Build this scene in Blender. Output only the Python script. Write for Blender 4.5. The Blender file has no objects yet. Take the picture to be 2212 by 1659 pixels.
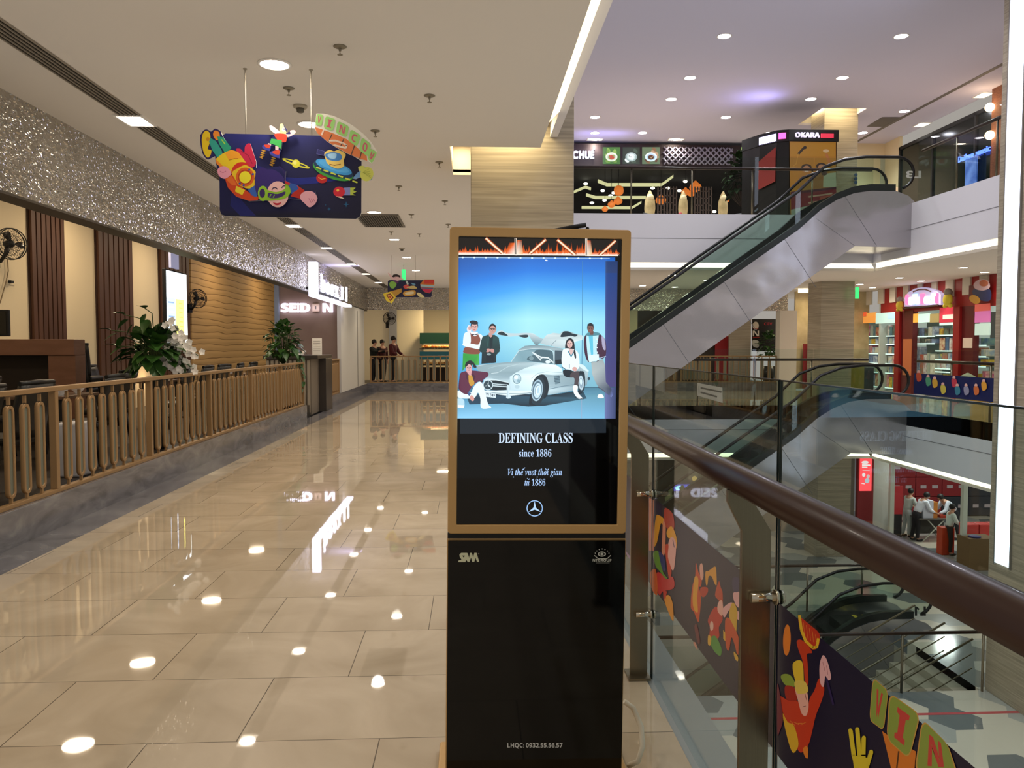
import bpy, bmesh, math, random
from mathutils import Vector, Matrix
from mathutils.geometry import tessellate_polygon
SC = bpy.context.scene
COL = SC.collection
R = math.radians
rnd = random.Random(7)

# ---------------------------------------------------------------- camera
F_PX, CX, CY, EYE = 1750.0, 1106.0, 829.5, 1.55
YAW = math.atan(84 / F_PX)
PITCH = math.atan(83.5 / math.hypot(F_PX, 84))
cam_data = bpy.data.cameras.new('camera')
cam_data.sensor_width = 36.0
cam_data.lens = 36.0 * F_PX / 2212.0
cam_data.clip_end = 200
camera = bpy.data.objects.new('camera', cam_data)
COL.objects.link(camera)
camera.location = (0, 0, EYE)
camera.rotation_euler = (math.pi / 2 - PITCH, 0, -YAW)
SC.camera = camera

# ---------------------------------------------------------------- world, exposure
world = bpy.data.worlds.new('mall_ambient')
SC.world = world
world.use_nodes = True
world.node_tree.nodes['Background'].inputs[0].default_value = (1.0, 0.93, 0.84, 1)
world.node_tree.nodes['Background'].inputs[1].default_value = 0.28
SC.view_settings.view_transform = 'Standard'
SC.view_settings.look = 'None'
SC.view_settings.gamma = 1
SC.view_settings.exposure = 0.4
SC.view_settings.use_curve_mapping = False
cy = SC.cycles
cy.max_bounces = 7
cy.diffuse_bounces = 4
cy.glossy_bounces = 4
cy.transmission_bounces = 6
cy.transparent_max_bounces = 16
cy.caustics_reflective = False
cy.caustics_refractive = False
cy.sample_clamp_indirect = 4.0
cy.use_fast_gi = True                    # the renderer's ambient bounce added to the lamps' light
cy.fast_gi_method = 'ADD'
world.light_settings.ao_factor = 0.165
world.light_settings.distance = 3.0
cy.use_denoising = True
cy.use_adaptive_sampling = True
cy.adaptive_threshold = 0.03

def lamp(name, kind, loc, power, colour, size=0.2, rot=(0, 0, 0), spot=None, blend=0.6, size_y=None):
    l = bpy.data.lights.new(name, kind)
    l.energy = power * 0.5
    l.color = colour
    if kind == 'AREA':
        l.shape = 'DISK' if size_y is None else 'RECTANGLE'
        l.size = size
        if size_y is not None:
            l.size_y = size_y
    elif kind == 'SPOT':
        l.spot_size = spot; l.spot_blend = blend; l.shadow_soft_size = size
    else:
        l.shadow_soft_size = size
    o = bpy.data.objects.new(name, l)
    o.location = loc; o.rotation_euler = rot
    COL.objects.link(o)
    return o

WARM = (1.0, 0.80, 0.56)
NEUT = (1.0, 0.92, 0.80)
COOL = (0.88, 0.90, 1.0)

# ---------------------------------------------------------------- pixel ray -> point on a plane of the building (measuring aid)
_f = Vector((math.sin(YAW) * math.cos(PITCH), math.cos(YAW) * math.cos(PITCH), -math.sin(PITCH)))
_r = Vector((math.cos(YAW), -math.sin(YAW), 0))
_u = _r.cross(_f)
def P(x, y, X=None, Y=None, Z=None):
    d = _f + _r * ((x - CX) / F_PX) - _u * ((y - CY) / F_PX)
    o = Vector((0, 0, EYE))
    if X is not None: t = (X - o.x) / d.x
    elif Y is not None: t = (Y - o.y) / d.y
    else: t = (Z - o.z) / d.z
    return o + d * t

# ---------------------------------------------------------------- colours and materials
def s2l(c):
    return c / 12.92 if c <= 0.04045 else ((c + 0.055) / 1.055) ** 2.4
def col(h):
    h = h.lstrip('#')
    return tuple(s2l(int(h[i:i + 2], 16) / 255) for i in (0, 2, 4)) + (1,)

_mats = {}
def mat(name, colour='#808080', rough=0.5, metal=0.0, emit=None, estr=1.0, alpha=None, spec=0.5,
        noise=None, nscale=8.0, bump=0.0, bscale=20.0, stretch=None, coat=0.0, bdist=0.02):
    """procedural Principled material; noise=(second colour) mottles the base colour"""
    if name in _mats: return _mats[name]
    m = bpy.data.materials.new(name); m.use_nodes = True
    nt = m.node_tree; b = nt.nodes['Principled BSDF']
    b.inputs['Base Color'].default_value = col(colour)
    b.inputs['Roughness'].default_value = rough
    b.inputs['Metallic'].default_value = metal
    b.inputs['Specular IOR Level'].default_value = spec
    b.inputs['Coat Weight'].default_value = coat
    if emit:
        b.inputs['Emission Color'].default_value = col(emit)
        b.inputs['Emission Strength'].default_value = estr
    if noise or bump:
        tc = nt.nodes.new('ShaderNodeTexCoord'); mp = nt.nodes.new('ShaderNodeMapping')
        nt.links.new(tc.outputs['Object'], mp.inputs['Vector'])
        if stretch: mp.inputs['Scale'].default_value = stretch
    if noise:
        n = nt.nodes.new('ShaderNodeTexNoise'); n.inputs['Scale'].default_value = nscale
        n.inputs['Detail'].default_value = 5
        nt.links.new(mp.outputs[0], n.inputs['Vector'])
        r = nt.nodes.new('ShaderNodeValToRGB')
        r.color_ramp.elements[0].position = 0.35; r.color_ramp.elements[0].color = col(colour)
        r.color_ramp.elements[1].position = 0.65; r.color_ramp.elements[1].color = col(noise)
        nt.links.new(n.outputs['Fac'], r.inputs[0]); nt.links.new(r.outputs[0], b.inputs['Base Color'])
    if bump:
        n = nt.nodes.new('ShaderNodeTexNoise'); n.inputs['Scale'].default_value = bscale
        nt.links.new(mp.outputs[0], n.inputs['Vector'])
        bn = nt.nodes.new('ShaderNodeBump'); bn.inputs['Strength'].default_value = bump
        bn.inputs['Distance'].default_value = bdist
        nt.links.new(n.outputs['Fac'], bn.inputs['Height']); nt.links.new(bn.outputs[0], b.inputs['Normal'])
    _mats[name] = m
    return m

def glow(name, colour, strength):
    if name in _mats: return _mats[name]
    m = bpy.data.materials.new(name); m.use_nodes = True
    nt = m.node_tree; nt.nodes.clear()
    e = nt.nodes.new('ShaderNodeEmission'); o = nt.nodes.new('ShaderNodeOutputMaterial')
    e.inputs[0].default_value = col(colour); e.inputs[1].default_value = strength
    nt.links.new(e.outputs[0], o.inputs[0])
    _mats[name] = m
    return m

def ink(name, emit=0.0, rough=0.5, base=1.0):
    """printed / displayed artwork: colour comes from the mesh's own per-face ink attribute"""
    if name in _mats: return _mats[name]
    m = bpy.data.materials.new(name); m.use_nodes = True
    nt = m.node_tree; b = nt.nodes['Principled BSDF']
    a = nt.nodes.new('ShaderNodeAttribute'); a.attribute_name = 'ink'
    if emit:
        b.inputs['Base Color'].default_value = (0.01, 0.01, 0.01, 1)
        nt.links.new(a.outputs['Color'], b.inputs['Emission Color'])
        b.inputs['Emission Strength'].default_value = emit
    else:
        nt.links.new(a.outputs['Color'], b.inputs['Base Color'])
    b.inputs['Roughness'].default_value = rough
    _mats[name] = m
    return m

def glass(name, tint='#e8f4f0', rough=0.0, refl=0.7):
    """thin architectural glass: fresnel mirror over a faintly tinted clear pane"""
    if name in _mats: return _mats[name]
    m = bpy.data.materials.new(name); m.use_nodes = True
    nt = m.node_tree; nt.nodes.clear()
    o = nt.nodes.new('ShaderNodeOutputMaterial'); mx = nt.nodes.new('ShaderNodeMixShader')
    t = nt.nodes.new('ShaderNodeBsdfTransparent'); t.inputs[0].default_value = col(tint)
    g = nt.nodes.new('ShaderNodeBsdfGlossy'); g.inputs['Roughness'].default_value = rough
    g.inputs[0].default_value = (refl, refl, refl, 1)
    f = nt.nodes.new('ShaderNodeFresnel')
    ge = nt.nodes.new('ShaderNodeNewGeometry'); io = nt.nodes.new('ShaderNodeMath'); io.operation = 'MULTIPLY_ADD'
    io.inputs[1].default_value = 1 / 1.33 - 1.33; io.inputs[2].default_value = 1.33
    nt.links.new(ge.outputs['Backfacing'], io.inputs[0]); nt.links.new(io.outputs[0], f.inputs[0])
    nt.links.new(f.outputs[0], mx.inputs[0]); nt.links.new(t.outputs[0], mx.inputs[1])
    nt.links.new(g.outputs[0], mx.inputs[2]); nt.links.new(mx.outputs[0], o.inputs[0])
    _mats[name] = m
    return m

# ---------------------------------------------------------------- objects
def wloc(o):
    v = Vector((0, 0, 0))
    while o is not None:
        v += o.location; o = o.parent
    return v

def tag(o, label=None, cat=None, group=None, kind=None):
    if label: o['label'] = label
    if cat: o['category'] = cat
    if group: o['group'] = group
    if kind: o['kind'] = kind
    return o

def thing(name, label, cat, loc=(0, 0, 0), group=None, rot=None):
    o = bpy.data.objects.new(name, None); COL.objects.link(o)
    o.empty_display_size = 0.1
    o.location = loc
    if rot: o.rotation_euler = rot
    return tag(o, label, cat, group)

def kids(o):
    return [c for c in COL.objects if c.parent == o]

def copy_tree(o, parent=None, loc=None, label=None, group=None, rotz=None):
    def rec(a, par):
        c = a.copy(); COL.objects.link(c); c.parent = par
        for k in kidmap.get(a.name, ()): rec(k, c)
        return c
    kidmap = {}
    for k in COL.objects:
        if k.parent: kidmap.setdefault(k.parent.name, []).append(k)
    c = rec(o, parent)
    if loc is not None: c.location = loc
    if label: c['label'] = label
    if group: c['group'] = group
    if rotz is not None: c.rotation_euler = (c.rotation_euler[0], c.rotation_euler[1], rotz)
    return c

class MB:
    """mesh builder: everything added becomes ONE mesh object"""
    def __init__(s): s.v = []; s.f = []; s.m = []; s.sm = []
    def add(s, vs, fs, mi=0, smooth=False):
        b = len(s.v); s.v += [tuple(v) for v in vs]
        s.f += [tuple(i + b for i in f) for f in fs]; s.m += [mi] * len(fs); s.sm += [smooth] * len(fs)
        return s
    def box(s, x0, x1, y0, y1, z0, z1, mi=0):
        vs = [(x, y, z) for z in (z0, z1) for y in (y0, y1) for x in (x0, x1)]
        return s.add(vs, [(0, 2, 3, 1), (4, 5, 7, 6), (0, 1, 5, 4), (2, 6, 7, 3), (0, 4, 6, 2), (1, 3, 7, 5)], mi)
    def cbox(s, c, size, mi=0, rz=0):
        h = [a / 2 for a in size]
        vs = [Vector((x * h[0], y * h[1], z * h[2])) for z in (-1, 1) for y in (-1, 1) for x in (-1, 1)]
        m = Matrix.Rotation(rz, 3, 'Z')
        vs = [m @ v + Vector(c) for v in vs]
        return s.add(vs, [(0, 2, 3, 1), (4, 5, 7, 6), (0, 1, 5, 4), (2, 6, 7, 3), (0, 4, 6, 2), (1, 3, 7, 5)], mi)
    def prism(s, pts, axis, lo, hi, mi=0, smooth=False):
        """pts = 2D outline; axis = the extrusion axis; the other two in xyz order"""
        def p3(a, b, c):
            return {'x': (c, a, b), 'y': (a, c, b), 'z': (a, b, c)}[axis]
        n = len(pts)
        vs = [p3(a, b, lo) for a, b in pts] + [p3(a, b, hi) for a, b in pts]
        tri = tessellate_polygon([[Vector((a, b, 0)) for a, b in pts]])
        fs = [tuple(t) for t in tri] + [tuple(i + n for i in reversed(t)) for t in tri]
        s.add(vs, fs, mi)
        b = len(s.v) - 2 * n
        s.add([], [], mi)
        s.f += [(b + i, b + (i + 1) % n, b + n + (i + 1) % n, b + n + i) for i in range(n)]
        s.m += [mi] * n; s.sm += [smooth] * n
        return s
    def tube(s, path, r, n=8, closed=False, mi=0, caps=True):
        pts = [Vector(p) for p in path]; N = len(pts)
        rr = r if isinstance(r, (list, tuple)) else [r] * N
        vs = []; prev = None
        for i, p in enumerate(pts):
            if closed: d = pts[(i + 1) % N] - pts[i - 1]
            else: d = pts[min(i + 1, N - 1)] - pts[max(i - 1, 0)]
            d.normalize()
            if prev is None:
                a = Vector((0, 0, 1)) if abs(d.z) < 0.9 else Vector((1, 0, 0))
                u = d.cross(a).normalized()
            else:
                u = (prev - d * prev.dot(d)).normalized()
            prev = u; w = d.cross(u)
            for k in range(n):
                t = 2 * math.pi * k / n
                vs.append(p + (u * math.cos(t) + w * math.sin(t)) * rr[i])
        fs = []
        for i in range(N if closed else N - 1):
            j = (i + 1) % N
            for k in range(n):
                l = (k + 1) % n
                fs.append((i * n + k, i * n + l, j * n + l, j * n + k))
        s.add(vs, fs, mi, True)
        if caps and not closed:
            b = len(s.v) - len(vs)
            s.f += [tuple(b + k for k in range(n))[::-1], tuple(b + (N - 1) * n + k for k in range(n))]
            s.m += [mi] * 2; s.sm += [False] * 2
        return s
    def cyl(s, p0, p1, r, r1=None, n=16, mi=0):
        return s.tube([p0, p1], [r, r if r1 is None else r1], n, False, mi)
    def lathe(s, prof, c=(0, 0, 0), n=20, mi=0, smooth=True, sx=1, sy=1, cap=True):
        """prof = [(radius, z)...] round a vertical axis"""
        vs = []; cx_, cy_, cz = c
        for r, z in prof:
            for k in range(n):
                t = 2 * math.pi * k / n
                vs.append((cx_ + r * sx * math.cos(t), cy_ + r * sy * math.sin(t), cz + z))
        fs = [(i * n + k, i * n + (k + 1) % n, (i + 1) * n + (k + 1) % n, (i + 1) * n + k)
              for i in range(len(prof) - 1) for k in range(n)]
        s.add(vs, fs, mi, smooth)
        b = len(s.v) - len(vs)
        if prof[0][0] > 1e-4: s.f.append(tuple(b + k for k in range(n))[::-1]); s.m.append(mi); s.sm.append(False)
        if cap and prof[-1][0] > 1e-4: s.f.append(tuple(b + (len(prof) - 1) * n + k for k in range(n))); s.m.append(mi); s.sm.append(False)
        return s
    def ball(s, c, r, n=12, mi=0, sc=(1, 1, 1)):
        prof = [(math.sin(math.pi * i / (n // 2 + 2)), -math.cos(math.pi * i / (n // 2 + 2))) for i in range(n // 2 + 3)]
        vs = []
        for a, z in prof:
            for k in range(n):
                t = 2 * math.pi * k / n
                vs.append((c[0] + r * sc[0] * a * math.cos(t), c[1] + r * sc[1] * a * math.sin(t), c[2] + r * sc[2] * z))
        fs = [(i * n + k, i * n + (k + 1) % n, (i + 1) * n + (k + 1) % n, (i + 1) * n + k)
              for i in range(len(prof) - 1) for k in range(n)]
        return s.add(vs, fs, mi, True)
    def build(s, name, mats, parent=None, bevel=0, seg=2, auto=True):
        me = bpy.data.meshes.new(name)
        off = wloc(parent) if parent else Vector((0, 0, 0))
        vs = [(v[0] - off.x, v[1] - off.y, v[2] - off.z) for v in s.v]
        me.from_pydata(vs, [], s.f)
        if not isinstance(mats, (list, tuple)): mats = [mats]
        for m in mats: me.materials.append(m)
        me.polygons.foreach_set('material_index', s.m)
        me.polygons.foreach_set('use_smooth', s.sm)
        me.update()
        bm = bmesh.new(); bm.from_mesh(me)
        bmesh.ops.remove_doubles(bm, verts=bm.verts, dist=1e-6)
        bmesh.ops.recalc_face_normals(bm, faces=bm.faces)
        bm.to_mesh(me); bm.free()
        o = bpy.data.objects.new(name, me); COL.objects.link(o)
        if parent: o.parent = parent
        if bevel:
            md = o.modifiers.new('bevel', 'BEVEL'); md.width = bevel; md.segments = seg
            md.limit_method = 'ANGLE'; md.angle_limit = R(40)
        return o

def struct(name, mb, m, **k):
    o = mb.build(name, m, **k); o['kind'] = 'structure'; return o

# ---------------------------------------------------------------- lettering
def mathify(s, up, lo, dg):
    r = ''
    for ch in s:
        if 'A' <= ch <= 'Z': r += chr(up + ord(ch) - 65)
        elif 'a' <= ch <= 'z': r += chr(lo + ord(ch) - 97)
        elif '0' <= ch <= '9': r += chr(dg + ord(ch) - 48)
        else: r += ch
    return r
def serif(s): return mathify(s, 0x1D400, 0x1D41A, 0x1D7CE)
def serif_it(s): return mathify(s, 0x1D468, 0x1D482, 0x1D7CE)
def sansb(s): return mathify(s, 0x1D5D4, 0x1D5EE, 0x1D7EC)

_txt = {}
def text_geo(s, offset=0.0, extrude=0.0):
    """lettering as (verts, faces) normalised so its ink box is 0..1 x 0..1 (plus z for extrusion)"""
    key = (s, offset, extrude)
    if key in _txt: return _txt[key]
    c = bpy.data.curves.new('lettering', 'FONT'); c.body = s; c.size = 1; c.offset = offset
    c.resolution_u = 4; c.extrude = extrude
    o = bpy.data.objects.new('lettering', c); COL.objects.link(o)
    bpy.context.view_layer.update()
    dg = bpy.context.evaluated_depsgraph_get()
    me = bpy.data.meshes.new_from_object(o.evaluated_get(dg))
    vs = [tuple(v.co) for v in me.vertices]; fs = [tuple(p.vertices) for p in me.polygons]
    bpy.data.objects.remove(o); bpy.data.curves.remove(c); bpy.data.meshes.remove(me)
    x0 = min(v[0] for v in vs); x1 = max(v[0] for v in vs); y0 = min(v[1] for v in vs); y1 = max(v[1] for v in vs)
    vs = [((v[0] - x0) / (x1 - x0), (v[1] - y0) / (y1 - y0), v[2]) for v in vs]
    _txt[key] = (vs, fs)
    return vs, fs

def smooth_loop(pts, k=4):
    n = len(pts); out = []
    for i in range(n):
        p0, p1, p2, p3 = (pts[(i + j - 1) % n] for j in range(4))
        for q in range(k):
            t = q / k; t2 = t * t; t3 = t2 * t
            out.append(tuple(0.5 * ((2 * p1[a]) + (-p0[a] + p2[a]) * t + (2 * p0[a] - 5 * p1[a] + 4 * p2[a] - p3[a]) * t2
                                    + (-p0[a] + 3 * p1[a] - 3 * p2[a] + p3[a]) * t3) for a in (0, 1)))
    return out

class Art:
    """flat artwork (a print, a screen picture): coloured shapes laid on one real plane, one mesh.
    place(x, y) -> 3D point on the plane; n = plane normal towards the viewer side"""
    def __init__(s, place, n, step=8e-5, lift=0.0):
        s.pl = place; s.n = Vector(n); s.step = step; s.d = lift; s.v = []; s.f = []; s.c = []
        s.fr = (0, 0, 1)
    def frame(s, ox, oy, k): s.fr = (ox, oy, k); return s
    def _w(s, p):
        ox, oy, k = s.fr
        return s.pl(ox + p[0] / k, oy + p[1] / k) + s.n * s.d
    def raw(s, pts3, faces, cols):
        b = len(s.v); s.v += [tuple(p) for p in pts3]
        for f in faces:
            s.f.append(tuple(i + b for i in f)); s.c.append([cols[i] for i in f])
    def poly(s, pts, c, sm=False, same=False):
        if not same: s.d += s.step
        if sm: pts = smooth_loop(pts)
        cols = [col(c)] * len(pts) if isinstance(c, str) else [col(q) for q in c]
        tri = tessellate_polygon([[Vector((p[0], p[1], 0)) for p in pts]])
        s.raw([s._w(p) for p in pts], [tuple(t) for t in tri], cols)
        return s
    def ell(s, cx, cy_, rx, ry, c, rot=0, n=22, a0=0, a1=360):
        ca, sa = math.cos(R(rot)), math.sin(R(rot)); pts = []
        for i in range(n):
            t = R(a0 + (a1 - a0) * i / (n if a1 - a0 == 360 else n - 1))
            x, y = rx * math.cos(t), ry * math.sin(t)
            pts.append((cx + x * ca - y * sa, cy_ + x * sa + y * ca))
        return s.poly(pts, c)
    def line(s, pts, w, c):
        s.d += s.step
        for i in range(len(pts) - 1):
            (x0, y0), (x1, y1) = pts[i], pts[i + 1]
            L = math.hypot(x1 - x0, y1 - y0) or 1
            nx, ny = -(y1 - y0) / L * w / 2, (x1 - x0) / L * w / 2
            ex, ey = (x1 - x0) / L * w * 0.15, (y1 - y0) / L * w * 0.15
            s.poly([(x0 + nx - ex, y0 + ny - ey), (x1 + nx + ex, y1 + ny + ey), (x1 - nx + ex, y1 - ny + ey), (x0 - nx - ex, y0 - ny - ey)], c, same=True)
        return s
    def text(s, t, quad, c, offset=0.0):
        """quad: top-left, top-right, bottom-right, bottom-left"""
        s.d += s.step
        vs, fs = text_geo(t, offset)
        tl, tr, br, bl = quad
        pts = []
        for x, y, _ in vs:
            a = [tl[i] * (1 - x) * y + tr[i] * x * y + br[i] * x * (1 - y) + bl[i] * (1 - x) * (1 - y) for i in (0, 1)]
            pts.append(s._w(a))
        s.raw(pts, fs, [col(c)] * len(pts))
        return s
    def tbox(s, t, x0, y0, x1, y1, c, offset=0.0, shear=0):
        return s.text(t, [(x0 + shear, y0), (x1 + shear, y0), (x1, y1), (x0, y1)], c, offset)
    def rect(s, x0, y0, x1, y1, c):
        return s.poly([(x0, y0), (x1, y0), (x1, y1), (x0, y1)], c)
    def build(s, name, m, parent=None):
        me = bpy.data.meshes.new(name)
        if parent is not None:
            bpy.context.view_layer.update()
            inv = parent.matrix_world.inverted()
            vs = [tuple(inv @ Vector(v)) for v in s.v]
        else: vs = s.v
        me.from_pydata(vs, [], s.f)
        me.materials.append(m)
        ca = me.color_attributes.new('ink', 'FLOAT_COLOR', 'CORNER')
        flat = [x for f in s.c for c in f for x in c]
        ca.data.foreach_set('color', flat)
        o = bpy.data.objects.new(name, me); COL.objects.link(o)
        if parent is not None: o.parent = parent
        return o

def letters(name, t, p00, ux, uz, w, h, depth, m, parent=None, offset=0.0):
    """solid raised lettering: p00 lower-left corner, ux along the text, uz up"""
    vs, fs = text_geo(t, offset, 0.5)
    ux = Vector(ux).normalized(); uz = Vector(uz).normalized(); n = ux.cross(uz)
    mb = MB(); mb.add([Vector(p00) + ux * (v[0] * w) + uz * (v[1] * h) + n * ((v[2] + 0.5) * depth) for v in vs], fs)
    return mb.build(name, m, parent)
# ================================================================ materials of the building
def tile_floor():
    m = bpy.data.materials.new('cream_marble_tiles'); m.use_nodes = True
    nt = m.node_tree; N = nt.nodes; L = nt.links; b = N['Principled BSDF']
    g = N.new('ShaderNodeNewGeometry'); sep = N.new('ShaderNodeSeparateXYZ'); L.new(g.outputs['Position'], sep.inputs[0])
    def mth(op, a, bb=None, c=None):
        n = N.new('ShaderNodeMath'); n.operation = op
        for i, q in enumerate((a, bb, c)):
            if q is None: continue
            if isinstance(q, (int, float)): n.inputs[i].default_value = q
            else: L.new(q, n.inputs[i])
        return n.outputs[0]
    v = mth('DIVIDE', mth('SUBTRACT', sep.outputs[1], 3.15), 0.61)
    row = mth('FLOOR', v); fv = mth('SUBTRACT', v, row)
    u = mth('ADD', mth('DIVIDE', mth('ADD', sep.outputs[0], 0.93), 0.9), mth('MULTIPLY', row, 0.62))
    cu = mth('FLOOR', u); fu = mth('SUBTRACT', u, cu)
    def edge(f, size, w):
        d = mth('MULTIPLY', mth('MINIMUM', f, mth('SUBTRACT', 1.0, f)), size)
        return mth('LESS_THAN', d, w)
    grout = mth('MAXIMUM', edge(fv, 0.61, 0.0022), edge(fu, 0.9, 0.0022))
    cmb = N.new('ShaderNodeCombineXYZ'); L.new(cu, cmb.inputs[0]); L.new(row, cmb.inputs[1])
    wn = N.new('ShaderNodeTexWhiteNoise'); L.new(cmb.outputs[0], wn.inputs['Vector'])
    # marble clouds, different on every tile
    add = N.new('ShaderNodeVectorMath'); add.operation = 'MULTIPLY_ADD'
    L.new(wn.outputs['Color'], add.inputs[0]); add.inputs[1].default_value = (9, 9, 9); L.new(g.outputs['Position'], add.inputs[2])
    nz = N.new('ShaderNodeTexNoise'); nz.inputs['Scale'].default_value = 1.7; nz.inputs['Detail'].default_value = 7; nz.inputs['Distortion'].default_value = 1.2
    L.new(add.outputs[0], nz.inputs['Vector'])
    r = N.new('ShaderNodeValToRGB'); e = r.color_ramp.elements
    e[0].position = 0.3; e[0].color = col('#a6957c'); e[1].position = 0.72; e[1].color = col('#bcab92')
    L.new(nz.outputs['Fac'], r.inputs[0])
    mx = N.new('ShaderNodeMix'); mx.data_type = 'RGBA'; L.new(grout, mx.inputs[0]); L.new(r.outputs[0], mx.inputs[6]); mx.inputs[7].default_value = col('#5d5346')
    L.new(mx.outputs[2], b.inputs['Base Color'])
    # polished, with very slight waviness and a tiny tilt per tile
    bp = N.new('ShaderNodeTexNoise'); bp.inputs['Scale'].default_value = 3.0; L.new(g.outputs['Position'], bp.inputs['Vector'])
    bn = N.new('ShaderNodeBump'); bn.inputs['Strength'].default_value = 0.025; bn.inputs['Distance'].default_value = 0.01
    L.new(bp.outputs['Fac'], bn.inputs['Height']); L.new(bn.outputs[0], b.inputs['Normal'])
    b.inputs['Roughness'].default_value = 0.022
    b.inputs['Specular IOR Level'].default_value = 0.75
    return m

def hammered(name='hammered_silver_panel', c0='#b4aea4', c1='#c8c2b8', scale=30.0):
    m = bpy.data.materials.new(name); m.use_nodes = True
    nt = m.node_tree; N = nt.nodes; L = nt.links; b = N['Principled BSDF']
    tc = N.new('ShaderNodeNewGeometry')
    mp = N.new('ShaderNodeMapping'); mp.inputs['Scale'].default_value = (1, 0.75, 1.3)
    L.new(tc.outputs['Position'], mp.inputs[0])
    v = N.new('ShaderNodeTexVoronoi'); v.inputs['Scale'].default_value = scale
    L.new(mp.outputs[0], v.inputs['Vector'])
    # every little dimple faces its own way
    sub = N.new('ShaderNodeVectorMath'); sub.operation = 'SUBTRACT'; sub.inputs[1].default_value = (0.5, 0.5, 0.5)
    L.new(v.outputs['Color'], sub.inputs[0])
    scl = N.new('ShaderNodeVectorMath'); scl.operation = 'SCALE'; scl.inputs['Scale'].default_value = 0.75
    L.new(sub.outputs[0], scl.inputs[0])
    bn = N.new('ShaderNodeBump'); bn.inputs['Strength'].default_value = 0.6; bn.inputs['Distance'].default_value = 0.02
    L.new(v.outputs['Distance'], bn.inputs['Height'])
    ad = N.new('ShaderNodeVectorMath'); ad.operation = 'ADD'; L.new(bn.outputs[0], ad.inputs[0]); L.new(scl.outputs[0], ad.inputs[1])
    nm = N.new('ShaderNodeVectorMath'); nm.operation = 'NORMALIZE'; L.new(ad.outputs[0], nm.inputs[0])
    L.new(nm.outputs[0], b.inputs['Normal'])
    nz = N.new('ShaderNodeTexNoise'); nz.inputs['Scale'].default_value = 3; nz.inputs['Detail'].default_value = 6
    L.new(tc.outputs['Position'], nz.inputs['Vector'])
    r = N.new('ShaderNodeValToRGB'); r.color_ramp.elements[0].position = .35; r.color_ramp.elements[1].position = .7
    r.color_ramp.elements[0].color = col(c0); r.color_ramp.elements[1].color = col(c1)
    L.new(nz.outputs['Fac'], r.inputs[0]); L.new(r.outputs[0], b.inputs['Base Color'])
    b.inputs['Metallic'].default_value = 0.8; b.inputs['Roughness'].default_value = 0.085
    return m

def travertine():
    m = bpy.data.materials.new('banded_travertine'); m.use_nodes = True
    nt = m.node_tree; N = nt.nodes; L = nt.links; b = N['Principled BSDF']
    tc = N.new('ShaderNodeNewGeometry')
    mp = N.new('ShaderNodeMapping'); mp.inputs['Scale'].default_value = (0.45, 0.45, 20)
    L.new(tc.outputs['Position'], mp.inputs[0])
    nz = N.new('ShaderNodeTexNoise'); nz.inputs['Scale'].default_value = 2.2; nz.inputs['Detail'].default_value = 8; nz.inputs['Distortion'].default_value = 0.4
    L.new(mp.outputs[0], nz.inputs['Vector'])
    r = N.new('ShaderNodeValToRGB'); e = r.color_ramp.elements
    e[0].position = 0.3; e[0].color = col('#857a69'); e[1].position = 0.7; e[1].color = col('#ac9f8a')
    q = r.color_ramp.elements.new(0.5); q.color = col('#998d79')
    L.new(nz.outputs['Fac'], r.inputs[0]); L.new(r.outputs[0], b.inputs['Base Color'])
    b.inputs['Roughness'].default_value = 0.35
    return m

def grey_marble():
    m = bpy.data.materials.new('grey_veined_marble'); m.use_nodes = True
    nt = m.node_tree; N = nt.nodes; L = nt.links; b = N['Principled BSDF']
    tc = N.new('ShaderNodeNewGeometry')
    mp = N.new('ShaderNodeMapping'); mp.inputs['Rotation'].default_value = (0.6, 0.3, 0.4); mp.inputs['Scale'].default_value = (1, 0.7, 2.2)
    L.new(tc.outputs['Position'], mp.inputs[0])
    nz = N.new('ShaderNodeTexNoise'); nz.inputs['Scale'].default_value = 2.4; nz.inputs['Detail'].default_value = 9; nz.inputs['Distortion'].default_value = 1.6
    L.new(mp.outputs[0], nz.inputs['Vector'])
    r = N.new('ShaderNodeValToRGB'); e = r.color_ramp.elements
    e[0].position = 0.32; e[0].color = col('#575456'); e[1].position = 0.8; e[1].color = col('#86827f')
    q = e.new(0.55); q.color = col('#6d6a6c')
    L.new(nz.outputs['Fac'], r.inputs[0]); L.new(r.outputs[0], b.inputs['Base Color'])
    b.inputs['Roughness'].default_value = 0.12
    return m

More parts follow.
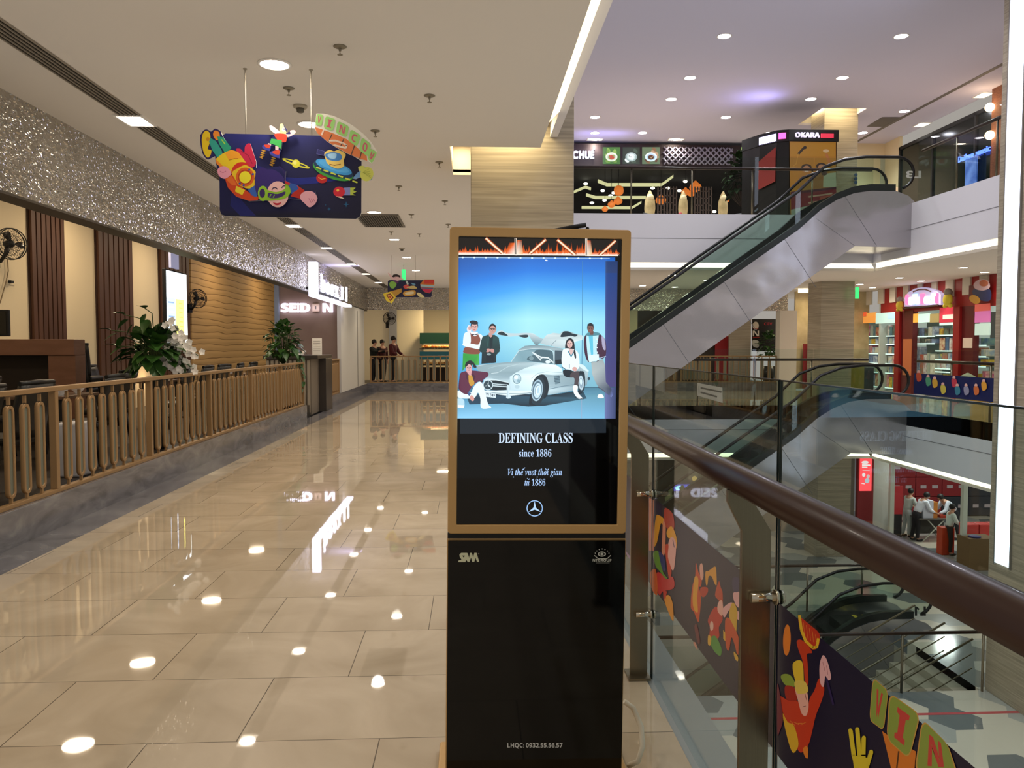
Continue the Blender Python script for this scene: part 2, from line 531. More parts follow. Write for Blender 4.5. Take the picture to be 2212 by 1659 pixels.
def hex_floor():
    """large white and grey hexagons"""
    m = bpy.data.materials.new('hexagon_floor'); m.use_nodes = True
    nt = m.node_tree; N = nt.nodes; L = nt.links; b = N['Principled BSDF']
    g = N.new('ShaderNodeNewGeometry'); sep = N.new('ShaderNodeSeparateXYZ'); L.new(g.outputs['Position'], sep.inputs[0])
    def mth(op, a, bb=None):
        n = N.new('ShaderNodeMath'); n.operation = op
        for i, q in enumerate((a, bb)):
            if q is None: continue
            if isinstance(q, (int, float)): n.inputs[i].default_value = q
            else: L.new(q, n.inputs[i])
        return n.outputs[0]
    S = 0.82
    x = mth('DIVIDE', mth('ADD', sep.outputs[0], 40.0), S); y = mth('DIVIDE', mth('ADD', sep.outputs[1], 40.0), S)
    r3 = math.sqrt(3)
    def cell(ox, oy):
        cx = mth('ADD', mth('MULTIPLY', mth('FLOOR', mth('DIVIDE', mth('SUBTRACT', x, ox), r3)), r3), ox + r3 / 2)
        cy_ = mth('ADD', mth('FLOOR', mth('SUBTRACT', y, oy)), oy + 0.5)
        dx = mth('SUBTRACT', x, cx); dy = mth('SUBTRACT', y, cy_)
        d = mth('ADD', mth('MULTIPLY', dx, dx), mth('MULTIPLY', dy, dy))
        return cx, cy_, d
    ax, ay, ad = cell(0, 0); bx, by, bd = cell(r3 / 2, 0.5)
    sel = mth('LESS_THAN', ad, bd)
    def mixv(a, bb):
        return mth('ADD', mth('MULTIPLY', a, sel), mth('MULTIPLY', bb, mth('SUBTRACT', 1.0, sel)))
    cmb = N.new('ShaderNodeCombineXYZ'); L.new(mixv(ax, bx), cmb.inputs[0]); L.new(mixv(ay, by), cmb.inputs[1])
    wn = N.new('ShaderNodeTexWhiteNoise'); L.new(cmb.outputs[0], wn.inputs['Vector'])
    r = N.new('ShaderNodeValToRGB'); r.color_ramp.interpolation = 'CONSTANT'; e = r.color_ramp.elements
    e[0].position = 0; e[0].color = col('#c9c1b0'); e[1].position = 0.4; e[1].color = col('#676d6f')
    q = e.new(0.68); q.color = col('#a3a49e')
    L.new(wn.outputs['Value'], r.inputs[0]); L.new(r.outputs[0], b.inputs['Base Color'])
    b.inputs['Roughness'].default_value = 0.12
    return m

M_FLOOR = tile_floor()
M_FASCIA = hammered()
M_TRAV = travertine()
M_MARBLE = grey_marble()
M_HEX = hex_floor()
M_CEIL = mat('painted_ceiling_warm', '#d8cfc2', 0.9, spec=0.2)
M_CEILC = mat('painted_ceiling_cool', '#c3bfd0', 0.9, spec=0.2)
M_WHITE = mat('white_fascia_paint', '#d3d1d6', 0.6)
M_CREAMW = mat('cream_wall', '#d9c6a0', 0.8)
M_STEEL = mat('brushed_steel', '#8d8371', 0.34, 1.0, bump=0.03, bscale=300, stretch=(1, 1, 0.01))
M_CHROME = mat('polished_steel', '#cfc8b8', 0.18, 1.0)
M_GOLD = mat('champagne_gold_metal', '#95754e', 0.45, 0.3)
M_WOODRAIL = mat('dark_mahogany_lacquer', '#24120c', 0.36, noise='#321a11', nscale=4, stretch=(1, 0.08, 1), coat=0.05)
M_BLACK = mat('black_gloss', '#050505', 0.08)
M_BLACKM = mat('black_matt', '#121212', 0.6)
M_DARK = mat('dark_brown_wood', '#33241b', 0.5, noise='#3f2c20', nscale=6, stretch=(1, 1, 0.15))
M_GLASS = glass('clear_balustrade_glass', '#eaf2ef')
M_GLASSE = glass('escalator_glass', '#ecf4f0')
M_GEDGE = mat('glass_edge_dark', '#14201d', 0.2)
M_CLAD = mat('satin_escalator_cladding', '#b3afb2', 0.24, 0.8, bump=1.0, bscale=0.5, stretch=(1, 1, 1.6), bdist=0.12)
M_RUBBER = mat('black_rubber', '#0c0c0d', 0.35)
M_LAMP = glow('lamp_diffuser', '#fff2dc', 40.0)
M_LAMPC = glow('lamp_diffuser_cool', '#f4f0ff', 32.0)
M_COVE = glow('cove_light', '#ffe9b8', 2.3)
M_COVEW = glow('cove_light_white', '#fff3d2', 2.6)
M_STRIP = glow('white_led_strip', '#dfe9ff', 5.0)
M_WLET = glow('lit_sign_letters', '#e6e4ff', 3.0)

H2 = 3.47      # ceiling of a storey
ST = 4.88      # storey height
YO = 20.5      # far edge of the void
YW = 27.3      # far shop front
XR = 10.28     # right edge of the void
XS = 14.0      # right shop front
XE = 0.80      # our edge of the void

# ================================================================ structure, our level
struct('floor_gallery', MB().box(-3.19, XE, -4, YO, -0.35, 0), M_FLOOR)
struct('floor_gallery_far', MB().box(-3.19, XS + 0.3, YO, YW, -0.35, 0), M_FLOOR)
struct('floor_gallery_right', MB().box(XR, XS + 0.3, 4, YO, -0.35, 0), M_FLOOR)
struct('trim_1', MB().box(-3.52, -3.19, -4, YW, -0.35, 0.0), M_MARBLE)
struct('trim_2', MB().box(-3.66, -3.52, 3.5, 17.32, -0.35, 0.285).box(-3.66, -3.52, 19.8, 27.3, -0.35, 0.285), M_MARBLE, bevel=0.004)
struct('trim_3', MB().box(-3.66, 10.75, 27.3, 27.44, -0.35, 0.285), M_MARBLE, bevel=0.004)
struct('floor_restaurant', MB().box(-7.4, -3.66, 3.5, 33, -0.1, 0.22), mat('dark_restaurant_floor', '#2a241f', 0.4))
struct('floor_restaurant_far', MB().box(-3.66, 10.75, 27.44, 33, -0.1, 0.22), mat('dark_restaurant_floor', '#2a241f', 0.4))
# corridor ceiling with the notch round the stone column
XC = 0.66
c = MB()
c.prism([(-3.6, -4), (XC, -4), (XC, 7.95), (-0.22, 7.95), (-0.22, 9.25), (XC, 9.25), (XC, YO + 0.12), (XR + 0.12, YO + 0.12),
         (XR + 0.12, 3), (XS + 0.3, 3), (XS + 0.3, 33), (-3.6, 33)], 'z', H2, H2 + 0.06)
struct('ceiling', c, M_CEIL)
struct('ceiling_restaurant', MB().box(-7.4, -3.6, 3, 33, 4.2, 4.26), mat('restaurant_ceiling', '#b59a72', 0.9))
# slab edge above us
struct('trim_4', MB().box(0.785, 0.86, -4, YO + 0.1, 3.66, ST), M_WHITE)
struct('ceiling_cove', MB().add([(XC, -4, 3.53), (XC, 7.4, 3.53), (0.785, 7.4, 3.66), (0.785, -4, 3.66)], [(0, 1, 2, 3)])
       .add([(XC, 9.25, 3.53), (XC, YO, 3.53), (0.785, YO, 3.66), (0.785, 9.25, 3.66)], [(0, 1, 2, 3)]), M_COVE)
struct('ceiling_cove_top', MB().box(-0.5, 0.785, 7.6, 9.4, 3.80, 3.84).box(-0.26, -0.22, 7.95, 9.25, 3.5, 3.8).box(-0.22, XC, 9.25, 9.29, 3.5, 3.8), M_CEIL)
lamp('column_cove_lamp', 'AREA', (-0.12, 8.6, 3.78), 22, (1, .84, .5), 0.12, size_y=1.0)
lamp('column_cove_lamp', 'AREA', (0.35, 8.1, 3.78), 16, (1, .84, .5), 0.7, size_y=0.12)
lamp('column_cove_lamp', 'AREA', (10.25, 24.2, 8.7), 45, (1, .84, .5), 0.12, size_y=1.2)
lamp('column_cove_lamp', 'AREA', (10.8, 23.45, 8.7), 45, (1, .84, .5), 1.0, size_y=0.12)
struct('trim_5', MB().box(-0.215, -0.03, 8.0, 8.55, 3.74, 3.75), M_COVE)
# stone columns
struct('wall_column_near', MB().box(-0.02, 1.03, 8.3, 9.15, -ST, 8.4), M_TRAV, bevel=0.01)
struct('wall_column_far', MB().box(10.42, 11.45, 23.9, 24.85, -ST, 8.7), M_TRAV, bevel=0.01)
struct('wall_column_right', MB().box(9.55, 10.6, 13.2, 14.43, -ST, 8.4), M_TRAV, bevel=0.01)

# metallic fascias
struct('wall_fascia_left', MB().box(-3.62, -3.52, 2.5, YW, 2.71, H2).box(-3.62, -3.60, 2.5, YW, H2, 4.2), M_FASCIA)
struct('wall_fascia_far', MB().box(-3.62, 10.75, YW, YW + 0.1, 2.73, H2), M_FASCIA)
struct('trim_6', MB().box(-3.72, -3.52, 2.5, YW, 2.69, 2.71), mat('dark_fascia_soffit', '#4e453a', 0.5, 0.4))

# ================================================================ slabs round the void
def ring(z, tag_):
    """white slab edge with a warm lit cove under it, far side and right side"""
    zb = z + 3.66 - ST
    struct('wall_slab_edge_' + tag_, MB().box(0.8, XR, YO, YO + 0.09, zb, z), M_WHITE)
    struct('wall_slab_edge_right_' + tag_, MB().box(XR, XR + 0.09, 3, YO, zb, z), M_WHITE)
    struct('trim_7' if tag_ == 'upper' else 'trim_8', MB()
           .add([(0.8, YO + 0.09, zb), (XR, YO + 0.09, zb), (XR + .1, YO + 0.13, zb - 0.12), (0.8, YO + 0.13, zb - 0.12)], [(0, 1, 2, 3)])
           .add([(XR + 0.09, YO, zb), (XR + 0.09, 3, zb), (XR + 0.13, 3, zb - 0.12), (XR + 0.13, YO + .1, zb - 0.12)], [(0, 1, 2, 3)]), M_COVEW)
    struct('trim_9' if tag_ == 'upper' else 'trim_10', MB().box(0.8, XR, YO - 0.005, YO, zb + 0.60, zb + 0.612)
           .box(XR - 0.005, XR, 3, YO, zb + 0.60, zb + 0.612), mat('shadow_gap', '#77757a', 0.8))
ring(ST, 'upper'); ring(0, 'lower')
# upper storey
struct('floor_upper', MB().box(0.8, XS + 3, YO + 0.09, 34, ST - 0.3, ST).box(XR + 0.09, XS + 3, 3, YO + 0.09, ST - 0.3, ST).box(-3.6, 0.785, -4, 34, ST - 0.3, ST), M_FLOOR)
c = MB().prism([(-3.6, -4), (XS + 0.1, -4), (XS + 0.1, 23.3), (11.4, 23.3), (10.1, 23.3), (10.1, 25.1), (11.4, 25.1), (11.4, 23.3001), (XS + 0.1, 23.3001), (XS + 0.1, 34), (-3.6, 34)], 'z', 8.4, 8.46)
struct('ceiling_upper', c, M_CEILC)
struct('ceiling_upper_cove', MB().box(9.9, 11.6, 23.1, 25.3, 8.72, 8.76).box(10.06, 10.1, 23.3, 25.1, 8.46, 8.72)
       .box(11.4, 11.44, 23.3, 25.1, 8.46, 8.72).box(10.1, 11.4, 25.1, 25.14, 8.46, 8.72), M_CEIL)
struct('trim_11', MB().box(10.12, 10.3, 23.4, 25.0, 8.66, 8.67).box(11.46 - 0.1, 11.39, 23.4, 25.0, 8.66, 8.67), M_COVE)
# lower storey
struct('ceiling_lower', MB().box(-3.6, XS + 9, YO + 0.13, 34, H2 - ST, H2 - ST + 0.06).box(XR + 0.13, XS + 9, 3, YO + 0.13, H2 - ST, H2 - ST + 0.06)
       .box(-3.6, 0.7, -4, YO + 0.13, H2 - ST, H2 - ST + 0.06), M_CEIL)
struct('trim_12', MB().box(0.8, 0.86, -4, YO, -0.9, -0.02), M_WHITE)
struct('trim_13', MB().box(0.8, 0.99, -4, YO, -0.03, -0.01), mat('grey_edge_trim', '#8d8f8c', 0.4, 0.3))
c = MB()
c.box(-8, XS + 9, -4, 14.4, -ST - 0.3, -ST).box(-8, 1.6, 14.4, 19.0, -ST - 0.3, -ST).box(9.45, XS + 9, 14.4, 19.0, -ST - 0.3, -ST).box(-8, XS + 9, 19.0, 34, -ST - 0.3, -ST)
struct('floor_lower', c, M_HEX)
struct('floor_basement', MB().box(-2, 14, 10, 24, -2 * ST - 0.2, -2 * ST), mat('basement_floor', '#8a857c', 0.3))
struct('wall_basement', MB().box(1.5, 9.5, 19.0, 19.1, -2 * ST, -ST - .3).box(9.45, 9.55, 14.4, 19, -2 * ST, -ST - .3), mat('basement_wall', '#a49d90', 0.7))
struct('trim_14', MB().box(-2, 9.55, 13.45, 13.53, -ST, -ST + 0.003), mat('red_floor_tape', '#b5444a', 0.5))
# far boundary walls of the hall
struct('wall_far_upper', MB().box(-3.6, 2.0, YW, YW + 0.1, ST, 8.46), mat('dark_shopfront_wall', '#2a2226', 0.6))
struct('wall_far_corridor', MB().box(-3.7, 11, 33, 33.1, 0, H2), M_CREAMW)
# ================================================================ ceiling fittings over the corridor
def downlight(r, name='recessed_downlight', lampm=None):
    t = thing(name, 'x', 'light')
    MB().lathe([(r * 1.18, 0.0), (r * 1.2, -0.006), (r * 1.02, -0.010), (r, -0.004)], n=28, cap=False).build('trim_ring', mat('white_lamp_trim', '#e8e2d8', 0.5), t)
    MB().lathe([(r, -0.003), (r * 0.999, -0.002)], n=28).build('diffuser', lampm or M_LAMP, t)
    return t
dl0 = downlight(0.095)
rows = [(-1.35, 5.70, 'nearest round downlight, above the big blue hanging board'),
        (-1.41, 7.21, 'round downlight half hidden behind the curved top of the big hanging board'),
        (-1.42, 8.75, 'round downlight hidden behind the big blue hanging board'),
        (-1.42, 11.86, 'round downlight just in front of the square ceiling vent'),
        (-1.42, 14.88, 'first round downlight beyond the square ceiling vent'),
        (-1.44, 17.90, 'round downlight above the small far hanging board, second beyond the vent'),
        (-1.46, 21.0, 'round downlight beyond the small hanging board'),
        (-1.46, 24.2, 'farthest round downlight of the corridor row')]
for i, (x, y, lb) in enumerate(rows):
    o = dl0 if i == 0 else copy_tree(dl0)
    o.location = (x, y, H2); o['label'] = lb; o['group'] = 'corridor ceiling downlights'
    lamp('downlight_beam', 'SPOT', (x, y, H2 - 0.03), 78, NEUT, 0.09, spot=R(150), blend=0.9)
for y in (2.6, -0.4):
    lamp('downlight_beam', 'SPOT', (-1.35, y, H2 - 0.03), 78, NEUT, 0.09, spot=R(150), blend=0.9)
# linear slot with square spots
M_SLOT = mat('slot_black', '#17130e', 0.7)
sp_y = [7.15, 10.2, 13.24, 16.2, 19.4, 22.0, 25.0]
t = thing('linear_air_slot', 'long black slotted air grille along the left side of the corridor ceiling', 'ceiling grille', (-2.85, 5, H2))
ys = [-1.0] + sp_y + [27.2]
for i in range(len(ys) - 1):
    a = ys[i] + (0.17 if i else 0); b = ys[i + 1] - (0.17 if i < len(ys) - 2 else 0)
    mb = MB()
    mb.box(-2.935, -2.765, a, b, H2 - 0.004, H2 - 0.002)
    g = mb.build('slot_backing', M_SLOT, t)
    mb = MB()
    for k in range(6): mb.box(-2.94 + k * 0.034, -2.934 + k * 0.034 + 0.004, a, b, H2 - 0.012, H2 - 0.003)
    mb.build('slat', mat('grille_slat', '#8d8272', 0.5), t)
sp0 = None
where = ['beside the left edge of the big hanging board', 'hidden behind the big hanging board', 'just below the big hanging board',
         'before the lit bracket sign', 'above the lit bracket sign', 'past the lit bracket sign', 'farthest, near the far fascia']
for i, y in enumerate(sp_y):
    if sp0 is None:
        sp0 = thing('square_spotlight', 'x', 'light')
        mb = MB().box(-.12, .12, -.17, -.15, -.015, .0).box(-.12, .12, .15, .17, -.015, 0).box(-.12, -.10, -.15, .15, -.015, 0).box(.10, .12, -.15, .15, -.015, 0)
        mb.build('housing', mat('white_lamp_trim'), sp0)
        MB().lathe([(0.095, -0.006), (0.094, -0.004)], n=20).build('diffuser', M_LAMP, sp0)
        MB().box(-.10, .10, -.15, .15, -.004, -.001).build('reflector', mat('glowing_reflector', '#d9d4c8', 0.3, 0.6, emit='#fff0d8', estr=2.2), sp0)  # reflector glows by its own emission, imitating lamplight caught in it
        o = sp0
    else: o = copy_tree(sp0)
    o.location = (-2.87, y, H2); o['group'] = 'square spots in the ceiling slot'
    o['label'] = 'square recessed spotlight in the air slot, ' + where[i]
    lamp('slot_spot_beam', 'SPOT', (-2.87, y, H2 - 0.03), 100, (1, .88, .7), 0.07, spot=R(125), blend=0.8, rot=(0, R(-12), 0))
lamp('slot_spot_beam', 'SPOT', (-2.87, 4.1, H2 - 0.03), 100, (1, .88, .7), 0.07, spot=R(125), blend=0.8, rot=(0, R(-12), 0))
# vent
t = thing('ceiling_vent', 'square black louvred ceiling vent behind the big hanging board', 'vent', (-1.4, 12.65, H2))
MB().box(-1.7, -1.12, 12.08, 13.22, H2 - 0.005, H2 - 0.002).build('backing', M_SLOT, t)
MB().box(-1.73, -1.70, 12.05, 13.25, H2 - 0.02, H2).box(-1.12, -1.09, 12.05, 13.25, H2 - 0.02, H2).box(-1.70, -1.12, 12.05, 12.08, H2 - 0.02, H2).box(-1.7, -1.12, 13.22, 13.25, H2 - 0.02, H2).build('frame', mat('vent_grey', '#6b6459', 0.5), t)
mb = MB()
for k in range(16): mb.box(-1.69 + k * 0.036, -1.68 + k * 0.036, 12.08, 13.22, H2 - 0.016, H2 - 0.006)
mb.build('slat', mat('vent_grey'), t)
# sprinklers and detectors
sk0 = thing('ceiling_sprinkler', 'x', 'sprinkler')
MB().lathe([(0.052, 0), (0.054, -0.004), (0.04, -0.010), (0.02, -0.012)], n=16).build('rosette', mat('dull_brass', '#8a806c', 0.5, 0.3), sk0)
MB().lathe([(0.012, -0.01), (0.010, -0.03), (0.004, -0.034), (0.004, -0.05), (0.022, -0.052), (0.022, -0.055)], n=10).build('nozzle', mat('dull_brass'), sk0)
sk = [(-0.85, 5.35, 'nearest ceiling sprinkler, right of the nearest downlight'), (-1.37, 6.22, 'hanging sprinkler just above the smoke detector'),
      (-0.33, 6.35, 'ceiling sprinkler midway between the big board and the cove light'), (-0.87, 7.40, 'ceiling sprinkler right of the curved top of the big board'),
      (-0.35, 8.62, 'ceiling sprinkler left of the lit notch of the stone column'), (-0.89, 9.93, 'ceiling sprinkler right of the lower half of the big board'),
      (-0.37, 10.91, 'ceiling sprinkler below the lit notch, left of the stone column'), (-0.90, 12.05, 'ceiling sprinkler right of the vent, level with it'),
      (-0.39, 12.98, 'ceiling sprinkler close above the top left corner of the display totem'), (-0.92, 14.12, 'ceiling sprinkler right of the first downlight beyond the vent'),
      (-1.38, 13.9, 'small sprinkler hanging just beyond the vent')]
for i, (x, y, lb) in enumerate(sk):
    o = sk0 if i == 0 else copy_tree(sk0)
    o.location = (x, y, H2); o.scale = (.8, .8, 1); o['label'] = lb; o['group'] = 'sprinklers in the corridor ceiling'
def detector(loc, lb, g):
    t = thing('smoke_detector', lb, 'smoke detector', loc, g)
    MB().lathe([(0.055, 0), (0.055, -0.015), (0.045, -0.022)], c=loc, n=20).build('base', mat('detector_beige', '#a59a86', 0.6), t)
    MB().lathe([(0.032, -0.022), (0.028, -0.05), (0.02, -0.055)], c=loc, n=16).build('sensor', mat('detector_grey', '#5f584c', 0.6), t)
detector((-1.38, 6.67, H2), 'round smoke detector on the ceiling just above the big hanging board', None)
detector((-1.40, 16.2, H2), 'small smoke detector between two far downlights', None)

# ================================================================ left side: restaurant behind the slatted gold fence
M_INLAY = mat('grey_green_inlay', '#67695a', 0.5)
def capsule(cx, zb, zt, w, n=9):
    r = w / 2; pts = []
    for k in range(n): t = math.pi * k / (n - 1); pts.append((cx + r * math.cos(t), zt - r + r * math.sin(t)))
    for k in range(n): t = math.pi + math.pi * k / (n - 1); pts.append((cx + r * math.cos(t), zb + r + r * math.sin(t)))
    return pts
def baluster_proto(along):
    """pill shaped picket: gold rim, grey-green infill, short stems. along = axis of the fence"""
    h0, h1 = 0.075, 0.80
    out = capsule(0, h0, h1, 0.105); inn = capsule(0, h0 + 0.024, h1 - 0.024, 0.062); n = len(out)
    mb = MB()
    def pt(p, d): return (d, p[0], p[1]) if along == 'y' else (p[0], d, p[1])
    for d in (-0.016, 0.016):
        b = [pt(p, d) for p in out] + [pt(p, d) for p in inn]
        mb.add(b, [(i, (i + 1) % n, n + (i + 1) % n, n + i) for i in range(n)])
    for loop in (out, inn):
        b = [pt(p, -0.016) for p in loop] + [pt(p, 0.016) for p in loop]
        mb.add(b, [(i, (i + 1) % n, n + (i + 1) % n, n + i) for i in range(n)], 0, True)
    mb.cbox((0, 0, (h1 + 0.85) / 2 + 0.01), (0.022, 0.022, 0.86 - h1)); mb.cbox((0, 0, h0 / 2 + 0.015), (0.022, 0.022, h0 - 0.02))
    infill = MB().prism(inn, 'x' if along == 'y' else 'y', -0.006, 0.006)
    return mb, infill
def fence(name, label, base, length, along, posts, rail_h=0.91, n_between=8, ang=None, post_w=0.055):
    root = thing(name, label, 'fence', base)
    B = Vector(base)
    def L(a, w0, w1, z0, z1, a1=None):
        a1 = a if a1 is None else a1
        return (B.x + w0, B.x + w1, B.y + a, B.y + a1, B.z + z0, B.z + z1) if along == 'y' else (B.x + a, B.x + a1, B.y + w0, B.y + w1, B.z + z0, B.z + z1)
    MB().box(*L(0, -0.035, 0.035, rail_h - 0.04, rail_h, length)).build('top_rail', M_GOLD, root, bevel=0.006)
    MB().box(*L(0, -0.03, 0.03, 0.0, 0.035, length)).build('bottom_rail', M_GOLD, root, bevel=0.004)
    for a in posts: MB().box(*L(a - post_w / 2, -0.03, 0.03, 0.035, rail_h - 0.04, a + post_w / 2)).build('post', M_GOLD, root, bevel=0.004)
    mb, inf = baluster_proto(along)
    proto = mb.build('baluster', M_GOLD, root); proto.location = (0, 0, 0)
    # the proto meshes are centred on the fence root
    proto.data.transform(Matrix.Translation(wloc(root)))
    pin = inf.build('inlay', M_INLAY, proto); pin.data.transform(Matrix.Translation(wloc(root)))
    first = True; cnt = 0
    for i in range(len(posts) - 1):
        a0, a1 = posts[i], posts[i + 1]
        for k in range(n_between):
            a = a0 + (a1 - a0) * (k + 1) / (n_between + 1)
            off = Vector((0, a, 0)) if along == 'y' else Vector((a, 0, 0))
            if first: proto.location = off; first = False
            else:
                c = proto.copy(); COL.objects.link(c); c.location = off
                q = pin.copy(); COL.objects.link(q); q.parent = c
    return root
fence('slatted_fence', 'long gold metal fence with pill-shaped grey pickets along the left side of the corridor', (-3.59, 5.05, 0.285),
      12.22, 'y', [0.03, 2.05, 4.10, 6.15, 8.20, 10.20, 12.19], 0.915)
fence('slatted_fence', 'short gold fence section between the reception counter and the white wall', (-3.59, 20.1, 0.285), 1.72, 'y', [0.03, 1.69], 0.915, 10)
fence('slatted_fence', 'gold picket fence across the far end of the corridor', (-3.45, 27.37, 0.285), 7.2, 'x', [0.02, 2.35, 4.7, 7.15], 0.915, 10, post_w=0.05)
fence('slatted_fence', 'gold picket fence beyond the void, behind the glass railing with dark handrail', (5.0, 27.37, 0.285), 5.45, 'x', [0.02, 2.1, 3.1, 5.42], 0.915, 8, post_w=0.05)

# back wall of the restaurant with slatted wood panels and the wave wall
struct('wall_restaurant_left', MB().box(-7.3, -7.2, 3, 33, 0, 4.2), M_CREAMW)
def slat_panel(y0, y1, label):
    t = thing('slatted_wall_panel', label, 'wall panel', (-7.2, (y0 + y1) / 2, 0.22))
    MB().box(-7.2, -7.17, y0, y1, 0.22, 4.19).build('backing', mat('panel_shadow_wood', '#2c160c', 0.6), t)
    n = 7; w = (y1 - y0) / n
    for k in range(n):
        MB().box(-7.17, -7.13, y0 + w * (k + 0.12), y0 + w * (k + 0.88), 0.22, 4.19).build('slat', mat('walnut_slat', '#432717', 0.6, noise='#50301e', nscale=5, stretch=(1, 1, .2)), t)
slat_panel(13.55, 14.64, 'leftmost dark brown slatted panel on the cream restaurant wall')
slat_panel(15.89, 17.48, 'middle dark brown slatted panel on the cream restaurant wall')
slat_panel(19.0, 20.9, 'slatted brown panel behind the lit menu screen')
wave = MB().box(-7.2, -7.12, 20.95, 33, 0.22, 4.19)
m = mat('wavy_relief_panel', '#b8925c', 0.7)
nt = m.node_tree; g = nt.nodes.new('ShaderNodeNewGeometry'); mp = nt.nodes.new('ShaderNodeMapping'); mp.inputs['Scale'].default_value = (0, 0.30, 1.45)
nt.links.new(g.outputs['Position'], mp.inputs[0])
wv = nt.nodes.new('ShaderNodeTexWave'); wv.wave_type = 'BANDS'; wv.bands_direction = 'Z'; wv.inputs['Scale'].default_value = 1.25
wv.inputs['Distortion'].default_value = 3.2; wv.inputs['Detail'].default_value = 1.0; wv.inputs['Detail Scale'].default_value = 1.6
nt.links.new(mp.outputs[0], wv.inputs['Vector'])
r_ = nt.nodes.new('ShaderNodeValToRGB'); r_.color_ramp.elements[0].position = 0.0; r_.color_ramp.elements[0].color = col('#7a5830')
r_.color_ramp.elements[1].position = 0.07; r_.color_ramp.elements[1].color = col('#b8925c')
nt.links.new(wv.outputs['Fac'], r_.inputs[0]); nt.links.new(r_.outputs[0], nt.nodes['Principled BSDF'].inputs['Base Color'])
bn = nt.nodes.new('ShaderNodeBump'); bn.inputs['Distance'].default_value = 0.02; bn.inputs['Strength'].default_value = 0.25
nt.links.new(wv.outputs['Fac'], bn.inputs['Height']); nt.links.new(bn.outputs[0], nt.nodes['Principled BSDF'].inputs['Normal'])
tag(wave.build('wavy_wall_panel', m), 'ochre wall panel carved with long wavy lines behind the restaurant tables', 'wall panel')
for (x, y, z, p) in [(-5.6, 8, 4.1, 45), (-5.6, 11.5, 4.1, 48), (-5.9, 14.5, 4.1, 75), (-5.8, 18, 4.1, 72), (-6.0, 22.5, 4.1, 55), (-6.0, 27, 4.1, 50)]:
    lamp('restaurant_lamp', 'AREA', (x, y, z), p, (1, .80, .56), 0.4)
# low warm glow behind the counter
lamp('counter_lamp', 'POINT', (-6.5, 12.9, 0.9), 9, (1, .62, .3), 0.06)
lamp('table_lamp', 'POINT', (-6.9, 18.0, 0.8), 9, (1, .7, .4), 0.06)

# bar counter
t = thing('bar_counter', 'brown wooden counter with raised shelf at the far left of the restaurant', 'counter', (-6.1, 11.1, 0.22))
MB().box(-7.1, -5.2, 10.85, 11.15, 1.42, 1.63).build('top_shelf', mat('oak_veneer', '#6b4630', 0.45, noise='#77503a', nscale=3, stretch=(1, 1, 4)), t, bevel=0.01)
MB().box(-5.55, -5.2, 10.87, 11.15, 0.22, 1.42).build('side_panel', mat('oak_veneer'), t, bevel=0.006)
MB().box(-7.1, -5.55, 11.05, 11.15, 0.22, 1.42).build('back_panel', mat('dark_recess', '#1b1008', 0.7), t)
t = thing('small_television', 'small black television standing on the brown bar counter', 'television', (-6.5, 11.3, 1.63))
MB().box(-6.98, -6.12, 11.02, 11.07, 1.67, 2.02).build('casing', M_BLACKM, t, bevel=0.01)
MB().box(-6.95, -6.15, 11.015, 11.021, 1.70, 1.99).build('screen', mat('dead_screen', '#0e0d0c', 0.1), t)
MB().box(-6.75, -6.35, 10.95, 11.14, 1.63, 1.64).box(-6.6, -6.5, 11.03, 11.06, 1.64, 1.68).build('stand', M_BLACKM, t)

def wall_fan(loc, rotz, label, s=1.0):
    """black wall fan: bracket, motor, cage with rings and spokes, three blades (facing -Y before rotation)"""
    t = thing('wall_fan', label, 'fan', loc, 'wall fans')
    t.rotation_euler = (0, 0, rotz); M = M_BLACKM
    sv = wloc(t); t.location = (0, 0, 0)
    MB().box(-0.05, 0.05, 0.28, 0.34, -0.34, -0.12).tube([(0, 0.30, -0.24), (0, 0.2, -0.25), (0, 0.1, -0.16), (0, 0.06, -0.05)], 0.025, 8).build('wall_bracket', M, t)
    MB().lathe([(0.001, -0.09), (0.05, -0.07), (0.06, 0), (0.05, 0.06), (0.001, 0.08)], n=14).build('motor', M, t)
    kids(t)[-1].data.transform(Matrix.Rotation(R(90), 4, 'X'))
    cage = MB()
    for rr, yy in ((0.23, -0.02), (0.225, -0.08), (0.17, -0.115), (0.11, -0.13), (0.05, -0.135), (0.17, 0.03), (0.10, 0.05)):
        cage.tube([(rr * math.cos(a), yy, rr * math.sin(a)) for a in [2 * math.pi * k / 28 for k in range(28)]], 0.004 if rr < .2 else 0.008, 5, True)
    for k in range(28):
        a = 2 * math.pi * k / 28; ca, sa = math.cos(a), math.sin(a)
        cage.tube([(0.05 * ca, -0.135, 0.05 * sa), (0.15 * ca, -0.12, 0.15 * sa), (0.225 * ca, -0.08, 0.225 * sa), (0.23 * ca, -0.02, 0.23 * sa), (0.17 * ca, .03, .17 * sa), (0.06 * ca, 0.055, 0.06 * sa)], 0.0022, 4)
    cage.build('cage', M, t)
    for k in range(3):
        a0 = 2 * math.pi * k / 3; b = MB(); vs = []
        for q in range(6):
            rr = 0.04 + 0.15 * q / 5; w = 0.45 + 0.25 * math.sin(math.pi * q / 5)
            for sgn in (-1, 1):
                a = a0 + sgn * w * 0.5; vs.append((rr * math.cos(a), -0.05 + sgn * 0.02, rr * math.sin(a)))
        b.add(vs, [(2 * q, 2 * q + 1, 2 * q + 3, 2 * q + 2) for q in range(5)], 0, True)
        o = b.build('blade', mat('smoked_fan_blade', '#2a2622', 0.3), t)
        md = o.modifiers.new('solid', 'SOLIDIFY'); md.thickness = 0.004
    t.location = sv; t.scale = (s, s, s)
    return t
wall_fan(P(20, 527, X=-6.86), R(65), 'black wall fan high on the cream wall at the far left edge')
wall_fan(P(425, 645, X=-6.80), R(50), 'black wall fan on the ochre wavy wall beside the menu screen', 1.0)
